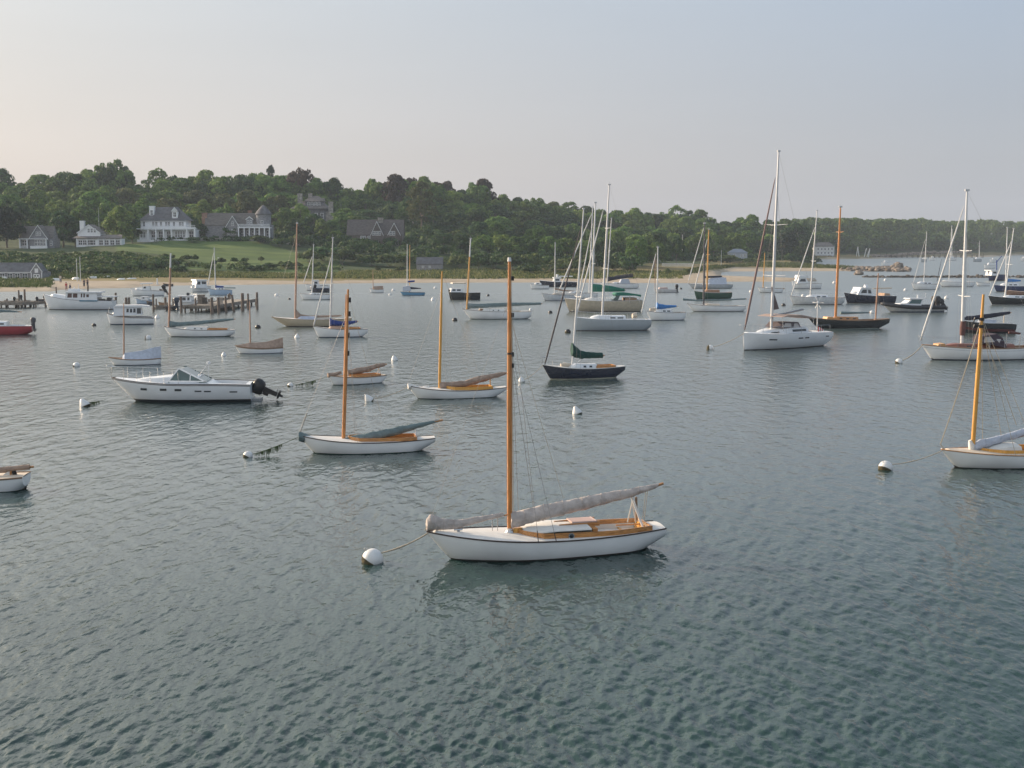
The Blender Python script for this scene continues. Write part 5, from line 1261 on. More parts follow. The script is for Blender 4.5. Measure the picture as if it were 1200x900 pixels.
# ---- lobster boat at the dock
def cabinboat(b, fb, hullm, boot, body, wins, roof, hw, extra=(), bow=.07, tw=.85, stripe=None, rail=TRIMB, roofm=WHITE, bodym=WHITE, wm=GLASSD, cock=(.62,.96,.75), trunk_=None, bh=.08):
    b.hull(fb, hullm, boot, bow=bow, stern=0, tw=tw, ke=-.2, full=.85, bh=bh, pw=2.6, wp=.48, stripe=stripe, rail=rail)
    b.deck(WHITE, cock, .6, WHITE)
    if trunk_: b.trunk(*trunk_)
    o = b.prof('wheelhouse', body, hw, bodym, top=hw*.92)
    zr = b.lastz
    for P in wins: b.pane('wheelhouse_window', P, hw, wm, o)
    if roof:
        b.prof('roof', roof, hw*1.06, roofm)
    for e_ in extra: b.tubep(*e_)
    return o
b = Boat('motorboat', 'long white lobster boat with dark wheelhouse windows lying along the left dock', 'motorboat', 51, 134, 363.3, 3, .30, 1.0, MOTG)
cabinboat(b, (2.0, 1.25, 1.15), WHITE, ANTIR, [(75,352.5),(77,343.2),(113,343.2),(114,353.5)], [[(78.7,348.8),(79.4,343.9),(84,343.9),(84,348.8)],[(85.2,348.8),(85.2,343.9),(90.5,343.9),(90.5,348.8)],[(94.5,348.5),(94.5,344),(96.2,344),(96.2,348.5)],[(97.5,348.5),(97.5,344),(99.4,344),(99.4,348.5)],[(101,348.3),(101,345),(104,345),(104,348.3)]],
  [(76,343.2),(77,341.6),(117,341.8),(117,343.4)], 1.25, [('antenna',[(92,342),(92,333)],.03,WHITE),('exhaust_stack',[(103,342),(103,334.5)],.10,BLACK),('mast',[(86,342),(87,336)],.05,WHITE),('boom',[(104,342),(116,343)],.05,ALU)], trunk_=(.10,.36,.70,.40,WHITE), cock=(.78,.97,.75), wm=M_('window_brown', (.07,.03,.025), .15))
b.prof('radar_mast', [(79,341.5),(80,338.5),(91,338.5),(92,341.5)], .5, WHITE); b.prof('aft_shelter', [(110,348.2),(110,347.2),(134,347.2),(134,348.2)], 1.1, WHITE); b.tubep('shelter_post', [(111,348),(111,354)], .04, WHITE, y=-1); b.tubep('shelter_post', [(132,348),(132,354)], .04, WHITE, y=-1)
b.prof('engine_box', [(116,350.5),(121,350.5),(121,354),(116,354)], .5, GLASSD); b.prof('engine_box', [(125,348.8),(130,348.8),(130,353),(125,353)], .4, GLASSD); b.prof('spray_strip', [(93,352),(114,352),(114,353.3),(93,353.3)], 1.42, M_('teal_trim', (.05,.20,.30), .4))
# ---- bass boat
b = Boat('motorboat', 'small white cabin fishing boat with row of rounded side windows in front of the dock', 'motorboat', 125, 180, 380.5, 14, .34, .9, MOTG)
cabinboat(b, (1.30, .80, .72), WHITEW, ANTIB, [(132,370.5),(134.5,359.5),(165,359),(167,369)], [[(148,366),(148.3,361.8),(150.8,361.8),(151,366)],[(152,366.2),(152.3,361.8),(154.7,361.8),(155,366.2)],[(156,366.2),(156.3,361.5),(158.8,361.5),(159,366.2)],[(160.3,367.5),(160.3,361.2),(165,361.2),(165.3,367.5)]],
  [(133,359.8),(135,358),(166,357.6),(175,358.8),(175,360)], .98, [('antenna',[(145,358),(145,352)],.02,WHITE),('rail_bow',[(127,366),(128,360),(140,361)],.02,METAL)], stripe=(TRIMB,.06,.12), trunk_=(.12,.34,.70,.30,WHITE))
b.prof('side_vent', [(139,367.6),(144,367.8),(144,368.8),(139,368.6)], b.B*.45, TRIMB)
# ---- centre console
b = Boat('motorboat', 'white centre console with flat top anchored off the beach grass', 'motorboat', 153, 192, 347, 8, .32, .8, MOTG)
cabinboat(b, (1.25, .85, .80), WHITEW, ANTIB, [(166,341),(167.5,335.5),(175,335.5),(176,341)], [[(168,338),(168.5,335.8),(171,335.8),(171,338)]], [(164,332),(178,331.6),(178,332.6),(164,333)], .75, [('top_post',[(167,333),(167,341)],.03,METAL,-.6),('top_post',[(175,333),(175,341)],.03,METAL,-.6),('top_post',[(167,333),(167,341)],.03,METAL,.6),('top_post',[(175,333),(175,341)],.03,METAL,.6)], cock=(.40,.96,.75), trunk_=(.14,.40,.6,.25,WHITE))
b.outboard(b.L/2, .9, 1.3, 30, BLACK)
# ---- boats tied along the dock
b = Boat('motorboat', 'small white skiff behind the small cabin fishing boat', 'motorboat', 159, 178, 356.5, 5, .36, .6, MOTG)
cabinboat(b, (.85,.6,.6), PBLUE, ANTIB, [(165,352),(166,347.5),(173,347.5),(173.5,352)], [[(167,350),(167,348),(169,348),(169,350)]], [(164.5,347.6),(174,347.6),(174,348.4),(164.5,348.4)], .6)
b = Boat('motorboat', 'white pilothouse boat tied behind the dock with dark outboard to its left', 'motorboat', 206, 240, 359.5, 3, .32, .8, MOTG)
cabinboat(b, (1.1,.8,.8), WHITE, ANTIB, [(207.5,353.5),(208,347.5),(224,347.2),(224.5,354)], [[(208.6,352),(208.8,348.6),(212.3,348.6),(212.3,352)],[(213.6,352),(213.6,348.6),(217.5,348.6),(217.5,352)],[(219.5,352),(219.5,348.6),(222,348.6),(222,352)]], [(206.5,346.6),(226,346.3),(226,347.4),(206.5,347.7)], .95, [('antenna',[(216,346.5),(216,343)],.02,WHITE),('radome',[(219,345.4),(222,345.4)],.28,BLACK)])
p = G(203.5, 365); od = Boat('inflatable_tender', 'dark inflatable tender with big outboard tied left of the dock', 'dinghy', 193, 205, 364, 40, .45, .5)
od.hull((.5,.42,.42), RUBBER, RUBBER, bow=.12, stern=0, tw=.9, ke=-.1, rail=RUBBER, railr=.14); od.deck(RUBBER, (.2,.95,.6), .3, RUBBER); od.outboard(od.L/2, .75, 1.35, 8, M_('cowl_blue_black', (.03,.045,.07), .35))
# ---- white cabin boat and blue sloop behind the dock
b = Boat('motorboat', 'white cabin boat with square windshield behind the dock left of the blue sail cover', 'motorboat', 224, 246, 342.3, 35, .34, .9, MOTG)
cabinboat(b, (1.4,1.0,.95), WHITEW, ANTIB, [(229,337.5),(231,328.8),(242,328.8),(243,337.5)], [[(231,333.5),(232,330),(235,330),(235,333.5)],[(236.5,333),(236.5,329.8),(241.5,329.8),(241.5,333)]], [(229.5,328.8),(230,327.8),(243.5,327.8),(243.5,329)], 1.1, trunk_=(.1,.36,.7,.35,WHITE), cock=(.75,.96,.7))
def sloop(label, x0, x1, wl, yaw, hullm=WHITE, boot=ANTIB, fb=(1.1,.8,.85), br=.30, bow=.10, stern=.12, tw=.5, ke=.15, deckm=DECKW, cock=(.68,.93,.55), tr=(.30,.68,.62,.32,WHITE), wins=((.45,.62,.35,.75),(.72,.9,.35,.75)), name='sailboat', cat='sailboat', rail=TRIMB, full=1.0, bh=.06, coam=None, stripe=None, boom=None):
    b = Boat(name, label, cat, x0, x1, wl, yaw, br, fb[1]+.1, SAILG)
    b.hull(fb, hullm, boot, bow=bow, stern=stern, tw=tw, ke=ke, rail=rail, full=full, bh=bh, stripe=stripe); b.deck(deckm, cock, .4, deckm)
    if tr: b.trunk(*tr, wins=wins)
    if coam: b.ring(cock[0], cock[1], .60, .18, .16, coam, .035, point=False)
    return b
b = sloop('pale blue hulled sloop with royal blue sail cover behind the end of the dock', 243, 272, 346, 8, PBLUE, ANTIB, (1.15,.9,.85))
b.mast(252.6, 251, 291, ALUW, .09, spread=(.55,)); b.furl(243.5,335,250.5,296,.08); b.cover([(252.4,333,339),(254,334.5,340),(258,335,339.5),(262,335.2,337)], CANVB, .8); b.cover([(262,336.8,338),(276,336.8,338)], CANVG, .8, boom=False, name='folded_awning'); b.shrouds(fore=False)
# ---- small catboat with pale cover, and the tan covered one
b = Boat('sailboat', 'small white boat under pale blue tent cover with slim wooden mast', 'sailboat', 127.5, 188.5, 428, 16, .34, .45, SAILG)
b.hull((.55,.38,.42), WHITEW, ANTIB, bow=.10, stern=.10, tw=.45, ke=.05, rail=TEAK, railr=.035, bh=.03); b.deck(TEAK, None); b.tent([(143.5,418),(146,413.5),(165,411),(180,407),(188.5,405.5)], CANVW, .92, name='boat_cover'); b.mast(145.3, 145, 355, MASTP, .055, head=False)
b = Boat('sailboat', 'small white boat under tan tent cover with short wooden mast right of the dock', 'sailboat', 275.5, 331.5, 414.5, 15, .34, .45, SAILG)
b.hull((.62,.42,.45), WHITEW, ANTIB, bow=.10, stern=.10, tw=.45, ke=.05, rail=TEAK, railr=.035, bh=.03); b.deck(TEAK, None); b.tent([(277,404.5),(284,403.5),(293,401.5),(296,401.5),(310,401),(322,398),(331.3,395.5)], CANVT, 1.0, name='boat_cover'); b.mast(293.5, 292.6, 353, MASTP, .055, head=False)
# ---- white sloop with grey green boom cover
b = sloop('white sloop with long grey green boom cover lying before the dock', 192, 275, 395, 6, WHITEW, ANTIG, (.95,.62,.60), .27, .10, .17, .42, .25, DECKW, (.62,.90,.6), (.28,.62,.55,.25,DECKW), ((.45,.53,.35,.7),(.72,.80,.35,.7)))
b.mast(198, 200, 297, MASTP, .10, white=.19, head=False); b.cover([(199,376,384),(210,377.5,382.5),(235,376,380.5),(262,373.5,377),(274,373,375)], CANVG, .8); b.shrouds(q=.95)
b.ring(.62,.90,.6,.14,.12,VARN,.03,point=False)
# ---- beige classic
b = sloop('long beige hulled classic yacht with tan boom cover and slim mast', 317.5, 412, 383, 5, BEIGE, ANTIR, (1.0,.72,.85), .24, .20, .22, .30, .45, DECKW, (.55,.80,.55), (.32,.55,.5,.28,M_('cabin_blue_white', (.45,.50,.62), .5)), (), rail=TEAK)
b.mast(346, 348, 262, MASTP, .10, head=True, spread=(.45,)); b.cover([(346.5,361,377),(348,363,376),(352,368,373.5),(362,370,373),(380,369.5,372),(399,369,371)], CANVT, .7); b.shrouds(q=.9)
# ---- white boat blue cover
b = sloop('white sloop with royal blue sail cover and furled white jib right of the beige yacht', 367, 430.5, 395.5, 14, WHITEW, ANTIB, (1.05,.72,.70), .28, .10, .20, .40, .32, DECKW, (.50,.86,.6), (.28,.52,.55,.25,M_('cabin_tan', (.45,.28,.2), .5)), (), coam=VARN)
b.mast(387, 390, 279, ALU, .075, spread=(.5,)); b.furl(367,384,389,298,.06); b.cover([(386.5,372,383),(390,375,382),(398,376.5,381.5),(410,376.5,380.5),(418,375.5,378)], CANVB, .8); b.shrouds(fore=False)
# ---- behind
b = sloop('white sloop with furled jib and bare mast near the far beach', 351.5, 388, 351.5, 8, WHITEW, ANTIG, (1.0,.8,.8), tr=(.3,.65,.55,.2,WHITE))
b.mast(365.5, 367.5, 287, ALUW, .08, spread=(.5,)); b.furl(355.5,332,366,300,.07); b.shrouds(fore=False)
b = Boat('motorboat', 'white fishing boat behind a dark tender near the far beach', 'motorboat', 357.5, 386, 340.5, 10, .32, .9, MOTG)
cabinboat(b, (1.2,.9,.85), WHITEW, ANTIB, [(366,335),(368,329.5),(373,329),(375,335)], [[(368,332.5),(368.7,330.2),(372,330.2),(372,332.5)]], [(366,329.4),(374,329),(374,328.2),(367,328.2)], .8)
b = Boat('inflatable_tender', 'dark blue inflatable tender between two white boats near the beach', 'dinghy', 364, 386, 342.8, 8, .4, .5); b.hull((.75,.6,.6), NAVY, BLACK, bow=.10, stern=0, tw=.9, ke=-.1, rail=NAVY, railr=.16); b.deck(RUBBER, (.2,.95,.6), .3, RUBBER); b.outboard(-b.L/2+.5, .75, 1.1, -10, BLACK)
b = Boat('dinghy', 'small white dory with tan cover and short mast off the marsh', 'dinghy', 433, 449.5, 343, 10, .36, .5)
b.hull((.75,.6,.65), WHITEW, ANTIB, bow=.08, stern=.05, tw=.6, ke=0, rail=TEAK); b.deck(CREAM, None); b.tent([(436.5,338),(438,335.5),(449,335)], CANVT, 1.0); b.mast(437.3, 437, 316, MASTP, .06, head=False)
b = sloop('light blue hulled boat with two slim masts off the marsh', 469, 498, 346.3, 5, BLUEH, ANTIB, (.62,.5,.5), tr=None, cock=(.3,.85,.6))
b.prof('sail_bundle', [(471.5,341.5),(472,336),(480,334.5),(482,341)], .5, CANVW); b.mast(477, 477.2, 286, ALUW, .07, head=False); b.mast(480, 480.3, 287, MASTY, .06, head=False, name='mizzen_mast'); b.cover([(480,336,339),(484,336.5,339),(493,337.5,338.5)], CANVN, .8); b.cover([(478,329,331),(486,328.3,330.5)], CANVB, .9, boom=False, name='folded_awning')
b = Boat('motorboat', 'black hulled lobster boat with pale deckhouse moored off the marsh', 'motorboat', 525, 562, 351.5, 12, .34, 1.1, MOTG)
cabinboat(b, (1.65,1.1,1.15), BLACKH, ANTIR, [(528,342.5),(529.5,338),(542,338),(543,342.5)], [[(530,341),(530.6,339),(534,339),(534,341)],[(535.5,341),(535.5,339),(540,339),(540,341)]], None, 1.1, [('canopy_post',[(531,338),(531,332.5)],.04,WHITE,-.8),('canopy_post',[(545,341),(545,332.5)],.04,WHITE,-.8)], rail=WHITE, cock=(.6,.95,.75), trunk_=(.08,.3,.7,.3,WHITE))
b.prof('canopy', [(530,332.6),(531,331.4),(546,331.4),(547,332.6)], 1.0, CREAM)
# ---- white yacht with green grey cover behind nearest mast
b = sloop('white yacht with long green boom cover directly left of the nearest mast top', 542.5, 622, 374.3, 8, WHITEW, ANTIG, (1.15,.85,.85), .28, .12, .14, .45, .2, DECKW, (.60,.85,.6), (.22,.60,.55,.28,DECKW), ((.55,.60,.4,.75),(.75,.80,.4,.75)), rail=TRIMB)
b.mast(547, 551.5, 280, MASTY, .10, white=.25, spread=(.55,)); b.cover([(548,355.5,362),(560,356,361),(600,354.5,359),(634,354.5,357)], CANVGN if False else CANVG, .8); b.shrouds(); b.rails(.0,.5,.6,4)
b.prof('companion_hood', [(560,366.5),(563,362),(576,361.8),(577,366.5)], .5, TEAK)
# ---- the cluster in the middle
b = B7 = Boat('sailboat', 'black hulled sloop with dark green sail cover and leaning mast right of the nearest mast', 'sailboat', 635.5, 731, 444.5, 17, .27, .7, SAILG)
b.hull((.95,.66,.72), NAVY, M_('boot_cream', (.50,.48,.38), .5), bow=.10, stern=.19, tw=.36, ke=.40, rail=DECKW, bh=.05)
b.deck(DECKW, (.64,.86,.55), .4, DECKW); b.trunk(.31,.64,.56,.26,WHITE,wins=((.50,.60,.3,.75),(.72,.82,.3,.75))); b.ring(.63,.87,.58,.16,.14,VARN,.035,point=False)
b.mast(670.5, 684, 245, ALUW, .065, spread=(.45,)); b.furl(638,429,682,262,.055,FURLD)
b.cover([(670,401.5,417),(673,405,418.5),(680,411,420),(692,413,420),(706,413.5,419.5)], CANVGR, .75); b.shrouds(fore=False)
b.cover([(657,425.5,430),(662,425,430),(669,426,430)], CREAM, .9, boom=False, name='sail_bag'); b.rails(.0,.3,.5,2)
b.wire(b.m0+Vector((.05,0,.1)), b.m0+Vector((.95,0,.85)), .018, ALU, 'boom_vang')
b = sloop('large silver grey racing sloop with black cabin windows behind the black sloop', 673, 760.5, 387.8, 12, GREYH, ANTIR, (1.35,1.1,1.05), .29, .015, .10, .75, .15, WHITE, (.66,.97,.62), (.20,.66,.66,.34,WHITE,None), ((.55,.70,.35,.7),(.76,.93,.35,.7)), rail=None, bh=.05)
b.mast(705.5, 714, 217, ALU, .11, spread=(.38,.68)); b.furl(673.5,377,707,246,.08); b.shrouds(fore=False); b.cover([(741,367,373),(746,366,372)], CREAM, .95, boom=False, name='sail_bag'); b.rails(.0,.9,.6,6)
b = sloop('cream and grey motor sailer with green canopy and green sail cover', 661.5, 751, 365.5, 8, M_('hull_cream', (.46,.40,.30), .45), ANTIR, (1.7,1.35,1.45), .28, .06, .05, .65, .1, DECKW, (.66,.95,.6), (.25,.62,.55,.3,DECKW), (), rail=WHITE)
b.mast(693.3, 697.8, 238, ALUW, .13, spread=(.38,)); b.furl(675,362,694.5,262,.08); b.cover([(694.5,332.5,342),(700,333,342),(716,335,342),(732,338.5,341.5)], CANVGN, .6); b.shrouds(fore=False)
b.prof('canopy', [(722,345.5),(724,343.5),(733,342.8),(751.5,345.5),(751.5,347.8),(745,346.5),(724,346.5)], 1.3, CANVGN)
b.prof('windshield', [(717,352),(724,345.5),(727,345.5),(724,352)], 1.2, GLASSG); b.tubep('canopy_post', [(738,346),(738,355)], .04, METAL, y=-1.2); b.tubep('canopy_post', [(750,347),(749,355)], .04, METAL, y=-1.2); b.prof('cockpit_seats', [(733,355),(733,349),(746,349),(747,355)], .9, SEATC); b.rails(.0,.6,.7,6)
b.prof('deck_box', [(700.5,353),(701,349.8),(706,349.8),(706,353)], .5, CANVN)
b = sloop('small white sloop at the left of the mast cluster with anchor on its bow', 634.5, 676, 352.5, 12, M_('hull_pale_grey', (.52,.55,.58), .4), ANTIB, (1.15,.85,.85), tr=(.3,.65,.5,.25,M_('cabin_tan_grey', (.42,.38,.34), .5)), wins=())
b.mast(650, 650.6, 285, ALUW, .08); b.furl(654.5,347,693,246,.09) if False else None; b.cover([(650,337,339.5),(660,339.5,341.5),(672,340.5,341.5)], CANVT, .8); b.shrouds()
b = sloop('white sloop with tall furled jib behind the cream motor sailer', 651.5, 700, 350.5, 10, WHITEW, ANTIB, (1.1,.9,.9), tr=(.3,.65,.55,.25,WHITE))
b.mast(690.5, 694.5, 243, ALUW, .11, spread=(.5,)); b.furl(653.5,345,694,249,.10); b.wire(b.m1, (b.L/2*.97,0,.9), .008, name='backstay')
b = sloop('white double ended sloop with dark boom cover by the sand bar', 703, 748, 338.3, 6, WHITEW, ANTIG, (1.2,.9,.95), tr=(.30,.6,.5,.25,WHITE), rail=TRIMB)
b.mast(711.5, 716.5, 256, ALUW, .11, spread=(.5,)); b.cover([(712,324,330),(718,324.2,328.5),(742,322.8,324.6)], CANVN, .8); b.prof('sail_bag', [(726,332.5),(729,327.2),(737,327),(739,332.5)], .8, CANVW); b.shrouds()
b = Boat('motorboat', 'small white launch moored left of the navy lobster boat', 'motorboat', 621.5, 643, 338.8, 6, .34, .7, MOTG); cabinboat(b, (1.0,.7,.7), WHITEW, ANTIB, [(627,333.5),(628,331.5),(634,331.5),(635,333.5)], [[(629,333),(629,332),(632,332),(632,333)]], None, .7)
b = Boat('motorboat', 'navy lobster boat with white wheelhouse and long canopy by the marsh', 'motorboat', 632, 677, 336.3, 6, .30, 1.0, MOTG)
cabinboat(b, (1.3,1.0,.95), NAVY, ANTIR, [(648.5,331.5),(650,326),(656.5,326),(657,331.5)], [[(650.5,329),(651,327),(655.5,327),(655.5,329)]], [(649,326.2),(649,325),(658,325),(658,326.2)], 1.0, [('aft_awning',[(655,323.8),(671,323.8)],.10,WHITE),('tower',[(653,325),(653,321.5)],.25,WHITE)], rail=WHITE)
b = sloop('white sloop with bright blue sail cover right of the silver racing sloop', 758, 802.5, 375.5, 14, WHITEW, ANTIB, (1.05,.85,.85), tr=(.2,.62,.60,.35,WHITE))
b.mast(770, 771, 290, ALUW, .09, spread=(.5,)); b.furl(751.5,368,769,296,.075); b.cover([(769.5,353,362),(772,356,362.5),(780,357.5,361.5),(792.5,357.8,360)], CANVBB, .8); b.shrouds(fore=False); b.cover([(761.5,361,364),(768,360,364)], CREAM, .9, boom=False, name='sail_bag')
fl = MB(); ua, za = b.loc(758, 348); 
b = Boat('motorboat', 'grey tender with outboard and pink folded cover by the sand bar', 'dinghy', 766, 792, 343, 5, .34, .6); b.hull((.7,.55,.55), M_('hull_light_grey', (.5,.5,.5), .5), ANTIB, bow=.10, stern=0, tw=.85, ke=-.1, rail=WHITE); b.deck(WHITE, (.3,.95,.6), .3, WHITE); b.outboard(b.L/2, .7, 1.1, 5, BLACK); b.prof('folded_cover', [(772,340.5),(773,337),(782,336.6),(784,340.5)], .5, M_('cloth_pinkish', (.5,.40,.38), .8)); b.mast(767.5, 767.8, 300, MASTP, .05, head=False)
b = sloop('dark green hulled sloop with brown cabin and yellow wooden mast', 813.5, 856.5, 350.8, 12, GREENH, ANTIR, (1.3,1.0,1.05), .32, .06, .06, .6, .1, TEAK, (.66,.94,.6), (.25,.66,.55,.42,M_('cabin_brown', (.32,.18,.11), .5)), (), rail=WHITE)
b.mast(828.3, 830.6, 269, MASTY, .12, spread=(.6,)); b.furl(813.5,341,829,280,.09); b.shrouds(fore=False)
b = sloop('long white sloop with dark mast and grey green boom cover before the sand bar', 805, 873, 365.3, 6, WHITEW, ANTIR, (1.0,.7,.68), .25, .12, .10, .45, .2, DECKW, (.55,.88,.55), (.30,.55,.5,.22,CREAM), (), rail=TRIMB)
b.mast(824.5, 825.8, 262, DARKSP, .12, spread=(.5,)); b.furl(805.5,339,825,268,.075) if False else None; b.cover([(800,349.5,352.2),(815,351,353),(845,350.5,352.6),(874,349.5,351)], CANVG, .8); b.shrouds()
b = sloop('grey sloop with pale tent over its boom moored behind the green hull', 806.5, 858, 338.2, 6, M_('hull_mid_grey', (.40,.43,.45), .5), ANTIR, (.95,.75,.75), .27, .1, .1, .5, .15, DECKW, (.7,.92,.5), None, (), rail=TRIMB)
b.mast(824.8, 825.5, 264, DARKSP, .10); b.tent([(829,328.5),(832,326),(845,324.5),(851,325.5)], CANVW, .9); b.cover([(826,323.5,326),(845,322.8,325),(846,323,324.5)], CANVN, .8); b.furl(806,332,825,266,.09)
b = sloop('small dark decked sloop with short yellow mast left of the tall white sloop', 888, 917, 343, 8, WHITEW, ANTIR, (1.0,.72,.72), tr=(.3,.6,.5,.15,DECKW), wins=(), rail=TRIMB)
b.mast(894.2, 896.3, 296, MASTY, .09, head=False); b.cover([(895,337,340),(905,338,340),(919,337.4,339)], CANVT, .8)
# ---- the tall modern sloop
b = B8 = Boat('sailboat', 'large white modern sloop with tallest mast, tan bimini and furled brown jib', 'sailboat', 871, 962, 408.5, 38, .34, 1.2, SAILG)
b.hull((1.42,1.22,1.15), WHITE, ANTIR, bow=.012, stern=.10, tw=.80, ke=.10, full=.7, rail=None, bh=.06, pw=2.6)
b.deck(WHITE, (.68,.97,.62), .45, WHITE); c = b.trunk(.16,.70,.66,.42,WHITE,nose=.6,wins=((.20,.34,.3,.6),(.62,.95,.35,.80)),crown=.12)
for (t0, t1, za, zb) in ((.19,.26,.42,.52),(.50,.56,.32,.42),(.585,.64,.32,.42),(.88,.93,.30,.38)):
    for sg in (-1, 1):
        g = MB(); r_ = []
        for j in range(4):
            t = t0+(t1-t0)*j/3; a_ = b.sh(t); k_ = b.kz(t); cc = []
            for z in (a_-zb, a_-za):
                p_ = 1.25+1.5*min(1, t/.45)*.7; q_ = .62-.12*min(1, t/.5); w1 = (a_-z)/(a_-k_); cc.append((-b.L/2+b.L*t, sg*(b.hb(t)*(1-w1**p_)**q_+.015), z))
            r_.append(cc)
        g.grid(r_); g.build('hull_window', GLASSD, b.h)
b.mast(903.7, 912.5, 178, ALU, .12, spread=(.32,.60)); b.furl(872.5,387,908.5,208,.085,M_('furled_brown', (.20,.13,.12), .8))
b.tubep('boom', [(905,370.5),(941,362.5)], .09, M_('boom_grey', (.25,.26,.28), .5)); b.prof('lazy_bag', [(905,336),(913,362),(906,363.5)], .05, M_('canvas_brown_dark', (.13,.10,.095), .9))
b.prof('bimini', [(915.5,371.8),(925,369.3),(940,369),(955,372.3),(955,373.6),(940,371),(925,371.2)], 1.3, M_('canvas_pinkish_tan', (.36,.27,.23), .9))
dg = b.prof('dodger', [(916,384.5),(920.5,377.8),(937,377.5),(940,386)], .92, M_('canvas_maroon_grey', (.11,.09,.10), .9), top=.8); b.pane('dodger_window', [(918.5,383.5),(921.5,378.8),(928,378.8),(928,383.5)], .92, M_('clear_vinyl', (.45,.42,.40), .2), dg); b.pane('dodger_window', [(930,384),(932,379),(936,379),(937.5,384.5)], .92, M_('clear_vinyl', (.45,.42,.40), .2), dg)
for px in (917,953): b.tubep('bimini_frame', [(px,372),(px+1,388)], .02, METAL, y=-1.2); b.tubep('bimini_frame', [(px,372),(px+1,388)], .02, METAL, y=1.2)
b.tubep('wind_generator_pole', [(957.5,386),(958.5,356)], .05, ALU)
g = MB(); p_ = b.loc(958.5, 354.5)
for k in range(6): a = k*math.pi/3; g.add([(p_[0],.03*math.cos(a),p_[1]+.03*math.sin(a)),(p_[0]+.02,.58*math.cos(a+.05),p_[1]+.58*math.sin(a+.05)),(p_[0],.58*math.cos(a-.05),p_[1]+.58*math.sin(a-.05))], [(0,1,2)])
g.lathe([(.02,-.12),(.09,-.05),(.09,.1),(.02,.2)], 10, (p_[0],0,p_[1]), M=Matrix.Rotation(R(90),4,'Y')); g.build('wind_generator', ALUW, b.r)
g = MB(); ua, za = b.loc(958, 387)
for k in range(6): g.add([(ua+.05+k*.11, -.02*k, za+.32-.05*k), (ua+.05+(k+1)*.11, -.02*(k+1), za+.32-.05*(k+1)), (ua+.05+(k+1)*.11, -.02*(k+1), za-.32-.05*(k+1)), (ua+.05+k*.11, -.02*k, za-.32-.05*k)], [(0,1,2,3)], k % 2)
g.build('flag', [REDP, WHITE], b.r); b.shrouds(fore=False); b.rails(.0,.95,.6,7)
# ---- others on the right
b = Boat('motorboat', 'white cabin cruiser with flybridge rail behind the tall white sloop', 'motorboat', 927.5, 961, 338.6, 8, .34, 1.1, MOTG)
cabinboat(b, (1.6,1.05,1.0), WHITEW, ANTIB, [(934,332.5),(937,325.5),(944,324.5),(948,331.5)], [[(937,330),(938.5,327),(944,326.8),(944.5,330)]], [(936,325.6),(937,322.5),(945,322.5),(948,325.6)], 1.1, [('guard_rail',[(948,326.5),(958,328)],.03,METAL)], trunk_=(.1,.4,.7,.4,WHITE))
b = sloop('white sloop with furled jib and radar on deck behind the black yawl', 925.5, 988, 357.3, 10, M_('hull_white_grey', (.60,.61,.61), .4), ANTIR, (1.25,1.0,1.0), .28, .07, .10, .6, .15, WHITE)
b.mast(949.5, 957.5, 247, ALU, .10, spread=(.42,)); b.furl(926.5,349,955,266,.09); b.shrouds(fore=False); b.rails(.0,.9,.6,6)
b = B9 = Boat('sailboat', 'black yawl with orange varnished masts and brown deckhouse', 'sailboat', 946.5, 1041, 385.8, 12, .22, .8, SAILG)
b.hull((1.2,.85,.95), BLACKH, M_('boot_grey_green', (.35,.40,.36), .5), bow=.14, stern=.20, tw=.30, ke=.45, rail=TEAK, railr=.035, bh=.06)
b.deck(TEAK, (.62,.84,.5), .4, TEAK); b.trunk(.27,.60,.45,.34,VARN,wins=((.3,.4,.4,.7),(.55,.65,.4,.7),(.8,.9,.4,.7)),top=None)
b.mast(979, 985, 243, MASTW, .13, spread=(.78,), white=.0); b.mast(1026, 1029.3, 320, MASTP, .08, name='mizzen_mast', head=False); b.cover([(985,365,368.5),(1000,365.5,368),(1018,365.5,367)], CANVG, .8); b.shrouds(q=.9)
b.prof('deckhouse', [(969,374),(970,371.5),(976,371.5),(977,375)], .5, M_('lit_wood', (.55,.32,.14), .5))
b = Boat('motorboat', 'navy blue picnic boat with white hardtop and long awning pole', 'motorboat', 989, 1046.5, 355.3, 14, .30, 1.1, MOTG)
cabinboat(b, (1.55,1.05,1.0), NAVY, ANTIR, [(1005,345.5),(1009,337.8),(1021,338.5),(1024,346)], [[(1009,343.5),(1011.5,339.5),(1016,339.5),(1016,343.5)],[(1017.5,343.8),(1017.5,339.7),(1020.5,339.9),(1021.5,344)]], [(1009,338),(1010,336.8),(1023,337.2),(1023,338.6)], 1.15, [('awning_pole',[(1023,338),(1045,337.5)],.09,CREAM),('radome',[(1013,335.8),(1016,335.8)],.3,WHITE)], rail=WHITE, trunk_=(.14,.42,.66,.42,WHITE))
b.prof('aft_seat', [(1036,349),(1037,343.5),(1043,344),(1044,350)], .9, SEATC)
b = B10 = Boat('motorboat', 'grey rigid inflatable with white hardtop console and black outboards', 'motorboat', 1034, 1103, 366, 10, .30, .8, MOTG)
b.hull((1.05,.62,.62), M_('hull_grey', (.42,.43,.43), .5), ANTIB, bow=.14, stern=0, tw=.86, ke=-.2, full=.8, rail=RUBBER, railr=.24, bh=.1); b.deck(RUBBER, (.30,.95,.55), .3, RUBBER)
o = b.prof('console', [(1053,359.5),(1056,356),(1063,355.3),(1069,350.5),(1082,350.5),(1080,358),(1079,361)], .85, WHITE, top=.7); b.pane('wheelhouse_window', [(1065,355.8),(1069.5,351.3),(1081,351.3),(1079,356)], .85, GLASSG, o)
b.prof('roof', [(1065.5,350.6),(1067,349.5),(1085,349.8),(1085,350.9)], .85, WHITE); b.tubep('antenna', [(1075.5,349.5),(1075.5,345.5)], .1, WHITE); b.tubep('antenna', [(1084,350),(1085,343.5)], .02, WHITE)
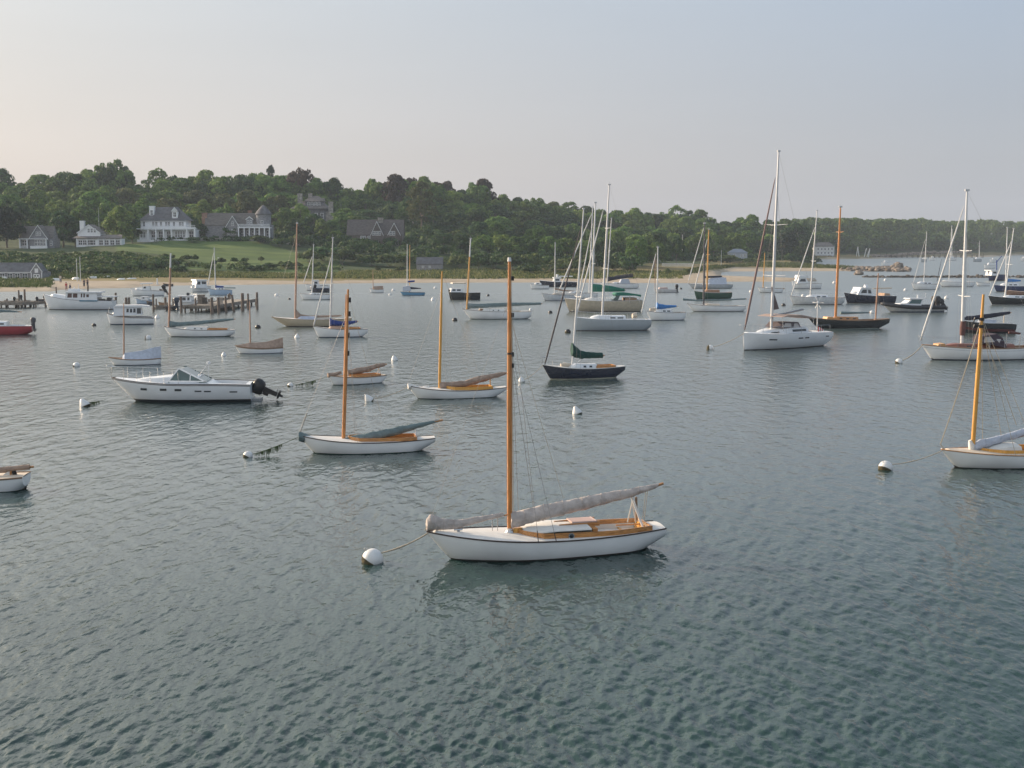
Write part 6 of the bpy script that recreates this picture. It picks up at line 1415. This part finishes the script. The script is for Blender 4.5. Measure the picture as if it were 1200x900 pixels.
b.outboard(b.L/2-.9, .95, 1.5, 12, RUBBER, y=-.45); b.outboard(b.L/2-.9, .95, 1.5, 12, RUBBER, y=.45); b.outboard(b.L/2+.1, .8, 1.2, 35, RUBBER)
# ---- white yacht right
b = B11 = Boat('sailboat', 'white classic yacht with brown cabin, maroon mast boot and dodger at the right edge', 'sailboat', 1080, 1225, 422.5, 5, .26, .9, SAILG)
b.hull((1.12,.86,1.02), WHITEW, M_('boot_navy', (.02,.025,.05), .4), bow=.085, stern=.24, tw=.34, ke=.60, rail=TEAK, railr=.03, bh=.06, stripe=(M_('cove_stripe', (.30,.33,.40), .5), .17, .19))
b.deck(TEAK, (.72,.88,.5), .4, TEAK); b.trunk(.17,.72,.50,.25,VARN if False else M_('cabin_mahogany', (.22,.085,.055), .4),wins=((.3,.36,.35,.7),(.45,.51,.35,.7),(.6,.66,.35,.7)),nose=.2)
b.mast(1127, 1133.3, 224, ALUW, .125, spread=(.33,.62)); b.furl(1078.5,399.5,1130,241,.08); b.tubep('mast_boot', [(1129,376.5),(1128.3,384),(1127.6,393)], [.20,.24,.20], CANVBR)
dg = b.prof('dodger', [(1152,402.5),(1154,394),(1170,391.5),(1176,396),(1180,407.5)], .95, M_('canvas_dark_plum', (.055,.04,.055), .9), top=.75); b.pane('dodger_window', [(1153.5,401.5),(1155,395.5),(1162,394.5),(1166.5,401)], .95, M_('clear_vinyl', (.45,.42,.40), .2), dg); b.pane('dodger_window', [(1168.5,397.5),(1174,397.5),(1171.5,402)], .95, M_('clear_vinyl', (.45,.42,.40), .2), dg)
b.cover([(1182,388,391),(1190,388.5,391.5),(1196,390,392)], CANVBR, .8, boom=False, name='rolled_awning'); b.shrouds(fore=False); b.rails(.0,.98,.6,8)
for px in (1180,1196): b.tubep('stern_arch', [(px,391),(px-1,406)], .025, METAL, y=-.8)
b.prof('hatch', [(1098.5,407),(1100,403.5),(1107,402.5),(1110,407)], .45, M_('lit_wood', (.55,.32,.14), .5))
b = Boat('sailboat', 'black hulled sloop with navy boom cover behind the white classic yacht', 'sailboat', 1125, 1188.5, 390.5, 4, .28, .8, SAILG)
b.hull((1.25,.95,.85), BLACKH, ANTIR, bow=.05, stern=.03, tw=.7, ke=.05, rail=WHITE, bh=.02, stripe=(M_('dark_red', (.09,.02,.02), .4), .55, .8)); b.deck(DECKW, (.66,.95,.6), .4, DECKW); b.trunk(.32,.64,.5,.30,CANVW)
b.mast(1130.5, 1131.8, 295, ALUW, .12); b.cover([(1128.5,370.5,375.8),(1140,370,375),(1165,367,372),(1183.5,364.8,368)], CANVN, .8); b.tubep('boom_gallows', [(1177,368),(1176,380)], .05, CREAM)
b = sloop('white sloop with bare white mast on the right, beside a covered white boat', 1068, 1101, 339.5, 8, WHITEW, ANTIG, (1.3,1.0,1.0), tr=(.2,.7,.6,.4,WHITE))
b.mast(1082.5, 1086, 272, ALUW, .08, spread=(.5,)); b.furl(1070,333,1084.5,280,.05); b.shrouds(fore=False)
b = sloop('long white yacht under full white cover moored before the far jetty', 1100, 1141, 336.3, 6, WHITEW, ANTIR, (1.15,.95,.95), tr=None, cock=None)
b.tent([(1101,331),(1106,328),(1115,327),(1124,327),(1130,331)], DECKW, .9); b.mast(1112, 1115.5, 265, ALUW, .09, spread=(.5,)); b.furl(1098,330,1103.5,303,.06,CANVN)
b = sloop('navy sloop with bright blue cover and furled white jib near the right edge', 1164, 1204, 342, 6, M_('hull_blue_dark', (.02,.035,.10), .3), ANTIR, (1.25,1.0,1.0), tr=(.2,.7,.6,.45,WHITE), rail=WHITE)
b.mast(1178.5, 1180.5, 267, ALUW, .11, spread=(.5,)); b.furl(1170,314,1186,280,.10) if False else None; b.cover([(1180,326.5,330.5),(1186,327,330.5),(1196,328,329.8)], CANVBB, .8); b.shrouds()
b = sloop('small brown hulled boat between two dark sloops at the right edge', 1177, 1206, 346, 6, M_('hull_brown', (.25,.14,.09), .5), ANTIR, (.8,.6,.6), tr=None, cock=None, rail=TEAK)
b.tent([(1178,341),(1183,340),(1204,342)], CANVT, .9)
b = sloop('black sloop with white cabin top cut by the right edge', 1158, 1225, 357.5, 8, BLACKH, M_('boot_white', (.6,.6,.6), .5), (1.3,.95,.95), .26, .07, .12, .5, .2, WHITE, (.66,.93,.55), (.25,.66,.55,.30,WHITE), rail=WHITE)
b.mast(1177.5, 1188, 268, ALUW, .10, spread=(.48,)); b.furl(1159.5,347,1186,281,.09); b.shrouds(fore=False)
b = Boat('motorboat', 'dark blue fishing boat with blue mast gear at the end of the far jetty', 'motorboat', 1157.5, 1179, 329, 6, .34, 1.2, MOTG)
cabinboat(b, (2.4,1.4,1.4), M_('hull_blue_dark', (.02,.035,.10), .3), ANTIR, [(1162,323),(1163,317.5),(1169,317.5),(1170,323)], [[(1164,320.5),(1164,318.6),(1168,318.6),(1168,320.5)]], [(1161.5,317.6),(1161.5,316.5),(1171,316.5),(1171,317.6)], 1.6, [('mast',[(1168,317),(1168,305)],.12,CANVB),('boom',[(1168,307),(1174,300)],.08,CANVB)])
for (x0, x1, wl, lab, mx, my) in [(1153,1166,315.2,'tiny white sloop far out left of the right edge masts',0,0),(1160,1168,307.6,'tiny white motorboat farthest out before the right far shore',0,0),(1033,1042,311.6,'small white skiff beyond the rock breakwater',0,0),(1196,1204,305.8,'tiny white boat far away at the right edge',0,0),(1079,1086,307.2,'tiny grey boat under the far pier left of the tall mast',0,0),(1089,1096,305.2,'tiny white boat beside the far pier',0,0),(1140,1150,306.8,'small grey sloop with pale mast under the far shore trees',1147.5,282),(1110,1120,305.4,'small white sloop moored off the far pier',1115.5,268)]:
    b = Boat('distant_boat', lab, 'boat', x0, x1, wl, 5, .3, .6); b.hull((1.6,1.2,1.2), WHITEW if 'white' in lab else GREYH, ANTIB, bow=.08, stern=.05, tw=.6, ke=0); b.deck(DECKW, None); b.trunk(.3,.7,.6,.8,WHITE)
    if mx: b.mast(mx, mx+.3, my, ALUW, .14, head=False)
b = Boat('dinghy', 'small white dinghy under a light cover right of the covered white yacht', 'dinghy', 1144, 1159, 335.2, 5, .4, .5); b.hull((.8,.6,.6), WHITEW, ANTIB, bow=.1, stern=0, tw=.8, ke=-.1); b.deck(DECKW, (.3,.9,.5), .3, DECKW)
# ================================================================== floats and ropes
BU = [(436,660,26,'large white ball float with brown growth tied to the nearest boat','ball',-35),(1039,551,17,'white ball float with brown base before the right edge sloop','ball',-30),
 (290,536,11.5,'white round float with weedy rope left of the teal covered sloop','ball',-20),(98,476.5,13,'white float with trailing weed below the cabin cruiser bow','cone',-30),
 (676,485,12,'white float in open water right of the nearest mast','cone',-20),(432,470,11,'white cone float left of the brown covered sloop','cone',-35),(462,422.5,8,'white cone float right of the small brown covered boat','cone',-10),
 (340,453,7,'small white float with weed left of the small brown covered boat','ball',10),(89,429.5,8,'grey float by the boat with pale tent cover','ball',10),(611,447.5,8,'white float tied to the black sloop bow','cone',-10),
 (262,417,6,'white float left of the tan tent covered boat','cone',0),(348,396,6.5,'white cone float between the beige yacht and tan covered boat','cone',0),(173,397.5,7.5,'half white half weedy float below the fishing boat','ball',70),
 (110,382,5,'small dark float left of the cabin fishing boat','ball',0),(184,373,6,'white float at the stern of the cabin fishing boat','cone',0),(302,384.5,6.5,'dark float right of the grey green covered sloop','ball',0),
 (324,347,5,'white float off the end of the dock','ball',0),(339,351,3.2,'tiny dark float off the end of the dock','ball',0),(461,341,4.2,'white float right of the small dory','ball',0),(457,346,3.5,'small white float below the dory','ball',0),
 (510,338,3.5,'tiny white float left of the black lobster boat','ball',0),(507.5,352,5.5,'white float below left of the black lobster boat','cone',0),(533,376,6,'dark float at the bow of the white yacht','ball',0),(572,347,3.6,'small dark float right of the black lobster boat','ball',0),
 (645,367,5,'dark float left of the cream motor sailer','ball',0),(622,363.5,4,'tiny white float near the tallest orange mast','ball',0),(665.5,390,7,'white and dark float at the silver racing sloop bow','ball',30),(832.5,409.5,8.5,'weathered float left of the tall modern sloop','ball',60),
 (918.5,358.5,5,'black float right of the tall modern mast','ball',0),(1054,425.5,8.5,'cream float at the bow of the white classic yacht','ball',-10),(1061.5,340.5,4.2,'white float left of the bare masted white sloop','ball',0),(1109.5,350,5,'white ball float under the covered white yacht','ball',0),
 (880,342.5,4,'white float left of the short yellow mast','ball',0),(978,332,4.2,'white float right of the flybridge cruiser','ball',0),(1038,329,4,'small white float before the long low jetty','ball',0),(798,339,3.2,'tiny black float right of the grey tender','ball',0),
 (941.5,347.5,4.5,'white float near the bow of the radar sloop','ball',0),(1022,367,5,'orange brown float left of the grey inflatable','ball',0)]
BP = {}
for (px, py, d, lab, kd, tl) in BU:
    BP[px] = buoy(px, py, d, lab, kd, tl, weed=d > 6, dark='dark float' in lab or 'black float' in lab)
mooring(436, 655, B0, label='twisted rope from the large float to the nearest boat', a=BP[436]+Vector((.22,0,-.02)), r=.020)
mooring(290, 531, B1, label='rope hung with green weed beside the teal covered sloop', a=BP[290]+Vector((.1,0,-.1)), weedy=True)
mooring(432, 467, B2, label='rope from the cone float to the yellow coaming sloop', a=BP[432]+Vector((.1,0,-.15)))
mooring(340, 451, B3, label='weedy rope to the small brown covered boat', a=BP[340]+Vector((.1,0,-.1)), weedy=True)
mooring(611, 444, B7, label='dark rope from the float to the black sloop', a=BP[611]+Vector((.1,0,-.1)))
mooring(1039, 547, B4, label='rope from the ball float to the right edge sloop', a=BP[1039]+Vector((.15,0,-.05)))
mooring(1054, 422, B11, label='rope from the cream float to the white classic yacht', a=BP[1054]+Vector((.1,0,-.1)), r=.03)
mooring(832.5, 407, B8, label='rope from the weathered float to the tall modern sloop', a=BP[832.5]+Vector((.1,0,-.1)), r=.02)
mooring(98, 474, None, to=G(124, 470)+Vector((0,0,.1)), label='black weed covered rope drifting from the float under the cruiser', a=BP[98]+Vector((.15,0,-.05)), weedy=True)
# ================================================================== docks
WOODG = mat('dock_wood_grey', (.23,.20,.17), .9, var=.3, scale=3, stretch=(1,1,1), bump=.3)
WOODD = mat('dock_wood_wet', (.07,.06,.05), .8, var=.4, scale=3)
DECKP = mat('dock_planks', (.36,.32,.27), .9, var=.2, scale=3)
PIL = mat('piling_wood', (.17,.13,.105), .9, var=.35, scale=2.5, stretch=(3,3,.6), bump=.4)
def piling(px, pb, ptop, lab, r=.16, lean=0, hood=False):
    p = G(px, pb); zt = atY(px, ptop, p.y).z; g = MB(); rr_ = random.Random(int(px*7+pb))
    g.tube([(0,0,-1.5),(lean*.3,0,.2),(lean*.7,0,zt*.6),(lean,0,zt)], [r*.9,r*.86,r*.82,r*.76], 10, mi=0); o = g.build('dock_piling', PIL, None, smooth=True, sharp=50, loc=(p.x, p.y, 0))
    tag(o, lab, 'piling', 'wooden dock pilings'); return o
def dock(label, pts, w_, z=.75, posts=True):
    """pts: ground points along the outer edge"""
    e = empty('dock', pts[0], 0, label, 'dock'); o0 = Vector(pts[0])
    pl = MB(); bm = MB()
    for a, c in zip(pts, pts[1:]):
        a, c = Vector(a)-o0, Vector(c)-o0; d = (c-a); L = d.length; d.normalize(); nrm = Vector((-d.y, d.x, 0)); n = int(L/.16)
        for i in range(n):
            p = a+d*(i*.16); j = .012*math.sin(i*7.3)
            v = [p, p+d*.145, p+d*.145+nrm*w_, p+nrm*w_]
            pl.add([(q.x, q.y, z+j*.4) for q in v]+[(q.x, q.y, z-.05) for q in v], [(0,1,2,3),(0,4,5,1),(1,5,6,2),(3,7,4,0)])
        for off in (.02, w_-.1):
            v = [a+nrm*off-nrm*.06, c+nrm*off-nrm*.06, c+nrm*(off+.04), a+nrm*(off+.04)]
            bm.add([(q.x, q.y, z-.055) for q in v]+[(q.x, q.y, z-.34) for q in v], [(0,1,2,3),(0,4,5,1),(1,5,6,2),(2,6,7,3),(3,7,4,0),(7,6,5,4)])
            bm.add([(q.x, q.y, z+.10) for q in v]+[(q.x, q.y, z+.004) for q in v], [(0,1,2,3),(0,4,5,1),(1,5,6,2),(2,6,7,3),(3,7,4,0),(7,6,5,4)])
        k = int(L/2.4)+1
        for i in range(k+1):
            p = a+d*(L*i/k)
            for off in (.15, w_-.2): q = p+nrm*off; sp_ = MB(); sp_.tube([(q.x,q.y,-1.2),(q.x,q.y,z-.3)], .11, 6); sp_.build('support', WOODD, e)
    pl.build('deck', DECKP, e); bm.build('beam', WOODG, e)
    return e
dock('wooden dock on the right of the boats running out to tall pilings', [G(212,366), G(252,366.3), G(301,357.5)], 4.0, .80)
dock('low wooden dock at the left edge before the beach', [G(-60,361.3), G(26,361.3), G(55,359.5)], 3.0, .75)
dock('short floating pontoon left of the long dock', [G(182,362.5), G(205,362)], 2.2, .35)
on = ['nearest left end', 'second', 'third', 'fourth', 'fifth', 'sixth', 'seventh', 'eighth', 'ninth', 'tenth', 'eleventh', 'twelfth']
for i, (px, pb, pt, r, ln) in enumerate([(212.5,366.5,347.5,.19,0),(229.5,366,349,.15,0),(248.5,367.8,348.5,.24,0),(257,367.3,348.5,.20,-.1),(265.5,366.5,347,.17,-.1),(275,365.5,345.5,.19,-.3),(284.5,364.5,343.5,.25,0),(291,363,344,.16,0),(301.5,362.5,342.5,.20,0)]):
    piling(px, pb, pt, f'{on[i]} piling along the front of the right dock' if i else 'leftmost piling at the front of the right dock', r, ln)
for i, (px, pb, pt, r) in enumerate([(222,357,348.5,.14),(239,356,349,.14),(269.5,357,343.5,.15),(245,357,350.5,.14)]):
    piling(px, pb, pt, ['short rear piling beside the white pilothouse boat','short rear piling at mid dock','tall rear piling behind the leaning one','stubby rear piling near the middle of the dock'][i], r)
for i, (px, pb, pt, r, lab) in enumerate([(8.5,359.5,350,.16,'short piling at the left dock near the edge'),(29.5,360,339,.17,'tall piling in the middle of the left dock'),(22.5,356,340,.15,'tall rear piling of the left dock'),(66.3,352,336,.13,'slim piling behind the white lobster boat'),(136,358,343,.20,'thick piling at the stern of the lobster boat'),(148,357,348.5,.24,'double piling between the two fishing boats'),(151.4,357,348.5,.20,'twin of the double piling between the fishing boats'),(180,365,345,.17,'tall piling right of the small cabin fishing boat'),(183.3,362,350,.12,'thin piling on the short pontoon'),(194,360,348.5,.22,'thick piling left of the pinkish mast'),(203,358,350,.16,'stubby piling right of the pinkish mast'),(53.5,360,349,.15,'end piling of the left dock'),(20,360.5,355,.12,'stub piling on the left dock front'),(42,360.5,355.5,.12,'stub piling near the left dock end')]):
    piling(px, pb, pt, lab, r)
# boats and gear lying on the left dock
def rowboat(px, py, wpx, lab, m, yaw=0, z=0, up=False, on=None, hgt=.45):
    p = G(px, py, z); L = wpx/F*p.y; b = Boat('rowboat', lab, 'dinghy', px-wpx/2, px+wpx/2, py, yaw, .36, .3, 'dinghies pulled up on the beach')
    b.r.location.z = z
    b.hull((hgt*1.35, hgt, hgt*1.1), m, m, bow=.12, stern=0, tw=.72, ke=-.05, rail=m if up else TEAK, railr=.03, bh=.05)
    if not up:
        b.deck(m, (.12,.93,.8), hgt*.75, m)
        for t in (.35, .62):
            g = MB(); x = -b.L/2+b.L*t; w_ = b.hb(t)*.9; g.box(x-.09, x+.09, -w_, w_, hgt*.72, hgt*.77); g.build('thwart', CREAM, b.r)
    else:
        b.deck(m, None); b.r.rotation_euler[0] = math.pi; b.r.location.z = z+b.sh(.5)+.02
    return b
for (px, py, w_, lab, m, yaw, up) in [(64,333.5,12,'white upturned dinghy on the beach nearest the boathouse',WHITEW,10,True),(72,336,10,'teal dinghy low on the beach near the boathouse',M_('dinghy_teal', (.05,.22,.24), .5),20,False),(60,336.5,9,'faded green dinghy at the grass edge by the boathouse',M_('dinghy_green', (.25,.36,.30), .6),30,False),
    (88,332,9,'pale dinghy on the beach behind the lobster boat',WHITEW,-20,True),(97,333,9,'grey white dinghy on the beach right of the people',WHITEW,15,False),(108,331,11,'white dinghy on the beach with dark stripe',WHITEW,8,True),(127,334,14,'long white upturned dinghy in the middle of the beach',WHITEW,12,True),(125,330.5,10,'white dinghy behind the long upturned one',WHITEW,5,True),
    (141,332,11,'white upturned dinghy left of the last one on the beach',WHITEW,-10,True),(153,331.5,14,'rightmost big white upturned dinghy by the tall grass',WHITEW,10,True),(82,335.5,8,'green grey dinghy by the water below the people',M_('dinghy_green', (.25,.36,.30), .6),-15,False),(133,336,9,'small cream dinghy near the waterline',CREAM,20,True),(4,332.5,8,'white boat on the grass beside the boathouse',WHITEW,5,True)]:
    p = G(px, py, .8); rowboat(px, py, w_, lab, m, yaw, gz(p.x, p.y)+.03, up)
for (px, py, w_, lab, m, z) in [(10,356.5,12,'white tender floating behind the left dock',WHITEW,0),(36,356.5,13,'grey inflatable tender behind the left dock',RUBBER,0),(47,354.5,9,'small dark tender at the left dock end',NAVY,0),(20,354,8,'cream tender behind the left dock pilings',CREAM,0),(191,359,11,'brown wooden skiff by the short pontoon',TEAK,0),(176,357.5,9,'dark skiff behind the tall right piling',NAVY,0),(197,335.5,12,'dark inflatable near the beach behind the pinkish mast',RUBBER,0),(191,342.6,9,'blue inflatable drifting behind the centre console',NAVY,0),(262,353,11,'dark skiff with outboard behind the dock deck',RUBBER,0),(240,355,12,'pale skiff moored behind the dock deck',DECKW,0),(640,341,0,'',None,0)][:-1]:
    rb = rowboat(px, py, w_, lab, m, 8, z); rb.r['group'] = 'tenders tied by the docks'
    if 'tender' in lab or 'outboard' in lab: rb.outboard(rb.L/2, .5, .8, 10, BLACK)
# small things on the front dock: crates and fenders by the pilothouse boat
for (px, py, w_, h_, m, lab) in [(236,355.5,.9,1.1,WOODG,'weathered crate stack left of the dock middle'),(240,356,.6,.8,WOODD,'dark crate beside the crate stack on the dock'),(259,357,.5,.9,DECKP,'pale locker box on the dock planks')]:
    p = G(px, py, .8); e = empty('dock_crate', (p.x, p.y, .80), .1, lab, 'crate'); g = MB()
    for k in range(4): g.box(-w_/2, w_/2, -w_/2, -w_/2+.03, k*h_/4+.01, (k+1)*h_/4-.03); g.box(-w_/2, w_/2, w_/2-.03, w_/2, k*h_/4+.01, (k+1)*h_/4-.03); g.box(-w_/2, -w_/2+.03, -w_/2+.03, w_/2-.03, k*h_/4+.01, (k+1)*h_/4-.03); g.box(w_/2-.03, w_/2, -w_/2+.03, w_/2-.03, k*h_/4+.01, (k+1)*h_/4-.03)
    g.build('slats', m, e); g = MB(); g.box(-w_/2-.02, w_/2+.02, -w_/2-.02, w_/2+.02, h_-.02, h_+.03); g.build('lid', m, e)
# ================================================================== people on the beach, a few pixels tall
SKIN = mat('skin', (.45,.27,.19), .6); 
def person(px, py, h, lab, top, legs, face=0, z=None, pose=0):
    p = G(px, py, .9); zg = gz(p.x, p.y) if z is None else z
    e = empty('person', (p.x, p.y, zg), face, lab, 'person', 'people on the beach'); k = h/1.75
    me = bpy.data.meshes.new('body'); J = [(0,0,.98),(0,0,1.2),(0,0,1.42),(0,0,1.52),(0,.01,1.63),(.10,0,.92),(.11,.02+pose*.1,.50),(.11,pose*.05,.07),(.12,-.14+pose*.05,.04),(-.10,0,.92),(-.11,-pose*.1,.50),(-.11,-pose*.15,.07),(-.12,-.14-pose*.15,.04),(.19,0,1.40),(.25,.03,1.14),(.24,-.08,.90),(-.19,0,1.40),(-.25,.03,1.14),(-.22,-.12,.92)]
    E = [(0,1),(1,2),(2,3),(3,4),(0,5),(5,6),(6,7),(7,8),(0,9),(9,10),(10,11),(11,12),(2,13),(13,14),(14,15),(2,16),(16,17),(17,18)]
    rad = [.13,.125,.14,.055,.095,.095,.06,.045,.04,.095,.06,.045,.04,.06,.045,.035,.06,.045,.035]
    me.from_pydata([tuple(c*k for c in j) for j in J], E, []); o = bpy.data.objects.new('body', me); COL.objects.link(o); o.parent = e
    md = o.modifiers.new('skin', 'SKIN'); 
    for i, r in enumerate(rad): me.skin_vertices[0].data[i].radius = (r*k, r*k*.8)
    me.skin_vertices[0].data[0].use_root = True
    o.modifiers.new('sub', 'SUBSURF').levels = 1; me.materials.append(SKIN)
    g = MB(); g.lathe([(.135*k,.95*k),(.15*k,1.15*k),(.19*k,1.38*k),(.10*k,1.48*k)], 12); g.build('shirt', top, e, smooth=True)
    g = MB()
    for sx in (-1, 1): g.tube([(sx*.09*k,0,1.0*k),(sx*.11*k,sx*pose*.06*k,.52*k),(sx*.11*k,sx*pose*.08*k,.30*k)], [.12*k,.09*k,.075*k], 8)
    g.build('trousers', legs, e, smooth=True); g = MB(); g.lathe([(.02,1.56*k),(.10*k,1.62*k),(.105*k,1.70*k),(.03*k,1.77*k)], 10); g.build('hair', mat('hair_brown', (.06,.04,.025), .8), e, smooth=True)
for (px, py, lab, top, legs, f, ps) in [(77.5,334,'person in red top standing on the beach behind the lobster boat',REDP,mat('trousers_pink', (.45,.25,.22), .8),.3,.5),(82,334.5,'person in dark blue on the beach beside the one in red',mat('shirt_navy', (.03,.05,.12), .8),mat('shorts_grey', (.2,.2,.22), .8),-.5,-.6),
    (98.5,332.5,'person in dark clothes left of the beach dinghies',mat('shirt_dark', (.05,.04,.05), .8),mat('shorts_dark', (.04,.04,.05), .8),.8,.3),(102.5,332.2,'person in brown standing right of the dark clothed one',mat('shirt_brown', (.15,.08,.06), .8),mat('shorts_dark', (.04,.04,.05), .8),0,-.4),(71,330.5,'person in pale top near the boathouse end of the beach',mat('shirt_pale', (.6,.58,.52), .8),mat('shorts_grey', (.2,.2,.22), .8),.2,.4)]:
    person(px, py, 1.7, lab, top, legs, f, pose=ps)
# ================================================================== poles, masts on shore, jetties and rocks
for (px, Y, b_, t_, r, lab, m) in [(90,268,332,303,.09,'left of two bare white masts standing on the beach',ALUW),(94,268,332,301,.09,'right of two bare white masts standing on the beach',ALUW),(117.5,380,270,243,.05,'slim flagpole behind the white chimney cottage',ALUW),(799.5,440,293,275,.10,'thin pole in the trees behind the sand bar',ALUW),(845.2,420,318,293,.09,'slender pole standing on the back sand bar',ALUW),(183.8,262,329,326,.20,'white post in the beach grass',WHITEW),(256,345,312,306,.1,'small white stake in the hill grass',WHITEW)]:
    X = Xof(px, Y, 3); z0 = gz(X, Y) if b_ > 300 else zof(b_, Y); g = MB(); g.tube([(0,0,-.3),(0,0,zof(t_, Y)-z0)], [r, r*.6], 8); g.box(-r*1.6, r*1.6, -r*1.6, r*1.6, -.25, .05); o = g.build('pole', m, None, loc=(X, Y, z0)); tag(o, lab, 'pole')
ROCK = mat('rock_brown', (.24,.20,.165), .95, var=.4, scale=1.2, bump=.6)
ROCKD = mat('rock_dark', (.08,.07,.06), .95, var=.4, scale=1.2, bump=.6)
def rocks(name, spots_, m, lab=None, kind='stuff', seed=3):
    rr_ = random.Random(seed); g = MB()
    for (X, Y, z, r) in spots_:
        vs = []; n = 8; sx, sy, sz = rr_.uniform(.7,1.3), rr_.uniform(.7,1.3), rr_.uniform(.5,.9)
        for (a, zz) in ((.6,-.8),(1,-.2),(.95,.4),(.5,.85)):
            for k in range(n): t = 6.283*k/n; j = rr_.uniform(.75,1.15); vs.append((X+r*a*sx*j*math.cos(t), Y+r*a*sy*j*math.sin(t), z+r*sz*zz*rr_.uniform(.85,1.1)))
        fs = [(i*n+k, i*n+(k+1)%n, (i+1)*n+(k+1)%n, (i+1)*n+k) for i in range(3) for k in range(n)]+[tuple(range(n-1,-1,-1)), tuple(3*n+k for k in range(n))]
        g.add(vs, fs)
    o = g.build(name, m); tag(o, kind=kind) if kind else None
    if lab: tag(o, lab, name.replace('_', ' '))
    return o
rr_ = random.Random(4); S = []
for i in range(420):
    px = 985+80*rr_.random()**.9; Y = Yof(np.interp(px, [985,1065],[316.2,317.2])+rr_.uniform(-1.6,1.4)); S.append((Xof(px, Y), Y, rr_.uniform(-.1,.75)*(1 if px < 1056 else .5), rr_.uniform(.4,1.0)))
for i in range(26): px = rr_.uniform(1046,1056); Y = Yof(316.5)+rr_.uniform(-3,3); S.append((Xof(px, Y), Y, rr_.uniform(.3,1.9), rr_.uniform(.7,1.3)))
rocks('rock_breakwater', S, ROCK, 'brown rock breakwater reaching out from the back sand bar', None)
rocks('boulder', [(Xof(1006,Yof(322)), Yof(322), .5, 1.3), (Xof(1008,Yof(322)), Yof(322)+1, .3, 1.0), (Xof(1003.5,Yof(322)), Yof(322), .1, .9)], ROCK, 'single brown boulder in the water below the breakwater', None)
S = []
for i in range(520):
    px = 1012+200*rr_.random(); Y = Yof(325+rr_.uniform(-.35,.35)*(2.0 if px > 1110 else 1)); S.append((Xof(px, Y), Y, rr_.uniform(-.25,.15)*(1.6 if px > 1110 else 1), rr_.uniform(.3,.65)))
rocks('jetty', S, ROCKD, 'long low dark jetty line across the water at right', None, seed=8)
S = []
for i in range(300):
    px = 1022+115*rr_.random(); Y = np.interp(px, [1022,1060,1140],[745,800,875])+rr_.uniform(-8,5); S.append((Xof(px, Y), Y, gz(Xof(px, Y), Y)+rr_.uniform(0,.8), rr_.uniform(.6,1.6)))
rocks('shore_rocks', S, ROCK, None, 'stuff')
rocks('driftwood_bank', [(Xof(713+i*1.0, 292), 292+.1*i, .55+.25*(i>8)+.02*i, .45) for i in range(30)], ROCKD, 'dark timber bank on the sand beneath the tallest masts', None)
# far pier
e = empty('pier', (Xof(1060, 765), 765, 0), 0, 'low grey pier along the far shore in front of the trees', 'pier'); g = MB(); q = MB(); ox = Xof(1060, 765)
x0, x1 = Xof(1000, 765)-ox, Xof(1155, 765)-ox; g.box(x0, x1, -1.2, 1.2, 1.6, 1.9); x = x0
while x < x1: q.tube([(x,-1,-1),(x,-1,2.7 if int(x) % 3 else 1.6)], .18, 6); q.tube([(x,1,-1),(x,1,1.6)], .18, 6); x += 3.2
g.build('deck', WOODG, e); p_ = q.build('piling', WOODD, e); 
# dolphins and leaning poles at the far landing
for i, (px, tp, dx) in enumerate([(1005,289,1),(1009,290,-1),(1014,291,1.5),(1017,291,2),(1019,293,1)]):
    g = MB(); Y = 730; g.tube([(0,0,-.5),(dx,0,zof(tp, Y))], .22, 6); o = g.build('landing_pole', ALUW, None, loc=(Xof(px-2, Y), Y, 0)); tag(o, ['first','second','third','fourth','fifth'][i]+' leaning pale pole at the far landing from the left', 'pole', 'leaning poles at the far landing')
# low fence line on the back beach
g = MB()
for k in range(34): x = Xof(776+k*1.05, 400); g.box(x-.06, x+.06, 399.9, 400.1, gz(x,400)-.2, gz(x,400)+.9); 
x0, x1 = Xof(776,400), Xof(811,400); g.box(x0, x1, 399.95, 400.05, gz(x0,400)+.75, gz(x0,400)+.9); o = g.build('fence', WHITEW); tag(o, 'low pale rail fence at the back of the sand', 'fence')
